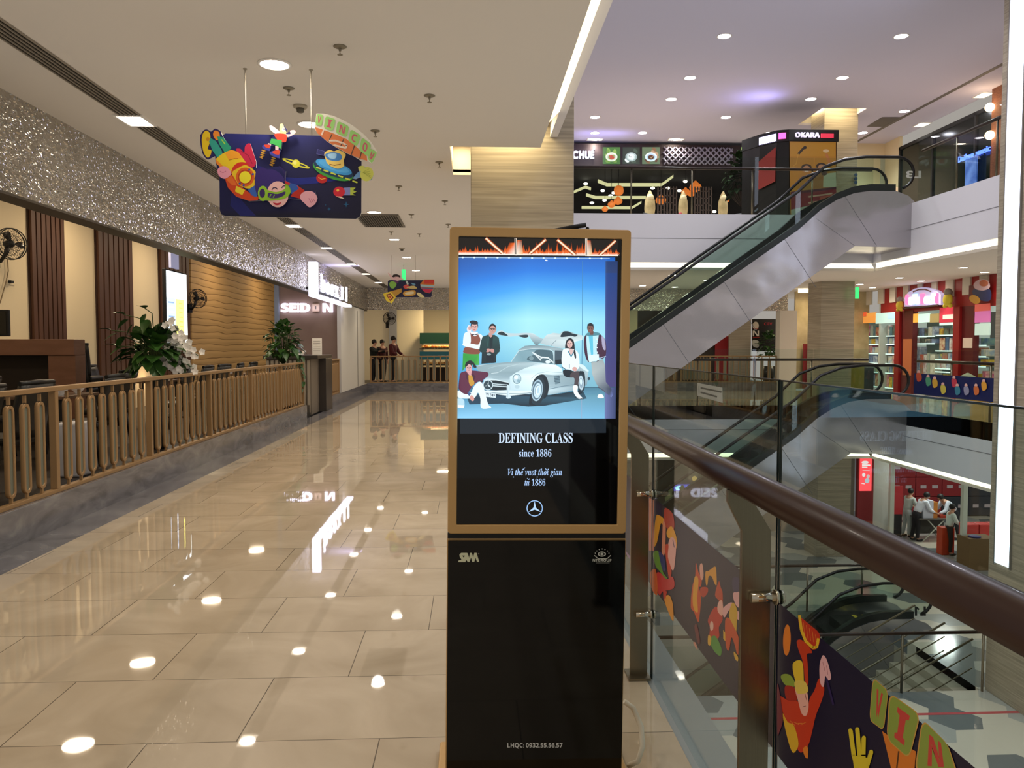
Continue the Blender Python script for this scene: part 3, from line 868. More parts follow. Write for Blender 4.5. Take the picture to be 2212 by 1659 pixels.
wall_fan(P(841, 688, Y=29.0) + Vector((0, 0, 0)), R(20), 'wall fan on the cream wall past the far end of the corridor')
# thin cable and outlet under the first fan
tag(MB().tube([P(16, 558, X=-7.17), P(18, 585, X=-7.17), P(14, 605, X=-7.17), P(0, 655, X=-7.17)], 0.008, 6).build('fan_cable', mat('grey_cable', '#8d7a5c', 0.6)), 'thin cable running down the cream wall from the leftmost fan', 'cable')
t = thing('wall_outlet', 'white power outlet on the cream wall below the leftmost fan', 'outlet', P(22, 609, X=-7.2))
p = wloc(t); MB().box(p.x, p.x + 0.012, p.y - 0.1, p.y + 0.1, p.z - 0.05, p.z + 0.05).build('plate', mat('outlet_cream', '#dccba6', 0.5), t, bevel=0.004)
MB().box(p.x + 0.012, p.x + 0.06, p.y - 0.08, p.y + 0.0, p.z - 0.02, p.z + 0.02).build('plug', M_BLACKM, t, bevel=0.004)

# menu screen on a stand
YM = 15.2
t = thing('menu_screen', 'tall lit menu display with white top and yellow column in the restaurant', 'display screen', P(380, 700, X=-5.5).xy.to_3d() + Vector((0, 0, 0.22)))
y0, y1 = P(357, 583, X=-5.5).y, P(403, 583, X=-5.5).y
MB().box(-5.56, -5.5, y0, y1, 1.55, 2.93).build('casing', M_BLACKM, t, bevel=0.01)
MB().box(-5.56, -5.52, (y0 + y1) / 2 - .06, (y0 + y1) / 2 + .06, 0.22, 1.55).box(-5.75, -5.3, (y0 + y1) / 2 - .3, (y0 + y1) / 2 + .3, 0.22, 0.25).build('stand', M_BLACKM, t)
a = Art(lambda x, y: Vector((-5.497, y0 + 0.03 + (y1 - y0 - 0.06) * x, 2.90 - 1.32 * y)), (1, 0, 0), 1e-3)
a.rect(0, 0, 1, 1, '#f2fbff'); a.rect(0, 0.37, 0.42, 1, '#8494ac'); a.rect(0.42, 0.37, 0.85, 1, '#d8d05a'); a.rect(0.85, 0.37, 1, 1, '#eef6f0')
for k in range(9):
    a.rect(0.06, 0.42 + k * 0.065, 0.34, 0.44 + k * 0.065, '#c9d4e2' if k % 3 else '#5a6c88'); a.rect(0.58, 0.42 + k * 0.065, 0.74, 0.435 + k * 0.065, '#9a8c3a')
a.build('screen', ink('menu_display', 3.0), t)
# small lit box above it
t = thing('hanging_lightbox', 'small pale lightbox fixed above the menu display', 'sign', P(378, 565, X=-5.5))
p = wloc(t); MB().box(-5.54, -5.5, p.y - 0.2, p.y + 0.2, 2.97, 3.25).build('panel', mat('pale_lightbox', '#aeb0c8', 0.6, emit='#9a9cc0', estr=0.4), t)

# ---- dark upholstered chairs and tables
def dining_chair():
    t = thing('dining_chair', 'x', 'chair')
    M = mat('black_chair_leather', '#1d1a15', 0.42); F = mat('black_chair_frame', '#0e0c0a', 0.4)
    MB().box(-0.23, 0.23, -0.22, 0.22, 0.42, 0.50).build('seat', M, t, bevel=0.03)
    mb = MB(); vs = []
    for i in range(7):
        z = 0.50 + 0.48 * i / 6; y = 0.21 + 0.10 * (i / 6) ** 1.5
        for k in range(7):
            x = -0.23 + 0.46 * k / 6; vs.append((x * (1 + 0.05 * i / 6), y + 0.03 * (1 - (k / 3 - 1) ** 2), z))
    mb.add(vs, [(i * 7 + k, i * 7 + k + 1, (i + 1) * 7 + k + 1, (i + 1) * 7 + k) for i in range(6) for k in range(6)], 0, True)
    b = mb.build('backrest', M, t); md = b.modifiers.new('s', 'SOLIDIFY'); md.thickness = 0.045; md.offset = 1
    MB().tube([(-0.25, 0.33, 0.985), (0, 0.36, 0.995), (0.25, 0.33, 0.985)], 0.022, 8).build('top_rail', F, t)
    for sx in (-1, 1):
        for sy in (-1, 1):
            MB().cyl((sx * 0.2, sy * 0.19, 0.43), (sx * 0.23, sy * 0.23, 0), 0.02, 0.014, 8).build('leg', F, t)
    return t
ch0 = dining_chair(); FZ = 0.22
chairs = [(-4.35, 6.9, 90, 'black dining chair nearest the left edge, back against the fence'), (-4.35, 7.7, 85, 'second black dining chair behind the fence from the left edge'),
          (-5.4, 8.7, 95, 'black chair beyond the nearest table, with plates stacked before it'), (-4.35, 9.3, 92, 'black chair behind the fence left of the orchid vase'), (-4.9, 11.0, 88, 'black chair under the white orchids behind the fence'),
          (-4.6, 13.3, 90, 'black chair right of the orchid, before the wavy wall'), (-4.6, 14.2, 84, 'black chair before the wavy wall, left of centre'), (-4.6, 15.1, 95, 'black chair before the wavy wall, third from the orchid'), (-4.6, 16.0, 90, 'black chair nearest the far leafy plant'),
          (-5.7, 7.4, -90, 'black chair facing the corridor across the nearest table'), (-5.0, 6.3, 180, 'black chair at the near end of the nearest table'), (-5.7, 9.7, -88, 'black chair facing the corridor across the crockery table'), (-4.5, 12.2, 95, 'black chair just right of the orchid vase'), (-6.1, 13.9, -90, 'black chair far back before the middle slatted panel'), (-5.7, 17.0, -85, 'black chair facing the corridor across the farthest table')]
for i, (x, y, a_, lb) in enumerate(chairs):
    o = ch0 if i == 0 else copy_tree(ch0)
    o.location = (x, y, FZ); o.rotation_euler = (0, 0, R(a_ - 180)); o['label'] = lb; o['group'] = 'black restaurant chairs'
# stack of chairs
for k in range(5):
    o = copy_tree(ch0); o.location = (-6.1 + 0.02 * k, 12.6 + 0.05 * k, FZ + 0.09 * k + (0.0 if k == 0 else 0.0)); o.rotation_euler = (0, 0, R(180))
    o['label'] = 'black chair in the leaning stack by the middle slatted panel, %s' % ['bottom of the stack', 'second from the bottom', 'middle of the stack', 'second from the top', 'topmost of the stack'][k]
    o['group'] = 'stacked restaurant chairs'
def dining_table(x, y, label, wx=0.8, wy=0.9):
    t = thing('dining_table', label, 'table', (x, y, FZ), 'restaurant tables')
    MB().box(x - wx / 2, x + wx / 2, y - wy / 2, y + wy / 2, FZ + 0.72, FZ + 0.755).build('tabletop', mat('table_veneer', '#5b4331', 0.3), t, bevel=0.005)
    for sx in (-1, 1):
        for sy in (-1, 1): MB().cbox((x + sx * (wx / 2 - 0.05), y + sy * (wy / 2 - 0.05), FZ + 0.36), (0.05, 0.05, 0.72)).build('leg', M_BLACKM, t)
    return FZ + 0.755
tz = dining_table(-4.95, 7.4, 'dark restaurant table behind the nearest fence bay', 0.7)
dining_table(-4.95, 9.75, 'dark restaurant table with white crockery behind the fence', 0.7)
dining_table(-5.35, 13.7, 'dark restaurant table left of the wavy wall', 0.7)
dining_table(-4.95, 17.0, 'dark restaurant table nearest the far leafy plant', 0.7)
# crockery
pl0 = None
for i, (x, y, z) in enumerate([(-4.8, 8.75, 0), (-4.8, 8.75, 0.02), (-4.8, 8.75, 0.04)]): pass
M_CHINA = mat('white_china', '#e6dfd6', 0.25)
for i, (x, y, lb) in enumerate([(-4.75, 7.25, 'white bowl on the nearest restaurant table'), (-4.72, 9.5, 'white bowl on the crockery table, left'), (-4.72, 9.9, 'white bowl on the crockery table, middle'),
                                (-5.05, 9.7, 'white bowl on the crockery table, far side'), (-4.95, 16.8, 'pink-white bowl on the table nearest the far plant')]):
    t = tag(MB().lathe([(0.035, 0), (0.03, 0.012), (0.07, 0.05), (0.085, 0.085), (0.08, 0.085), (0.062, 0.05), (0.001, 0.02)], c=(x, y, tz), n=18).build('bowl', M_CHINA), lb, 'bowl', 'bowls on the restaurant tables')
p = P(205, 795, X=-5.4)
for k in range(3):
    tag(MB().lathe([(0.08, 0), (0.16, 0.02), (0.155, 0.022), (0.001, 0.008)], c=(-5.3, 7.3 + 0.0 * k, tz + 0.012 * k), n=24).build('plate', M_CHINA),
        ['pale plate at the bottom of the stack on the nearest table', 'pale plate in the middle of the stack on the nearest table', 'pale plate on top of the stack on the nearest table'][k], 'plate', 'stacked plates')
tag(MB().box(-4.2, -3.95, 8.3, 8.6, FZ, FZ + 0.55).build('tall_bin', mat('pale_bin', '#b8b4b4', 0.5), bevel=0.02), 'pale grey bin on the restaurant floor behind the fence', 'bin')

# ---- plants
def leaf(mb, p, d, size, mi=0, droop=0.3, up=Vector((0, 0, 1)), wd=0.42):
    """heart shaped leaf with a folded midrib"""
    d = d.normalized(); s = d.cross(up)
    s = s.normalized() if s.length > 1e-3 else Vector((1, 0, 0)); n = s.cross(d)
    prof = [(0, 0.06), (0.12, 0.75), (0.35, 1.0), (0.62, 0.72), (0.85, 0.3), (1.0, 0.0)]
    vs = []
    for t, w in prof:
        c = p + d * (size * t) - Vector((0, 0, 1)) * (droop * size * t * t)
        for q in (-1, 0, 1): vs.append(c + s * (q * w * wd * size) + n * (0.10 * size * abs(q) * w))
    mb.add(vs, [(3 * i + k, 3 * i + k + 1, 3 * i + k + 4, 3 * i + k + 3) for i in range(5) for k in range(2)], mi, True)
def foliage(n, c, spread, size, seed, dirbias=0.4, gravity=0.1):
    r = random.Random(seed); mb = MB(); st = MB()
    for i in range(n):
        a = r.uniform(0, 6.283); e = r.uniform(-0.5, 1.4); rad = r.uniform(0.35, 1) ** 0.6
        d = Vector((math.cos(a) * math.cos(e), math.sin(a) * math.cos(e), math.sin(e)))
        p = Vector(c) + Vector((d.x * spread[0], d.y * spread[1], d.z * spread[2])) * rad
        dd = (d + Vector((r.uniform(-.5, .5), r.uniform(-.5, .5), r.uniform(-.6, .3)))).normalized()
        leaf(mb, p, dd, size * r.uniform(0.6, 1.25), 0, r.uniform(0.1, 0.6))
        if i % 3 == 0:
            b = Vector(c) - Vector((0, 0, spread[2] * 0.8)); m_ = (b + p) / 2 + Vector((d.x * .1, d.y * .1, 0.08))
            st.tube([b, m_, p], [0.008, 0.006, 0.004], 5)
    return mb, st
M_LEAF = mat('dark_green_leaf', '#1f3a15', 0.4, noise='#33591f', nscale=5)
M_LEAFL = mat('fresh_green_leaf', '#3c6a22', 0.4, noise='#557f2c', nscale=5)
M_STEM = mat('green_stem', '#3a4a20', 0.6)
VZ = 1.05
t = thing('orchid_vase', 'tall vase of broad green leaves with white orchid sprays standing behind the fence', 'plant', (-4.05, 10.6, FZ))
C0 = Vector((-4.05, 10.6, 1.42))
mb, st = foliage(150, C0, (0.34, 0.30, 0.33), 0.21, 3)
for (dx, dz) in ((-0.52, 0.32), (-0.36, 0.52), (-0.1, 0.60), (-0.45, 0.12)):
    q = C0 + Vector((dx, -0.1, dz)); st.tube([C0 - Vector((0, 0, .2)), C0 + Vector((dx * .5, 0, dz * 0.9)), q], 0.007, 5)
    for k in range(3): leaf(mb, q - Vector((dx * .15 * k, 0, dz * .12 * k)), Vector((dx, rnd.uniform(-.5, .5), 0.2 - .4 * k)), 0.17)
mb.build('foliage', M_LEAF, t); st.build('stem', M_STEM, t)
MB().lathe([(0.10, FZ), (0.12, FZ + 0.05), (0.07, FZ + 0.4), (0.13, 1.10), (0.14, 1.15), (0.12, 1.15), (0.05, 0.9)], c=(-4.05, 10.6, 0), n=20).build('vase', mat('dark_vase', '#2b2a26', 0.25), t)
M_PETAL = mat('white_orchid_petal', '#efe9e0', 0.5)
r = random.Random(5)
sprays = [[(0.10, 0.0, 0.35), (0.22, -0.05, 0.42), (0.32, -0.08, 0.30), (0.36, -0.1, 0.14)], [(0.10, 0.0, 0.1), (0.3, -0.05, 0.18), (0.45, -0.1, 0.08), (0.56, -0.12, 0.0)],
          [(0.08, 0, -0.05), (0.26, -.05, 0.0), (0.42, -.1, -.10), (0.5, -.12, -.22)], [(0.12, 0, 0.22), (0.25, -.02, 0.26), (0.36, -.05, 0.2), (0.42, -.08, 0.1)],
          [(-0.05, -.05, -.1), (0.1, -.1, -0.08), (0.25, -.14, -.14), (0.36, -.15, -.2)]]
for sp in sprays:
    pts = [C0 + Vector(q) for q in sp]
    st = MB().tube(pts, 0.005, 5); sobj = st.build('flower_stem', M_STEM, t)
    fl = MB()
    for k in range(16):
        u = k / 15 * 2.99; i = int(u); q = pts[i].lerp(pts[i + 1], u - i) + Vector((r.uniform(-.05, .05), r.uniform(-.08, .03), r.uniform(-.05, .05)))
        tw = r.uniform(0, 1)
        for j in range(5):
            aa = 2 * math.pi * j / 5 + tw; d = Vector((math.cos(aa), -0.35, math.sin(aa)))
            leaf(fl, q, d, 0.05, 0, 0.0, Vector((0, -1, 0)), 0.55)
    fl.build('orchid_flowers', M_PETAL, sobj)
t = thing('leafy_plant', 'bushy dark green leafy plant at the far end of the gold fence, trailing over it', 'plant', (-3.95, 17.1, FZ))
C1 = Vector((-3.95, 17.1, 1.55)); mb, st = foliage(190, C1, (0.34, 0.34, 0.50), 0.16, 11)
for k in range(26):
    q = Vector((-3.62 + rnd.uniform(-.06, .08), 17.05 + rnd.uniform(-.12, .2), 1.35 - k * 0.028)); leaf(mb, q, Vector((rnd.uniform(-.3, 1), rnd.uniform(-1, .3), -0.8)), 0.11)
mb.build('foliage', M_LEAF, t); st.tube([C1, (-3.68, 17.05, 1.35), (-3.6, 17.05, 1.0), (-3.6, 17.1, 0.65)], 0.006, 5); st.build('stem', M_STEM, t)
MB().lathe([(0.16, FZ), (0.2, FZ + 0.3), (0.22, FZ + 0.85), (0.2, FZ + 0.85), (0.17, FZ + 0.7)], c=(-3.95, 17.1, 0), n=20).build('planter', mat('dark_vase'), t)

# ---- reception corner with SEIDON wall
struct('wall_seidon', MB().box(-5.22, -3.62, 22.2, 22.3, 0.0, 4.2), mat('mauve_plaster', '#8d776a', 0.8, noise='#80695e', nscale=1.5))
struct('wall_seidon_edge', MB().box(-5.34, -5.22, 22.15, 22.3, 0.22, 4.2), mat('blue_grey_edge', '#8894a6', 0.6))
pa = P(606, 674, Y=22.12); pb = P(719, 655, Y=22.12)
t = thing('lit_wall_sign', 'white glowing SEIDON lettering on the mauve plaster wall', 'sign', (pa + pb) / 2)
W_ = pb.x - pa.x; Hh = pb.z - pa.z
wd = [('S', 0, .15), ('E', .165, .30), ('I', .315, .345), ('D', .40 - .035, .555), ('N', .80, .99)]
for ch, u0, u1 in wd:
    letters('letter', sansb(ch), (pa.x + W_ * u0, 22.2, pa.z), (1, 0, 0), (0, 0, 1), W_ * (u1 - u0), Hh, 0.06, M_WLET, t, 0.02)
q0 = pa.x + W_ * .60; q1 = pa.x + W_ * .74
MB().box(q0, q1, 22.12, 22.18, pa.z + .0, pa.z + Hh).build('letter', mat('unlit_sign_letter', '#b59a86', 0.4), t, bevel=0.03); tag(kids(t)[-1], 'unlit square letter O')
MB().box(q0 + .08, q1 - .08, 22.115, 22.12, pa.z + .08, pa.z + Hh - .08).build('letter_hole', mat('letter_shadow', '#54463f', .6), t)
lamp('sign_glow', 'AREA', ((pa.x + pb.x) / 2, 22.0, pa.z + 0.1), 3, (.8, .78, 1), 1.2, rot=(R(90), 0, 0), size_y=0.15)
struct('wall_corridor_white', MB().box(-3.62, -3.52, 21.85, 26.5, 0.285, 2.71), mat('off_white_panel', '#b9b4aa', 0.7))
struct('trim_15', MB().box(-3.525, -3.515, 24.9, 25.0, 0.285, 2.6), mat('shadow_gap_dark', '#6f6a62', 0.7))
# reception counter
t = thing('reception_counter', 'ribbed reception counter with dark stone top beyond the leafy plant', 'counter', (-4.0, 18.6, 0))
MB().box(-4.6, -3.62, 18.3, 19.5, 0.0, 1.25).build('ribbed_body', mat('grey_ribbed_panel', '#6f6354', 0.6), t)
mb = MB()
for k in range(10): mb.box(-4.6 + k * 0.1, -4.54 + k * 0.1, 18.27, 18.3, 0.05, 1.22)
mb.build('ribs', mat('pale_rib', '#9b8d7a', 0.5), t)
MB().box(-4.65, -3.45, 18.2, 20.0, 1.25, 1.33).build('countertop', mat('dark_stone', '#3b342e', 0.3), t, bevel=0.006)
MB().box(-3.75, -3.45, 19.2, 20.05, 0.0, 1.25).build('end_pillar', mat('dark_stone'), t, bevel=0.006)
t = thing('menu_stand', 'small white upright menu card on the reception counter', 'menu card', (-3.68, 19.4, 1.33))
MB().box(-3.8, -3.58, 19.38, 19.42, 1.33, 1.72).build('card', mat('white_card', '#e4dccb', 0.6), t)
mb = MB()
for k in range(6): mb.box(-3.77, -3.61, 19.376, 19.38, 1.42 + k * 0.045, 1.43 + k * 0.045)
mb.build('text_lines', mat('grey_print', '#8c8274', 0.7), t)
t = thing('paper_pile', 'low pile of white papers and cups on the reception counter', 'papers', (-4.1, 19.0, 1.33))
MB().box(-4.3, -3.95, 18.6, 19.2, 1.33, 1.36).build('papers', mat('white_card'), t)
MB().lathe([(0.001, .0), (0.13, 0.03), (0.14, 0.13), (0.10, 0.22), (0.001, 0.25)], c=(-4.2, 18.9, 1.36), n=16, sy=.5).build('folded_napkin', mat('napkin', '#cfc6b8', .8), t)
tag(MB().lathe([(0.04, 0), (0.045, .07), (0.04, .07), (0.035, 0.01)], c=(-3.95, 19.2, 1.36), n=14).build('cup', M_CHINA), 'small white cup on the reception counter papers', 'cup')

# ---- lit bracket sign on the fascia (booxj)
px_ = -3.40
def fz(x, y): return P(x, y, X=px_)
t = thing('fascia_sign', 'large glowing white bracket sign with letters on the silver fascia', 'sign', fz(700, 605))
a0, a1 = fz(672, 565), fz(672, 640)
ya = a0.y; zt = a0.z; zb = a1.z
MB().box(-3.46, -3.28, ya, ya + 0.16, zb, zt).build('bracket_upright', M_WLET, t, bevel=0.01)
b_ = fz(750, 648)
MB().box(-3.46, -3.28, ya + 0.16, b_.y, zb - 0.0, zb + 0.06).build('bracket_foot', M_WLET, t, bevel=0.01)
for ch, x0, x1, zz0, zz1 in [('b', 692, 702, .22, .78), ('o', 703, 712, .22, .60), ('o', 713, 721, .22, .60), ('x', 722, 731, .22, .60), ('J', 732, 741, .18, .66), ('l', 745, 748, .2, .72)]:
    y0_, y1_ = fz(x0, 600).y, fz(x1, 600).y
    letters('letter', sansb(ch), (-3.52 + 0.12, y0_, zb + (zt - zb) * zz0), (0, 1, 0), (0, 0, 1), (y1_ - y0_) * .82, (zt - zb) * (zz1 - zz0), 0.03, M_WLET, t, 0.0)
MB().box(-3.52, -3.42, ya + .02, b_.y - 0.3, zb + 0.16, zb + 0.2).build('mounting_rail', M_BLACKM, t)
lamp('sign_glow', 'AREA', (-3.2, (ya + b_.y) / 2, 3.2), 22, (.45, .45, 1), 3.0, rot=(0, R(150), 0), size_y=0.3)

# ---- exit sign + far room beyond the end of the corridor
t = thing('exit_sign', 'small green exit sign hanging by a rod above the far board', 'exit sign', (-1.42, 19.6, 2.9))
p = P(872, 593, Y=19.6)
MB().box(p.x - 0.045, p.x + 0.045, 19.58, 19.62, p.z - 0.14, p.z + 0.12).build('panel', glow('exit_green', '#3fd070', 1.3), t)
MB().cyl((p.x, 19.6, p.z + .12), (p.x, 19.6, H2), 0.012, n=6).build('rod', mat('white_lamp_trim'), t)
struct('wall_far_room_left', MB().box(-7.2, -1.9, 31.2, 31.3, 0.2, 4.2), mat('pale_panel_wall', '#d8c8a4', 0.8))
struct('trim_16', MB().box(-3.2, -2.9, 31.1, 31.2, .2, 3.4), mat('grey_pilaster', '#97948f', .7))
lamp('far_room_lamp', 'AREA', (-1.0, 30.3, 3.2), 130, (1, .8, .5), 0.8)
lamp('far_room_lamp', 'AREA', (3.0, 30.3, 3.2), 90, (1, .8, .5), 0.8)
lamp('far_room_lamp', 'AREA', (8.0, 30.3, 3.2), 110, (1, .82, .55), 0.8)
# fish tanks with orange produce
t = thing('display_tank', 'long dark green display tanks with orange seafood at the far end of the corridor', 'display tank', (-0.2, 30.5, 0.22))
MB().box(-2.0, 1.8, 30.6, 31.1, 1.62, 2.02).build('upper_tank', mat('dark_green_glass', '#16331f', 0.15, emit='#12301c', estr=0.5), t)
MB().box(-2.0, 1.8, 30.5, 31.1, 1.02, 1.32).build('middle_tank', mat('teal_water', '#153f42', 0.15, emit='#0f3a3c', estr=0.5), t)
MB().box(-2.0, 1.8, 30.5, 31.1, 0.22, 0.72).build('base', mat('dark_recess'), t)
MB().box(-2.0, 1.8, 30.45, 31.1, 1.40, 1.44).box(-2, 1.8, 30.45, 31.1, .80, .84).build('shelf', mat('steel_shelf', '#3d3a30', .4, .5), t)
for zz, nn, s_ in ((1.44, 34, 0.075), (0.84, 30, 0.06)):
    for k in range(nn):
        x = -1.9 + 3.65 * k / nn + rnd.uniform(-.03, .03)
        tag(MB().ball((x, 30.55 + rnd.uniform(0, .15), zz + s_ * 0.8), s_, 8, sc=(1.1, 1, .8)).build('seafood_piece', mat('orange_shellfish', '#d4672a', 0.35, noise='#e9a13f', nscale=9) if k % 3 else mat('pale_shellfish', '#d8a35c', .4)),
            'orange shellfish laid in a row on the %s shelf of the far green tank' % ('upper' if zz > 1 else 'lower'), 'seafood', 'seafood on the tank shelves')
lamp('tank_lamp', 'AREA', (-0.1, 30.6, 1.6), 8, (1, .7, .35), 3.0, size_y=0.1)
# ================================================================ big hanging board
M_PRINT = ink('printed_board', 0, 0.45)
M_FOAM = mat('white_foam_edge', '#d8d4cc', 0.7)
BY = 5.8
def flat_place(Y):
    return lambda x, y: P(x, y, Y=Y)
def cutout(name, outline, fr, Y, parent, th=0.010, smooth=False, m=None):
    ox, oy, k = fr
    pts = smooth_loop(outline) if smooth else outline
    w = [P(ox + p[0] / k, oy + p[1] / k, Y=Y) for p in pts]
    return MB().prism([(v.x, v.z) for v in w], 'y', Y, Y + th).build(name, m or M_FOAM, parent)
def rounded(x0, y0, x1, y1, r, n=6):
    pts = []
    for cx, cy_, a in ((x1 - r, y0 + r, -90), (x1 - r, y1 - r, 0), (x0 + r, y1 - r, 90), (x0 + r, y0 + r, 180)):
        for i in range(n + 1):
            t = R(a + 90 * i / n); pts.append((cx + r * math.cos(t), cy_ + r * math.sin(t)))
    return pts
C3 = (380, 140, 4.608)
hb = thing('hanging_board', 'big dark blue hanging board with a flying cartoon space child', 'hanging sign', (-1.30, BY, 2.45))
board_out = [(432, 760), (445, 720), (490, 684), (1440, 706), (1848, 960), (1846, 1470), (1830, 1515), (1790, 1534), (500, 1508), (455, 1490), (436, 1440)]
cutout('board', board_out, C3, BY, hb, 0.012)
a = Art(flat_place(BY), (0, -1, 0), 1.5e-4).frame(*C3)
a.poly(board_out, ['#141a5c', '#15195c', '#161a5e', '#131656', '#12123a', '#10102e', '#10102e', '#0f0f2c', '#0f1030', '#10123a', '#12134a'])
a.poly([(560, 1240), (700, 1400), (800, 1505), (640, 1502), (540, 1400)], '#1a1f6e'); a.poly([(780, 990), (1100, 1120), (1500, 1110), (1700, 1130), (1400, 1180), (1100, 1190), (850, 1120)], '#16227c', True)
a.ell(1195, 982, 145, 24, '#d9d33c', 19); a.ell(1195, 980, 112, 9, '#14164c', 19); a.ell(1195, 985, 40, 42, '#e5de3e'); a.ell(1185, 975, 18, 20, '#f2ee84')
for x, y, s_ in ((1695, 1390, 32), (1525, 1436, 20), (1490, 1396, 11)):
    q = s_ * 0.2
    a.poly([(x, y - s_), (x + q, y - q), (x + s_, y), (x + q, y + q), (x, y + s_), (x - q, y + q), (x - s_, y), (x - q, y - q)], '#1f5c86')
a.ell(1452, 1132, 56, 46, '#b82222', 15); a.line([(1420, 1120), (1450, 1140), (1490, 1130)], 7, '#e8b23a')
a.poly([(1690, 1225), (1790, 1222), (1765, 1250), (1800, 1262), (1760, 1285), (1790, 1300), (1700, 1298)], '#b7c447'); a.poly([(1670, 1225), (1735, 1220), (1735, 1300), (1670, 1300)], '#7d86c0')
a.ell(1625, 1265, 58, 52, '#cf2436'); a.ell(1612, 1250, 14, 12, '#f0c050'); a.poly([(1590, 1310), (1640, 1312), (1682, 1335), (1640, 1328)], '#e8d7c0')
a.poly([(1410, 842), (1480, 862), (1475, 905), (1402, 885)], '#2b2a66'); a.line([(1410, 842), (1480, 862), (1478, 905), (1402, 888), (1410, 842)], 5, '#5a5a9a')
# saucer with a goggled creature
a.ell(1565, 1055, 212, 82, '#3f9a3c', 19); a.ell(1568, 1040, 208, 70, '#1d3a5c', 19)
a.ell(1572, 1018, 190, 56, '#3f9fe0', 19); a.ell(1572, 1012, 160, 40, '#58b2ee', 19)
for k in range(6):
    x, y = 1400 + k * 72, 1000 + k * 27; a.line([(x, y + 22), (x + 46, y + 38)], 15, '#cfd84c')
a.poly([(1480, 880), (1530, 848), (1575, 862), (1620, 850), (1690, 890), (1672, 950), (1672, 1010), (1620, 1035), (1560, 1020), (1510, 985), (1490, 940)], '#f0cf6e', True)
a.poly([(1490, 890), (1560, 870), (1640, 890), (1650, 940), (1600, 960), (1530, 950), (1500, 930)], '#4a86c8', True); a.poly([(1510, 895), (1560, 882), (1600, 890), (1585, 935), (1530, 930)], '#a8d4f4', True)
a.line([(1530, 990), (1580, 1002), (1640, 990)], 7, '#9c5a22')
a.build('print', M_PRINT, hb)
# flying child cut-out, sticks out past the board on the left
FY = BY - 0.03
boy_out = [(240, 700), (300, 640), (350, 665), (390, 634), (445, 660), (470, 720), (552, 830), (640, 835), (740, 782), (798, 960), (800, 1030), (960, 1020), (1030, 1010), (1095, 1060), (1090, 1150), (1280, 1245), (1385, 1262),
           (1410, 1330), (1330, 1422), (1240, 1340), (1110, 1330), (1010, 1418), (900, 1350), (730, 1358), (600, 1312), (490, 1140), (420, 1100), (412, 1040), (395, 960), (390, 910), (320, 945), (262, 880)]
cutout('child_cutout', boy_out, C3, FY, hb, 0.008)
a = Art(flat_place(FY), (0, -1, 0), 1.5e-4).frame(*C3)
a.poly(boy_out, '#171a5a')
a.poly([(300, 642), (345, 672), (352, 760), (330, 830), (370, 842), (360, 900), (318, 942), (275, 900), (250, 820), (242, 735), (258, 675)], '#2c1f56', True)
a.poly([(305, 655), (338, 685), (342, 760), (318, 835), (352, 850), (345, 895), (318, 925), (282, 885), (262, 810), (258, 735), (272, 680)], '#e8c41e', True); a.ell(318, 740, 18, 20, '#c98f1c')
a.poly([(385, 636), (440, 662), (448, 735), (420, 770), (380, 745), (358, 690)], '#2c1f56', True); a.poly([(388, 655), (430, 672), (436, 725), (412, 752), (385, 730), (370, 690)], '#e8882a', True)
a.poly([(345, 730), (400, 760), (455, 850), (468, 895), (412, 922), (362, 850), (330, 765)], '#2f9d8c'); a.poly([(410, 712), (470, 722), (555, 828), (492, 882), (432, 790)], '#2a9a78')
a.line([(455, 745), (490, 790)], 10, '#a4cc3c')
a.poly([(600, 850), (640, 836), (680, 872), (690, 808), (738, 784), (768, 868), (797, 958), (785, 1010), (742, 1024), (690, 972)], '#c8234a', True); a.line([(650, 860), (720, 900), (760, 985)], 6, '#8e1537')
a.poly([(392, 940), (470, 880), (552, 845), (620, 868), (700, 975), (600, 1012), (556, 1085), (470, 1010)], '#e9c622'); a.poly([(490, 878), (552, 845), (620, 868), (655, 930), (590, 935), (528, 950)], '#f0a028'); a.line([(528, 950), (580, 935), (620, 935)], 5, '#9c5a14')
a.poly([(395, 935), (470, 1010), (540, 1080), (500, 1070), (405, 985)], '#e88a2a')
a.poly([(556, 1085), (575, 1010), (640, 970), (720, 985), (700, 1040), (640, 1060)], '#cf2f1c', True)
a.poly([(560, 1075), (620, 1030), (700, 1000), (800, 1072), (782, 1130), (790, 1190), (740, 1232), (660, 1215), (590, 1160)], '#e6c022', True)
a.ell(690, 1118, 92, 95, '#d8601c'); a.ell(690, 1118, 70, 74, '#b83a16'); a.ell(690, 1120, 58, 60, '#eedf2c')
for t_ in (-60, -20, 100, 130): a.ell(690 + 82 * math.cos(R(t_)), 1118 + 84 * math.sin(R(t_)), 12, 10, '#3452a4', t_)
a.poly([(490, 1135), (560, 1092), (620, 1190), (740, 1280), (835, 1318), (812, 1350), (730, 1356), (602, 1312), (520, 1225)], '#cf4418'); a.poly([(500, 1140), (555, 1105), (590, 1160), (610, 1200), (560, 1200)], '#e06a26')
a.poly([(602, 1205), (690, 1248), (662, 1298), (590, 1262)], '#e8ce2a'); a.poly([(718, 1245), (790, 1200), (818, 1290), (800, 1318), (755, 1300)], '#3560b0')
a.poly([(415, 1050), (445, 1018), (490, 1012), (535, 1045), (552, 1090), (490, 1136), (432, 1108)], '#e79aae', True); a.line([(440, 1060), (470, 1075), (500, 1060)], 5, '#b8607c')
a.poly([(795, 1080), (815, 1035), (870, 1022), (905, 1042), (965, 1042), (1035, 1080), (1075, 1130), (1082, 1165), (1000, 1165), (940, 1205), (930, 1245), (862, 1222), (820, 1300), (788, 1210)], '#33226e', True)
a.line([(1030, 1010), (1072, 1050), (1088, 1100), (1080, 1160)], 12, '#2a1c5e')
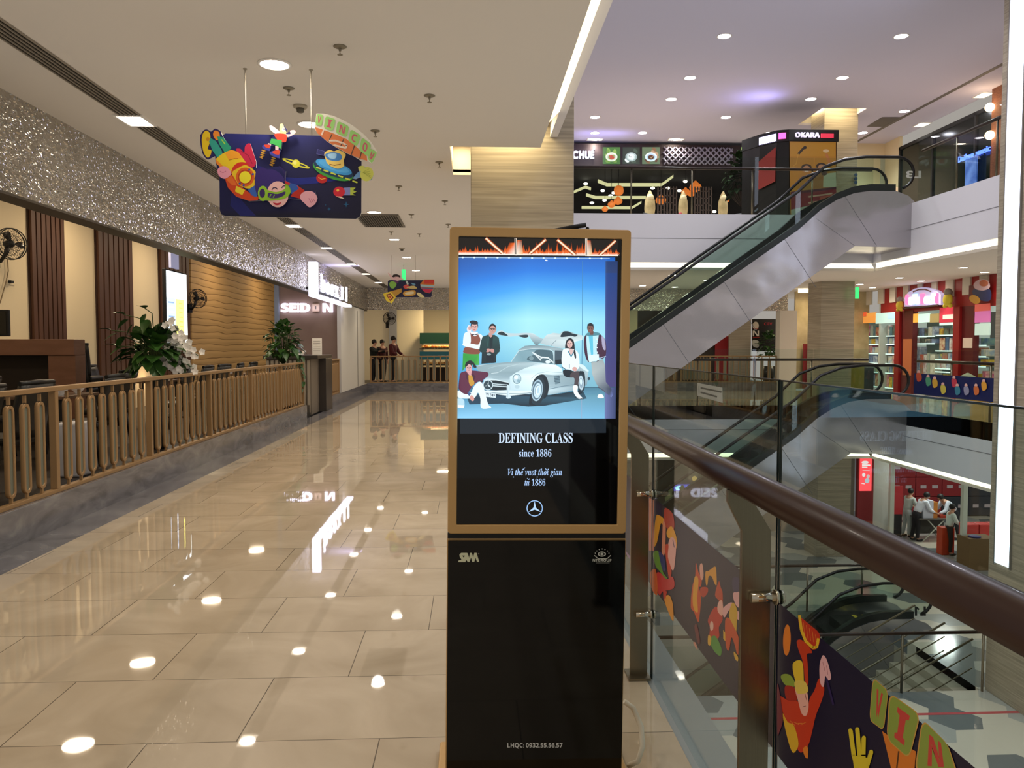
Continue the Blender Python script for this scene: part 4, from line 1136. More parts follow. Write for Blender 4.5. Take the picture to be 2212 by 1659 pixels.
a.ell(1015, 1290, 108, 130, '#eebab4'); a.poly([(1095, 1330), (1118, 1345), (1095, 1360), (1060, 1362)], '#eebab4')
a.line([(958, 1245), (972, 1226), (996, 1224), (1012, 1240)], 9, '#2b1a4a'); a.line([(1055, 1226), (1070, 1208), (1090, 1206), (1104, 1220)], 9, '#2b1a4a')
a.poly([(890, 1250), (1000, 1268), (1085, 1235), (1092, 1180), (1132, 1205), (1146, 1262), (1100, 1325), (1000, 1350), (890, 1345)], '#8cbc2c', True)
a.poly([(925, 1275), (1010, 1288), (1088, 1262), (1078, 1300), (1010, 1328), (925, 1322)], '#3b2766', True); a.line([(950, 1290), (935, 1318)], 9, '#7fb03a'); a.line([(985, 1295), (970, 1322)], 9, '#7fb03a')
a.ell(868, 1282, 50, 76, '#93c42e'); a.ell(862, 1280, 28, 46, '#36245e')
a.poly([(968, 1372), (1010, 1380), (1052, 1370), (1030, 1395), (995, 1398)], '#b81e34', True)
a.poly([(1088, 1150), (1150, 1180), (1215, 1200), (1235, 1235), (1150, 1290), (1140, 1230)], '#2d56a6'); a.poly([(1085, 1152), (1140, 1180), (1130, 1200), (1090, 1185)], '#c22c2c')
a.poly([(1205, 1200), (1282, 1250), (1250, 1336), (1145, 1312), (1165, 1275), (1225, 1238)], '#bd2a1c')
a.poly([(1246, 1290), (1300, 1258), (1370, 1268), (1408, 1325), (1388, 1385), (1332, 1420), (1285, 1382), (1244, 1340)], '#e9a9b4', True)
for k in range(3): a.line([(1325 + k * 22, 1330 + k * 4), (1348 + k * 18, 1375 - k * 8)], 5, '#b8607c')
a.build('print', M_PRINT, kids(hb)[-1])
# small jumping figure
FY2 = BY - 0.02
sm_out = [(930, 612), (955, 606), (1030, 660), (1040, 594), (1065, 588), (1105, 645), (1108, 680), (1135, 655), (1180, 648), (1192, 680), (1100, 730), (1095, 765), (1060, 770), (1050, 842), (1035, 870), (1030, 930), (940, 900), (945, 860), (985, 850), (990, 810), (945, 800), (930, 858), (865, 830), (870, 790), (920, 790), (935, 740), (990, 700), (985, 690), (940, 650)]
cutout('jumper_cutout', sm_out, C3, FY2, hb, 0.006)
a = Art(flat_place(FY2), (0, -1, 0), 1.5e-4).frame(*C3)
a.poly(sm_out, '#1a1c5c'); a.poly([(930, 612), (955, 606), (1030, 662), (1040, 690), (1000, 692), (945, 652)], '#f0c8c8', True); a.poly([(1036, 600), (1062, 588), (1085, 640), (1100, 680), (1060, 700), (1035, 690)], '#f0d890', True); a.ell(1072, 645, 16, 20, '#f6e6d8'); a.ell(1078, 640, 6, 8, '#20184a')
a.poly([(1080, 690), (1140, 690), (1135, 658), (1178, 650), (1190, 680), (1130, 716), (1090, 715)], '#f0c0c4', True)
a.poly([(985, 688), (1095, 692), (1098, 762), (1050, 768), (1000, 735)], '#d8402a', True); a.poly([(950, 735), (1055, 752), (1050, 842), (1008, 810), (990, 800), (935, 780)], '#3fae54')
a.poly([(920, 780), (950, 790), (935, 830), (905, 820)], '#f0c8c8'); a.poly([(990, 805), (1025, 820), (1020, 850), (990, 845)], '#f0c8c8')
a.poly([(868, 800), (935, 795), (945, 830), (925, 856), (866, 830)], '#3c3f9c', True); a.poly([(880, 796), (940, 800), (932, 830), (895, 822)], '#d0422c', True)
a.poly([(940, 868), (1030, 850), (1034, 905), (1020, 930), (945, 895)], '#3c3f9c', True); a.poly([(965, 862), (1028, 850), (1026, 895), (975, 885)], '#d0422c', True)
a.build('print', M_PRINT, kids(hb)[-1])
a = Art(flat_place(BY), (0, -1, 0), 1e-4, 0.004).frame(*C3)
for bx, by_ in ((855, 850), (955, 925)):
    z = [(bx, by_), (bx + 38, by_ + 8), (bx - 5, by_ + 22), (bx + 35, by_ + 32), (bx - 12, by_ + 46), (bx + 28, by_ + 56), (bx - 20, by_ + 70), (bx + 10, by_ + 82)]
    a.line(z, 9, '#e2a83a')
a.build('springs_print', M_PRINT, hb)
# curved VINCOM banner cut-out
par = [(1398, 484), (1470, 486), (1560, 505), (1660, 548), (1760, 604), (1860, 682), (1945, 770), (2006, 868), (1950, 985), (1905, 955), (1840, 940), (1780, 912), (1700, 880), (1600, 825), (1500, 760), (1430, 700), (1380, 640)]
FY3 = BY - 0.06
cutout('letter_arc_cutout', par, C3, FY3, hb, 0.008)
a = Art(flat_place(FY3), (0, -1, 0), 1.5e-4).frame(*C3)
a.poly(par, '#f0ead8')
a.poly([(1382, 620), (1450, 640), (1560, 680), (1700, 740), (1800, 820), (1900, 910), (1905, 955), (1840, 938), (1700, 878), (1600, 822), (1500, 758), (1405, 680)], '#e9834c')
for x0, y0, x1, y1 in ((1555, 690, 1520, 765), (1670, 740, 1630, 835), (1780, 800, 1745, 895), (1850, 860, 1830, 935)): a.line([(x0, y0), (x1, y1)], 10, '#5b4a44')
a.line([(1525, 755), (1590, 755), (1660, 780), (1700, 800), (1690, 830), (1620, 810), (1570, 800)], 18, '#f4ddc8'); a.line([(1470, 650), (1450, 700)], 16, '#f7d9c4')
arc = [('V', (1402, 488), (1468, 498), (1452, 612), (1386, 600)), ('I', (1490, 508), (1592, 542), (1562, 660), (1470, 632)), ('N', (1612, 558), (1726, 612), (1700, 726), (1590, 678)),
       ('C', (1742, 640), (1846, 706), (1802, 816), (1712, 756)), ('O', (1852, 722), (1946, 792), (1912, 916), (1822, 850)), ('M', (1936, 830), (2006, 876), (1952, 984), (1906, 930))]
for ch, *q in arc:
    def lp(u, v): return tuple(q[0][i] * (1 - u) * (1 - v) + q[1][i] * u * (1 - v) + q[2][i] * u * v + q[3][i] * (1 - u) * v for i in (0, 1))
    a.poly([lp(u, v) for u, v in rounded(0, 0, 1, 1, .22, 4)], '#a6dc7c')
    a.text(sansb(ch), [lp(.26, .18), lp(.74, .18), lp(.74, .82), lp(.26, .82)], '#d9637a', 0.01)
a.build('print', M_PRINT, kids(hb)[-1])
sh_out = [(1760, 1130), (1800, 1080), (1825, 1060), (1815, 1020), (1850, 1005), (1895, 1020), (1950, 1040), (1966, 1100), (1950, 1145), (1900, 1160), (1850, 1140), (1840, 1115), (1790, 1138)]
cutout('shell_cutout', sh_out, C3, FY2, hb, 0.006)
a = Art(flat_place(FY2), (0, -1, 0), 1.5e-4).frame(*C3)
a.poly(sh_out, '#6f9fd0', False); a.ell(1900, 1088, 66, 72, '#dfe06a', 20); a.poly([(1815, 1020), (1850, 1005), (1880, 1015), (1850, 1050), (1830, 1060)], '#dfe06a', True)
for k in range(5): a.line([(1860, 1070), (1925 + 8 * k, 1035 + k * 25)], 3, '#a8b04a')
a.build('print', M_PRINT, kids(hb)[-1])
for px in (531, 673):
    q0 = P(px, 165, Z=H2); q = P(px, 292, Y=BY)
    MB().tube([(q.x, BY + .006, H2), (q.x, BY + .006, q.z - 0.02)], 0.005, 8).build('hanging_strap', mat('clear_strap', '#b9b0a0', 0.4), hb)
    MB().lathe([(0.014, H2 - 0.006), (0.014, H2)], c=(q.x, BY + .006, 0), n=12).build('ceiling_plug', mat('detector_beige'), kids(hb)[-1])

# ---- small far hanging board
BY2 = 17.5
C4 = (600, 540, 5.184)
h2 = thing('hanging_board', 'small dark blue hanging board with cartoon cut-outs far down the corridor', 'hanging sign', (-1.3, BY2, 2.5))
cutout('board', rounded(1232, 338, 1725, 530, 22), C4, BY2, h2, 0.012)
a = Art(flat_place(BY2), (0, -1, 0), 6e-4, 6e-4).frame(*C4)
a.poly(rounded(1232, 338, 1725, 530, 22), '#14163e')
for pts, c in [([(1250, 370), (1290, 350), (1330, 380), (1300, 430), (1262, 420)], '#7fb04a'), ([(1290, 340), (1350, 345), (1340, 375)], '#5c2a5c'),
               ([(1405, 410), (1440, 385), (1470, 410), (1440, 440)], '#c8504a'), ([(1440, 420), (1520, 400), (1560, 430), (1500, 435)], '#c8b070'), ([(1490, 370), (1540, 380), (1530, 400)], '#6a9ab8'),
               ([(1410, 470), (1530, 450), (1535, 505), (1425, 515)], '#c8943c'), ([(1430, 478), (1515, 465), (1518, 492), (1440, 500)], '#d8c8a0'), ([(1555, 485), (1590, 480), (1645, 528), (1590, 528)], '#d8c890'),
               ([(1432, 350), (1450, 348), (1465, 380), (1450, 388)], '#b8c8c0')]:
    a.poly(pts, c, True)
a.build('print', M_PRINT, h2)
oc = [(1178, 490), (1262, 465), (1330, 445), (1385, 430), (1388, 470), (1320, 520), (1278, 600), (1215, 570)]
cutout('square_cutout', oc, C4, BY2 - .03, h2, .008)
a = Art(flat_place(BY2 - .03), (0, -1, 0), 6e-4, 6e-4).frame(*C4)
a.poly(oc, '#b88a38'); a.poly([(1178, 490), (1265, 466), (1322, 530), (1278, 600), (1215, 570)], '#dcc23c'); a.poly([(1212, 500), (1262, 485), (1300, 535), (1258, 575)], '#7c2c2c'); a.poly([(1230, 508), (1262, 500), (1285, 535), (1255, 556)], '#e0b04c'); a.poly([(1243, 518), (1262, 513), (1270, 533), (1255, 541)], '#b03c2c')
a.build('print', M_PRINT, kids(h2)[-1])
oc = [(1640, 330), (1752, 330), (1755, 380), (1740, 440), (1700, 485), (1640, 470), (1600, 420), (1595, 380)]
cutout('cake_cutout', oc, C4, BY2 - .04, h2, .008)
a = Art(flat_place(BY2 - .04), (0, -1, 0), 6e-4, 6e-4).frame(*C4)
a.poly(oc, '#c8702c'); a.poly([(1645, 335), (1750, 335), (1745, 380), (1640, 378)], '#c83830'); a.poly([(1598, 385), (1750, 395), (1745, 420), (1600, 410)], '#9ab8c0'); a.poly([(1605, 430), (1738, 445), (1700, 480), (1640, 468)], '#c02850'); a.line([(1610, 425), (1740, 430)], 9, '#34508c')
a.build('print', M_PRINT, kids(h2)[-1])
oc = [(1230, 255), (1250, 262), (1285, 300), (1295, 275), (1330, 270), (1370, 285), (1375, 315), (1420, 325), (1340, 345), (1270, 325)]
cutout('waving_child_cutout', oc, C4, BY2 - .02, h2, .008)
a = Art(flat_place(BY2 - .02), (0, -1, 0), 6e-4, 6e-4).frame(*C4)
a.poly(oc, '#e0b8b8'); a.poly([(1280, 300), (1295, 275), (1330, 270), (1372, 286), (1372, 312), (1350, 300), (1320, 298), (1296, 306)], '#241a1c'); a.line([(1305, 313), (1320, 310)], 4, '#241a1c'); a.line([(1340, 313), (1352, 310)], 4, '#241a1c')
a.build('print', M_PRINT, kids(h2)[-1])
q = P(872, 600, Y=BY2)
for dx in (-.25, .25): MB().tube([(q.x + dx, BY2 + .006, H2), (q.x + dx, BY2 + .006, 2.92)], 0.005, 6).build('hanging_strap', mat('clear_strap'), h2)

# ================================================================ display totem
KX, KY = 0.205, 2.70
kio = thing('display_totem', 'tall gold-framed digital display totem standing in front of the glass railing', 'digital display', (KX, KY, 0))
kio.rotation_euler = (0, R(0.62), 0)
bpy.context.view_layer.update()
KINV = kio.matrix_world.inverted()
M_KG = mat('gold_bronze_frame', '#b9925c', 0.42, 0.15)
def kb(mb, name, m, parent=None, **k):
    """totem parts are modelled in the totem's own leaning frame"""
    o = mb.build(name, m, None, **k); o.parent = parent or kio; return o
def ring_prism(mb, x0, x1, z0, z1, w, r, y0, y1):
    n = 6
    out = rounded(x0, z0, x1, z1, r, n); inn = rounded(x0 + w, z0 + w, x1 - w, z1 - w, 0.004, n); N_ = len(out)
    for (ya, fl) in ((y0, 0), (y1, 1)):
        mb.add([(p[0], ya, p[1]) for p in out] + [(p[0], ya, p[1]) for p in inn], [(i, (i + 1) % N_, N_ + (i + 1) % N_, N_ + i) for i in range(N_)])
    for lp in (out, inn):
        mb.add([(p[0], y0, p[1]) for p in lp] + [(p[0], y1, p[1]) for p in lp], [(i, (i + 1) % N_, N_ + (i + 1) % N_, N_ + i) for i in range(N_)])
    return mb
fr_ = ring_prism(MB(), -0.302, 0.302, 0.915, 1.938, 0.030, 0.012, 0.0, 0.065)
kb(fr_, 'frame', M_KG, bevel=0.003)
scr = kb(MB().box(-0.272, 0.272, 0.010, 0.03, 0.945, 1.908), 'bezel', mat('screen_glass_black', '#020203', 0.04))
kb(MB().box(-0.295, 0.295, 0.03, 0.07, 0.92, 1.93), 'back_case', M_BLACKM)
kb(MB().box(-0.302, 0.302, 0.012, 0.06, 0.895, 0.915), 'neck_gap', M_BLACKM)
kb(MB().box(-0.300, 0.300, 0.0, 0.01, 0.03, 0.892), 'lower_glass_panel', mat('totem_black_glass', '#040404', 0.05, spec=.35))
kb(MB().box(-0.304, 0.304, 0.0105, 0.075, 0.03, 0.897), 'cabinet', M_KG, bevel=0.003)
kb(MB().box(-0.335, 0.345, -0.20, 0.34, 0.0, 0.035), 'base_plate', M_KG, bevel=0.008)
# black pen-like arm lying on top
kb(MB().tube([(0.045, 0.05, 1.940), (0.10, 0.04, 1.948), (0.155, 0.035, 1.957)], [0.004, 0.007, 0.008], 8).ball((0.16, .035, 1.945), 0.006, 8).box(0.08, .155, .03, .06, 1.938, 1.944), 'sensor_arm', M_BLACKM)
SY = 0.0095
def kplace(x, y):
    """totem screen plane (depth SY of the totem frame) under target pixel x, y"""
    d = _f + _r * ((x - CX) / F_PX) - _u * ((y - CY) / F_PX)
    o = KINV @ Vector((0, 0, EYE)); d = KINV.to_3x3() @ d
    t = (SY - o.y) / d.y
    return kio.matrix_world @ (o + d * t)
KN = kio.matrix_world.to_3x3() @ Vector((0, -1, 0))
a = Art(kplace, KN, 2.5e-5, 1e-4)
a.frame(0, 0, 1)
# backdrop of the advert
L0, L1_, T0, B0 = 986, 1330, 513, 904
def band(y0, y1, c0l, c0r, c1l, c1r, x0=L0, x1=1329): a.poly([(x0, y0), (x1, y0), (x1, y1), (x0, y1)], [c0l, c0r, c1r, c1l], same=True)
stops = [(552, '#1b4f9c', '#0f56b4'), (585, '#1a5fb8', '#1470d0'), (620, '#1f7fe0', '#2f93e6'), (655, '#3aa0f4', '#62b8f0'), (690, '#4fb6f8', '#8fd8f2'), (730, '#4cb4f0', '#9bdcee'), (790, '#3fa0d8', '#86c4da'), (840, '#3a90c4', '#78b4c8')]
xm = 1140
mid = ['#1a62c0', '#1f78dc', '#42a2f0', '#78ccf6', '#a8eaf6', '#a4e4ee', '#86c8dc', '#74b0c6']
for i in range(len(stops) - 1):
    band(stops[i][0], stops[i + 1][0], stops[i][1], mid[i], stops[i + 1][1], mid[i + 1], L0, xm)
    band(stops[i][0], stops[i + 1][0], mid[i], stops[i][2], mid[i + 1], stops[i + 1][2], xm, 1329)
a.frame(960, 680, 5.53)
a.poly([(140, 868), (2045, 868), (2045, 1240), (138, 1238)], ['#2f6a88', '#4a7f94', '#6fb4d8', '#86c8f0'])
a.poly([(140, 1000), (900, 1000), (1500, 960), (2045, 930), (2045, 1240), (138, 1238)], ['#4a90b4', '#5a9cb8', '#548ea4', '#5a90a4', '#74b6dc', '#8ccef4'])
a.poly([(1925, -640), (2070, -640), (2045, 1240), (1915, 1240)], ['#15386e', '#1c3568', '#3f4a72', '#6a74a8'])
a.poly([(1925, -500), (2062, -500), (2050, 870), (1918, 870)], ['#173f86', '#1c3f80', '#4c4678', '#4f4a80'])
a.line([(1650, -640), (1648, 0), (1640, 870)], 7, '#3f7ea8'); a.line([(1640, 870), (1640, 1235)], 5, '#9aa4c0')
a.line([(1660, 866), (2045, 866)], 8, '#33566c')
# burning truss at the top
a.frame(940, 470, 3.687)
a.poly([(172, 160), (1458, 178), (1452, 308), (172, 300)], '#17120f')
a.poly([(172, 296), (1455, 306), (1455, 318), (172, 312)], '#0b1420')
def flames(x0, x1, y, seed, hmax=60):
    r = random.Random(seed); x = x0
    a.poly([(x0, y - 14), (x1, y - 12), (x1, y + 10), (x0, y + 10)], ['#e05a1c', '#e05a1c', '#fff0e0', '#fff0e0'])
    while x < x1:
        w = r.uniform(14, 34); h = r.uniform(12, hmax)
        a.poly([(x, y - 8), (x + w * .5, y - 8 - h), (x + w, y - 8)], ['#e8641e', '#7a2008', '#e8641e'], same=True)
        a.poly([(x + 3, y + 4), (x + w * .5, y - h * .35), (x + w - 3, y + 4)], ['#fff4e0', '#f08a30', '#fff4e0'], same=True)
        x += w * 0.8
flames(172, 632, 284, 1); flames(650, 1196, 290, 2, 90); flames(1212, 1455, 296, 3, 60)
a.poly([(655, 180), (690, 180), (700, 296), (650, 294)], ['#e86c24', '#7a2408', '#f8c080', '#fff0e0']); a.poly([(1212, 182), (1240, 184), (1250, 296), (1208, 296)], ['#e86c24', '#7a2408', '#f8c080', '#fff0e0'])
a.poly([(590, 200), (632, 200), (632, 290), (560, 288)], ['#5a1a08', '#e0601c', '#fff0e0', '#e8641e'])
for pts, w in [([(405, 166), (540, 288)], 17), ([(880, 176), (750, 290)], 16), ([(975, 178), (1115, 298)], 17), ([(1435, 186), (1310, 300)], 15)]:
    a.line(pts, w + 12, '#8a3010'); a.line(pts, w, '#f2b880'); a.line(pts, w * .4, '#fff2e2')
for x in (640, 1203): a.line([(x, 168), (x + 2, 305)], 17, '#d8c8b8'); a.line([(x, 168), (x + 2, 305)], 5, '#15100e')
a.line([(172, 292), (1455, 302)], 7, '#fff0e4'); a.line([(172, 302), (1455, 311)], 6, '#0a0c12'); a.line([(175, 318), (1390, 326)], 5, '#a8c8dc')
for k in range(13): a.ell(220 + k * 92, 318 + k * .7, 9, 6, '#d8f0ff')
a.ell(886, 342, 11, 5, '#f4fbff', 10)
# ---- the silver gullwing car and the people round it
a.frame(960, 680, 5.53)
a.poly([(300, 1070), (700, 1060), (1000, 1095), (1200, 1085), (1700, 1000), (1650, 900), (1250, 960), (640, 940), (260, 960)], ['#1d3f54', '#16303f', '#0f1f2a', '#122632', '#2f5668', '#16303c', '#0c161e', '#0f1e28', '#1c3c50'], same=False)
# open doors
a.poly([(1000, 215), (1060, 222), (1120, 262), (1180, 290), (1150, 330), (1100, 372), (1062, 330), (1020, 272)], ['#c6d8dc', '#d6e6e8', '#b8ccd2', '#a8c0c8', '#8aa4ac', '#5a7078', '#7f9aa2', '#a8bec4'])
a.poly([(625, 218), (655, 192), (700, 192), (740, 215), (860, 222), (1000, 216), (1005, 262), (960, 275), (870, 255), (780, 262), (720, 250), (640, 238)], '#bfd4da', True)
a.poly([(640, 222), (662, 205), (700, 205), (760, 250), (700, 246), (648, 236)], '#1d2c30', True); a.poly([(880, 250), (985, 238), (1000, 262), (955, 274)], '#24343a', True)
a.poly([(1180, 290), (1220, 240), (1300, 215), (1380, 225), (1420, 195), (1480, 195), (1560, 225), (1650, 248), (1645, 300), (1560, 320), (1540, 380), (1400, 400), (1275, 372), (1140, 345)], ['#c0d2d6', '#d2e2e4', '#c8dade', '#b8ccd0', '#8ca2a8', '#7a8e94', '#9ab4ba', '#c0d4d6', '#d0e4e6', '#dceef0', '#c2d8dc', '#b0c6cc', '#b8ccd2', '#b0c4ca'])
a.line([(1340, 300), (1290, 345), (1275, 372)], 5, '#6a8088'); a.poly([(1385, 262), (1420, 205), (1470, 198), (1530, 225), (1590, 240), (1560, 262), (1510, 250), (1450, 262)], '#16242a', True)
# roof, windscreen, cabin
a.poly([(880, 420), (960, 372), (1080, 358), (1240, 372), (1420, 405), (1420, 470), (1330, 600), (1310, 600), (1310, 440), (1260, 410), (1060, 400), (905, 425)], ['#8fa8b0', '#7f98a0', '#6f878f', '#88a0a8', '#9ab0b8', '#8aa0a8', '#a0b8c0', '#7a9098', '#90a8b0', '#a8bec4', '#a0b6bc', '#8fa8b0'])
a.poly([(795, 565), (890, 430), (1060, 405), (1255, 418), (1300, 448), (1305, 590), (1190, 575), (960, 560)], ['#8cb4c0', '#7fa4b0', '#6e919c', '#7698a4', '#8fb0ba', '#8aa8b0', '#5c7c88', '#7ba0ac'])
a.poly([(990, 540), (1005, 500), (1060, 480), (1100, 420), (1250, 425), (1290, 450), (1295, 580), (1100, 562)], '#4a6670', True)
a.poly([(1010, 520), (1040, 490), (1066, 520), (1040, 548)], '#7c98a0', True)
a.line([(1050, 450), (1100, 490), (1140, 530), (1150, 545)], 12, '#e0ecee'); a.line([(1060, 455), (1150, 505), (1240, 515), (1300, 570)], 16, '#dbe8ea'); a.line([(1130, 530), (1190, 505), (1240, 515)], 8, '#eef6f6'); a.ell(1236, 562, 30, 20, '#dfeef2')
a.line([(795, 565), (890, 428), (1060, 402), (1255, 414), (1302, 445), (1308, 600)], 7, '#c8dce0')
a.poly([(1320, 425), (1420, 430), (1425, 520), (1380, 590), (1320, 590)], '#41525c'); a.poly([(1322, 540), (1420, 530), (1400, 590), (1330, 596)], '#0e1418')
# body
a.poly([(370, 615), (420, 598), (560, 582), (760, 566), (960, 560), (1180, 576), (1330, 598), (1400, 640), (1420, 700), (1570, 740), (1600, 600), (1660, 600), (1705, 650), (1720, 700), (1700, 840), (1560, 900), (1240, 958), (1200, 900), (1100, 960), (1040, 920), (780, 930), (620, 900), (480, 850), (470, 780), (500, 750), (420, 690)],
       ['#b4ccd2', '#a8c0c8', '#9cb4bc', '#9ab2ba', '#a8c0c8', '#c4dadf', '#d8ecf0', '#d0e6ea', '#a4bcc4', '#8ca4ac', '#a0b8c0', '#c8dce2', '#d0e4e8', '#b0c8d0', '#7c98a4', '#90acb8', '#a8c2cc', '#cfe8f0', '#e8fbff', '#e0f6fc', '#c0dce6', '#c8e4ee', '#d8f0f6', '#c8e2ea', '#b4ced8', '#a8c2cc'])
a.poly([(370, 620), (560, 584), (760, 568), (960, 562), (1120, 580), (960, 640), (860, 690), (800, 745), (740, 800), (560, 755), (500, 750), (420, 690)],
       ['#8fa8b0', '#86a0a8', '#849ea8', '#94aeb6', '#b8d0d6', '#9cb6be', '#8ca6ae', '#94aeb8', '#c0d8e0', '#9ab4bc', '#a8c2ca', '#90aab2'])
a.poly([(780, 740), (860, 685), (980, 630), (1180, 590), (1330, 600), (1400, 650), (1415, 715), (1300, 720), (1180, 710), (1100, 735), (1050, 800), (1035, 915), (900, 930), (790, 890)],
       ['#d0eaf2', '#c4dee6', '#d8f0f4', '#e8fafc', '#f0ffff', '#e4f8fa', '#c0d6dc', '#d0e8ee', '#e0f6fa', '#f0ffff', '#e0f8fe', '#cdeaf4', '#c0e0ec', '#c4e0ea'])
a.line([(560, 700), (640, 690)], 5, '#dceef2'); a.line([(640, 690), (760, 620), (900, 585)], 7, '#b8d0d6'); a.line([(520, 640), (680, 600), (800, 590)], 6, '#a8c4cc')
a.line([(1040, 760), (1110, 700), (1220, 680), (1420, 690)], 6, '#a4c0ca')
a.poly([(1305, 730), (1370, 722), (1385, 815), (1325, 832)], '#6c8894')
for k in range(5): a.line([(1310, 745 + k * 18), (1380, 736 + k * 18)], 5, '#2e4450')
a.line([(1240, 890), (1400, 855), (1560, 830)], 8, '#6f8a98')
# rear quarter and wheel
a.poly([(1590, 590), (1660, 600), (1705, 650), (1725, 672), (1700, 675), (1640, 640)], '#d4ecf0', True)
a.poly([(1600, 700), (1640, 672), (1670, 690), (1680, 780), (1672, 880), (1640, 935), (1600, 930)], '#0d1a22', True)
a.ell(1635, 815, 44, 108, '#20343e', -3); a.ell(1632, 812, 32, 88, '#b8d0dc', -3); a.ell(1632, 815, 22, 60, '#8fa8b8', -3); a.ell(1630, 800, 14, 36, '#d8f0fa', -3); a.ell(1724, 762, 14, 20, '#2c4450')
# front wheel
a.poly([(1040, 920), (1060, 800), (1110, 730), (1180, 712), (1225, 760), (1245, 850), (1230, 955), (1180, 1000), (1160, 860), (1120, 760)], '#101a20', True)
a.ell(1118, 908, 82, 172, '#1e2c34', 8); a.ell(1108, 902, 66, 130, '#aac8d8', 8); a.ell(1108, 902, 56, 112, '#5a7484', 8); a.ell(1112, 905, 44, 92, '#c8e4f2', 8); a.ell(1110, 900, 30, 62, '#88a4b4', 8); a.ell(1116, 905, 28, 58, '#e6fbff', 8); a.ell(1122, 900, 14, 40, '#b8d8e8', 8)
a.poly([(1030, 940), (1050, 1050), (1090, 1082), (1050, 1080), (1010, 1060)], '#0c151a', True)
# grille, star, lamp, bumper, plate
a.poly([(480, 860), (478, 800), (520, 776), (600, 780), (700, 795), (765, 815), (770, 880), (740, 898), (560, 898)], '#131d22', True)
a.line([(560, 822), (762, 838)], 10, '#c8dce4'); a.line([(560, 846), (762, 860)], 12, '#c8dce4'); a.line([(500, 778), (620, 780), (760, 808)], 7, '#e0f2f8')
a.ell(520, 838, 62, 62, '#c8dde4'); a.ell(520, 838, 52, 52, '#2a3c44')
for t_ in (-80, 40, 160): a.poly([(520 + 54 * math.cos(R(t_)), 838 + 54 * math.sin(R(t_))), (520 + 11 * math.cos(R(t_ + 60)), 838 + 11 * math.sin(R(t_ + 60))), (520 + 11 * math.cos(R(t_ - 60)), 838 + 11 * math.sin(R(t_ - 60)))], '#d8ecf2', same=True)
a.ell(868, 765, 64, 72, '#d8f0f6'); a.ell(866, 765, 52, 60, '#6c8c98'); a.ell(868, 765, 44, 52, '#bcd8e2'); a.ell(855, 745, 24, 26, '#eafcff'); a.ell(885, 790, 18, 20, '#8cb0be'); a.ell(868, 858, 30, 22, '#b8d4de')
a.poly([(480, 905), (640, 905), (760, 915), (1000, 905), (1045, 920), (1035, 938), (900, 955), (760, 965), (600, 945), (480, 925)], '#e2f6fc', True); a.line([(520, 928), (700, 940), (900, 944), (1040, 930)], 6, '#5c7884')
a.poly([(745, 850), (775, 850), (775, 940), (795, 985), (770, 1000), (738, 990), (745, 930)], '#cfe6ee', True); a.line([(750, 855), (752, 985)], 5, '#88a4b0')
a.poly([(484, 920), (610, 938), (614, 992), (486, 978)], '#dceef6')
a.text('W 349', [(494, 928), (602, 945), (602, 982), (494, 968)], '#2c3c4a', 0.01)
def head(x, y, rx, ry, skin, hair, rot=0, hr=0.75):
    a.ell(x, y - ry * 0.12, rx * 1.12, ry * 1.08, hair, rot); a.ell(x, y + ry * 0.18, rx, ry * 0.9, skin, rot)
    a.line([(x - rx * .6, y - ry * .02), (x - rx * .15, y - ry * .04)], ry * .10, '#3a2820'); a.line([(x + rx * .15, y - ry * .04), (x + rx * .6, y - ry * .02)], ry * .10, '#3a2820')
    a.ell(x - rx * .36, y + ry * .12, rx * .14, ry * .07, '#20140f'); a.ell(x + rx * .36, y + ry * .12, rx * .14, ry * .07, '#20140f')
    a.line([(x, y + ry * .12), (x + rx * .06, y + ry * .42)], rx * .12, '#9a6a62'); a.line([(x - rx * .28, y + ry * .66), (x + rx * .28, y + ry * .66)], ry * .10, '#a0484c')
# standing in waistcoat and green trousers
a.poly([(222, 460), (412, 458), (412, 600), (330, 600), (300, 560), (240, 640), (215, 672)], ['#2f9a34', '#3aa83c', '#4cb04a', '#2c8a30', '#2f9434', '#3aa840', '#2c8c30'])
a.poly([(300, 225), (350, 205), (430, 250), (420, 400), (410, 468), (230, 455), (250, 380), (235, 350)], '#8a4a34', True); a.poly([(232, 395), (415, 420), (408, 470), (228, 456)], '#84452f')
a.poly([(236, 230), (280, 205), (308, 215), (312, 340), (250, 365), (222, 345)], '#e4f2f8', True); a.poly([(400, 225), (450, 245), (472, 300), (455, 380), (410, 410), (330, 395), (232, 372), (225, 340), (330, 345), (405, 355), (430, 290)], '#e8f6fb', True)
a.poly([(300, 200), (400, 205), (395, 240), (365, 258), (330, 240)], '#f2fafc'); a.poly([(330, 225), (360, 235), (392, 222), (390, 243), (360, 240), (332, 250)], '#3a3038')
a.poly([(268, 170), (288, 125), (312, 140), (318, 200), (285, 215)], '#e8e4e8', True); a.ell(302, 160, 18, 24, '#d8a49c')
head(358, 140, 40, 56, '#d9a8a0', '#241a18'); a.ell(352, 92, 52, 24, '#241a18', 8)
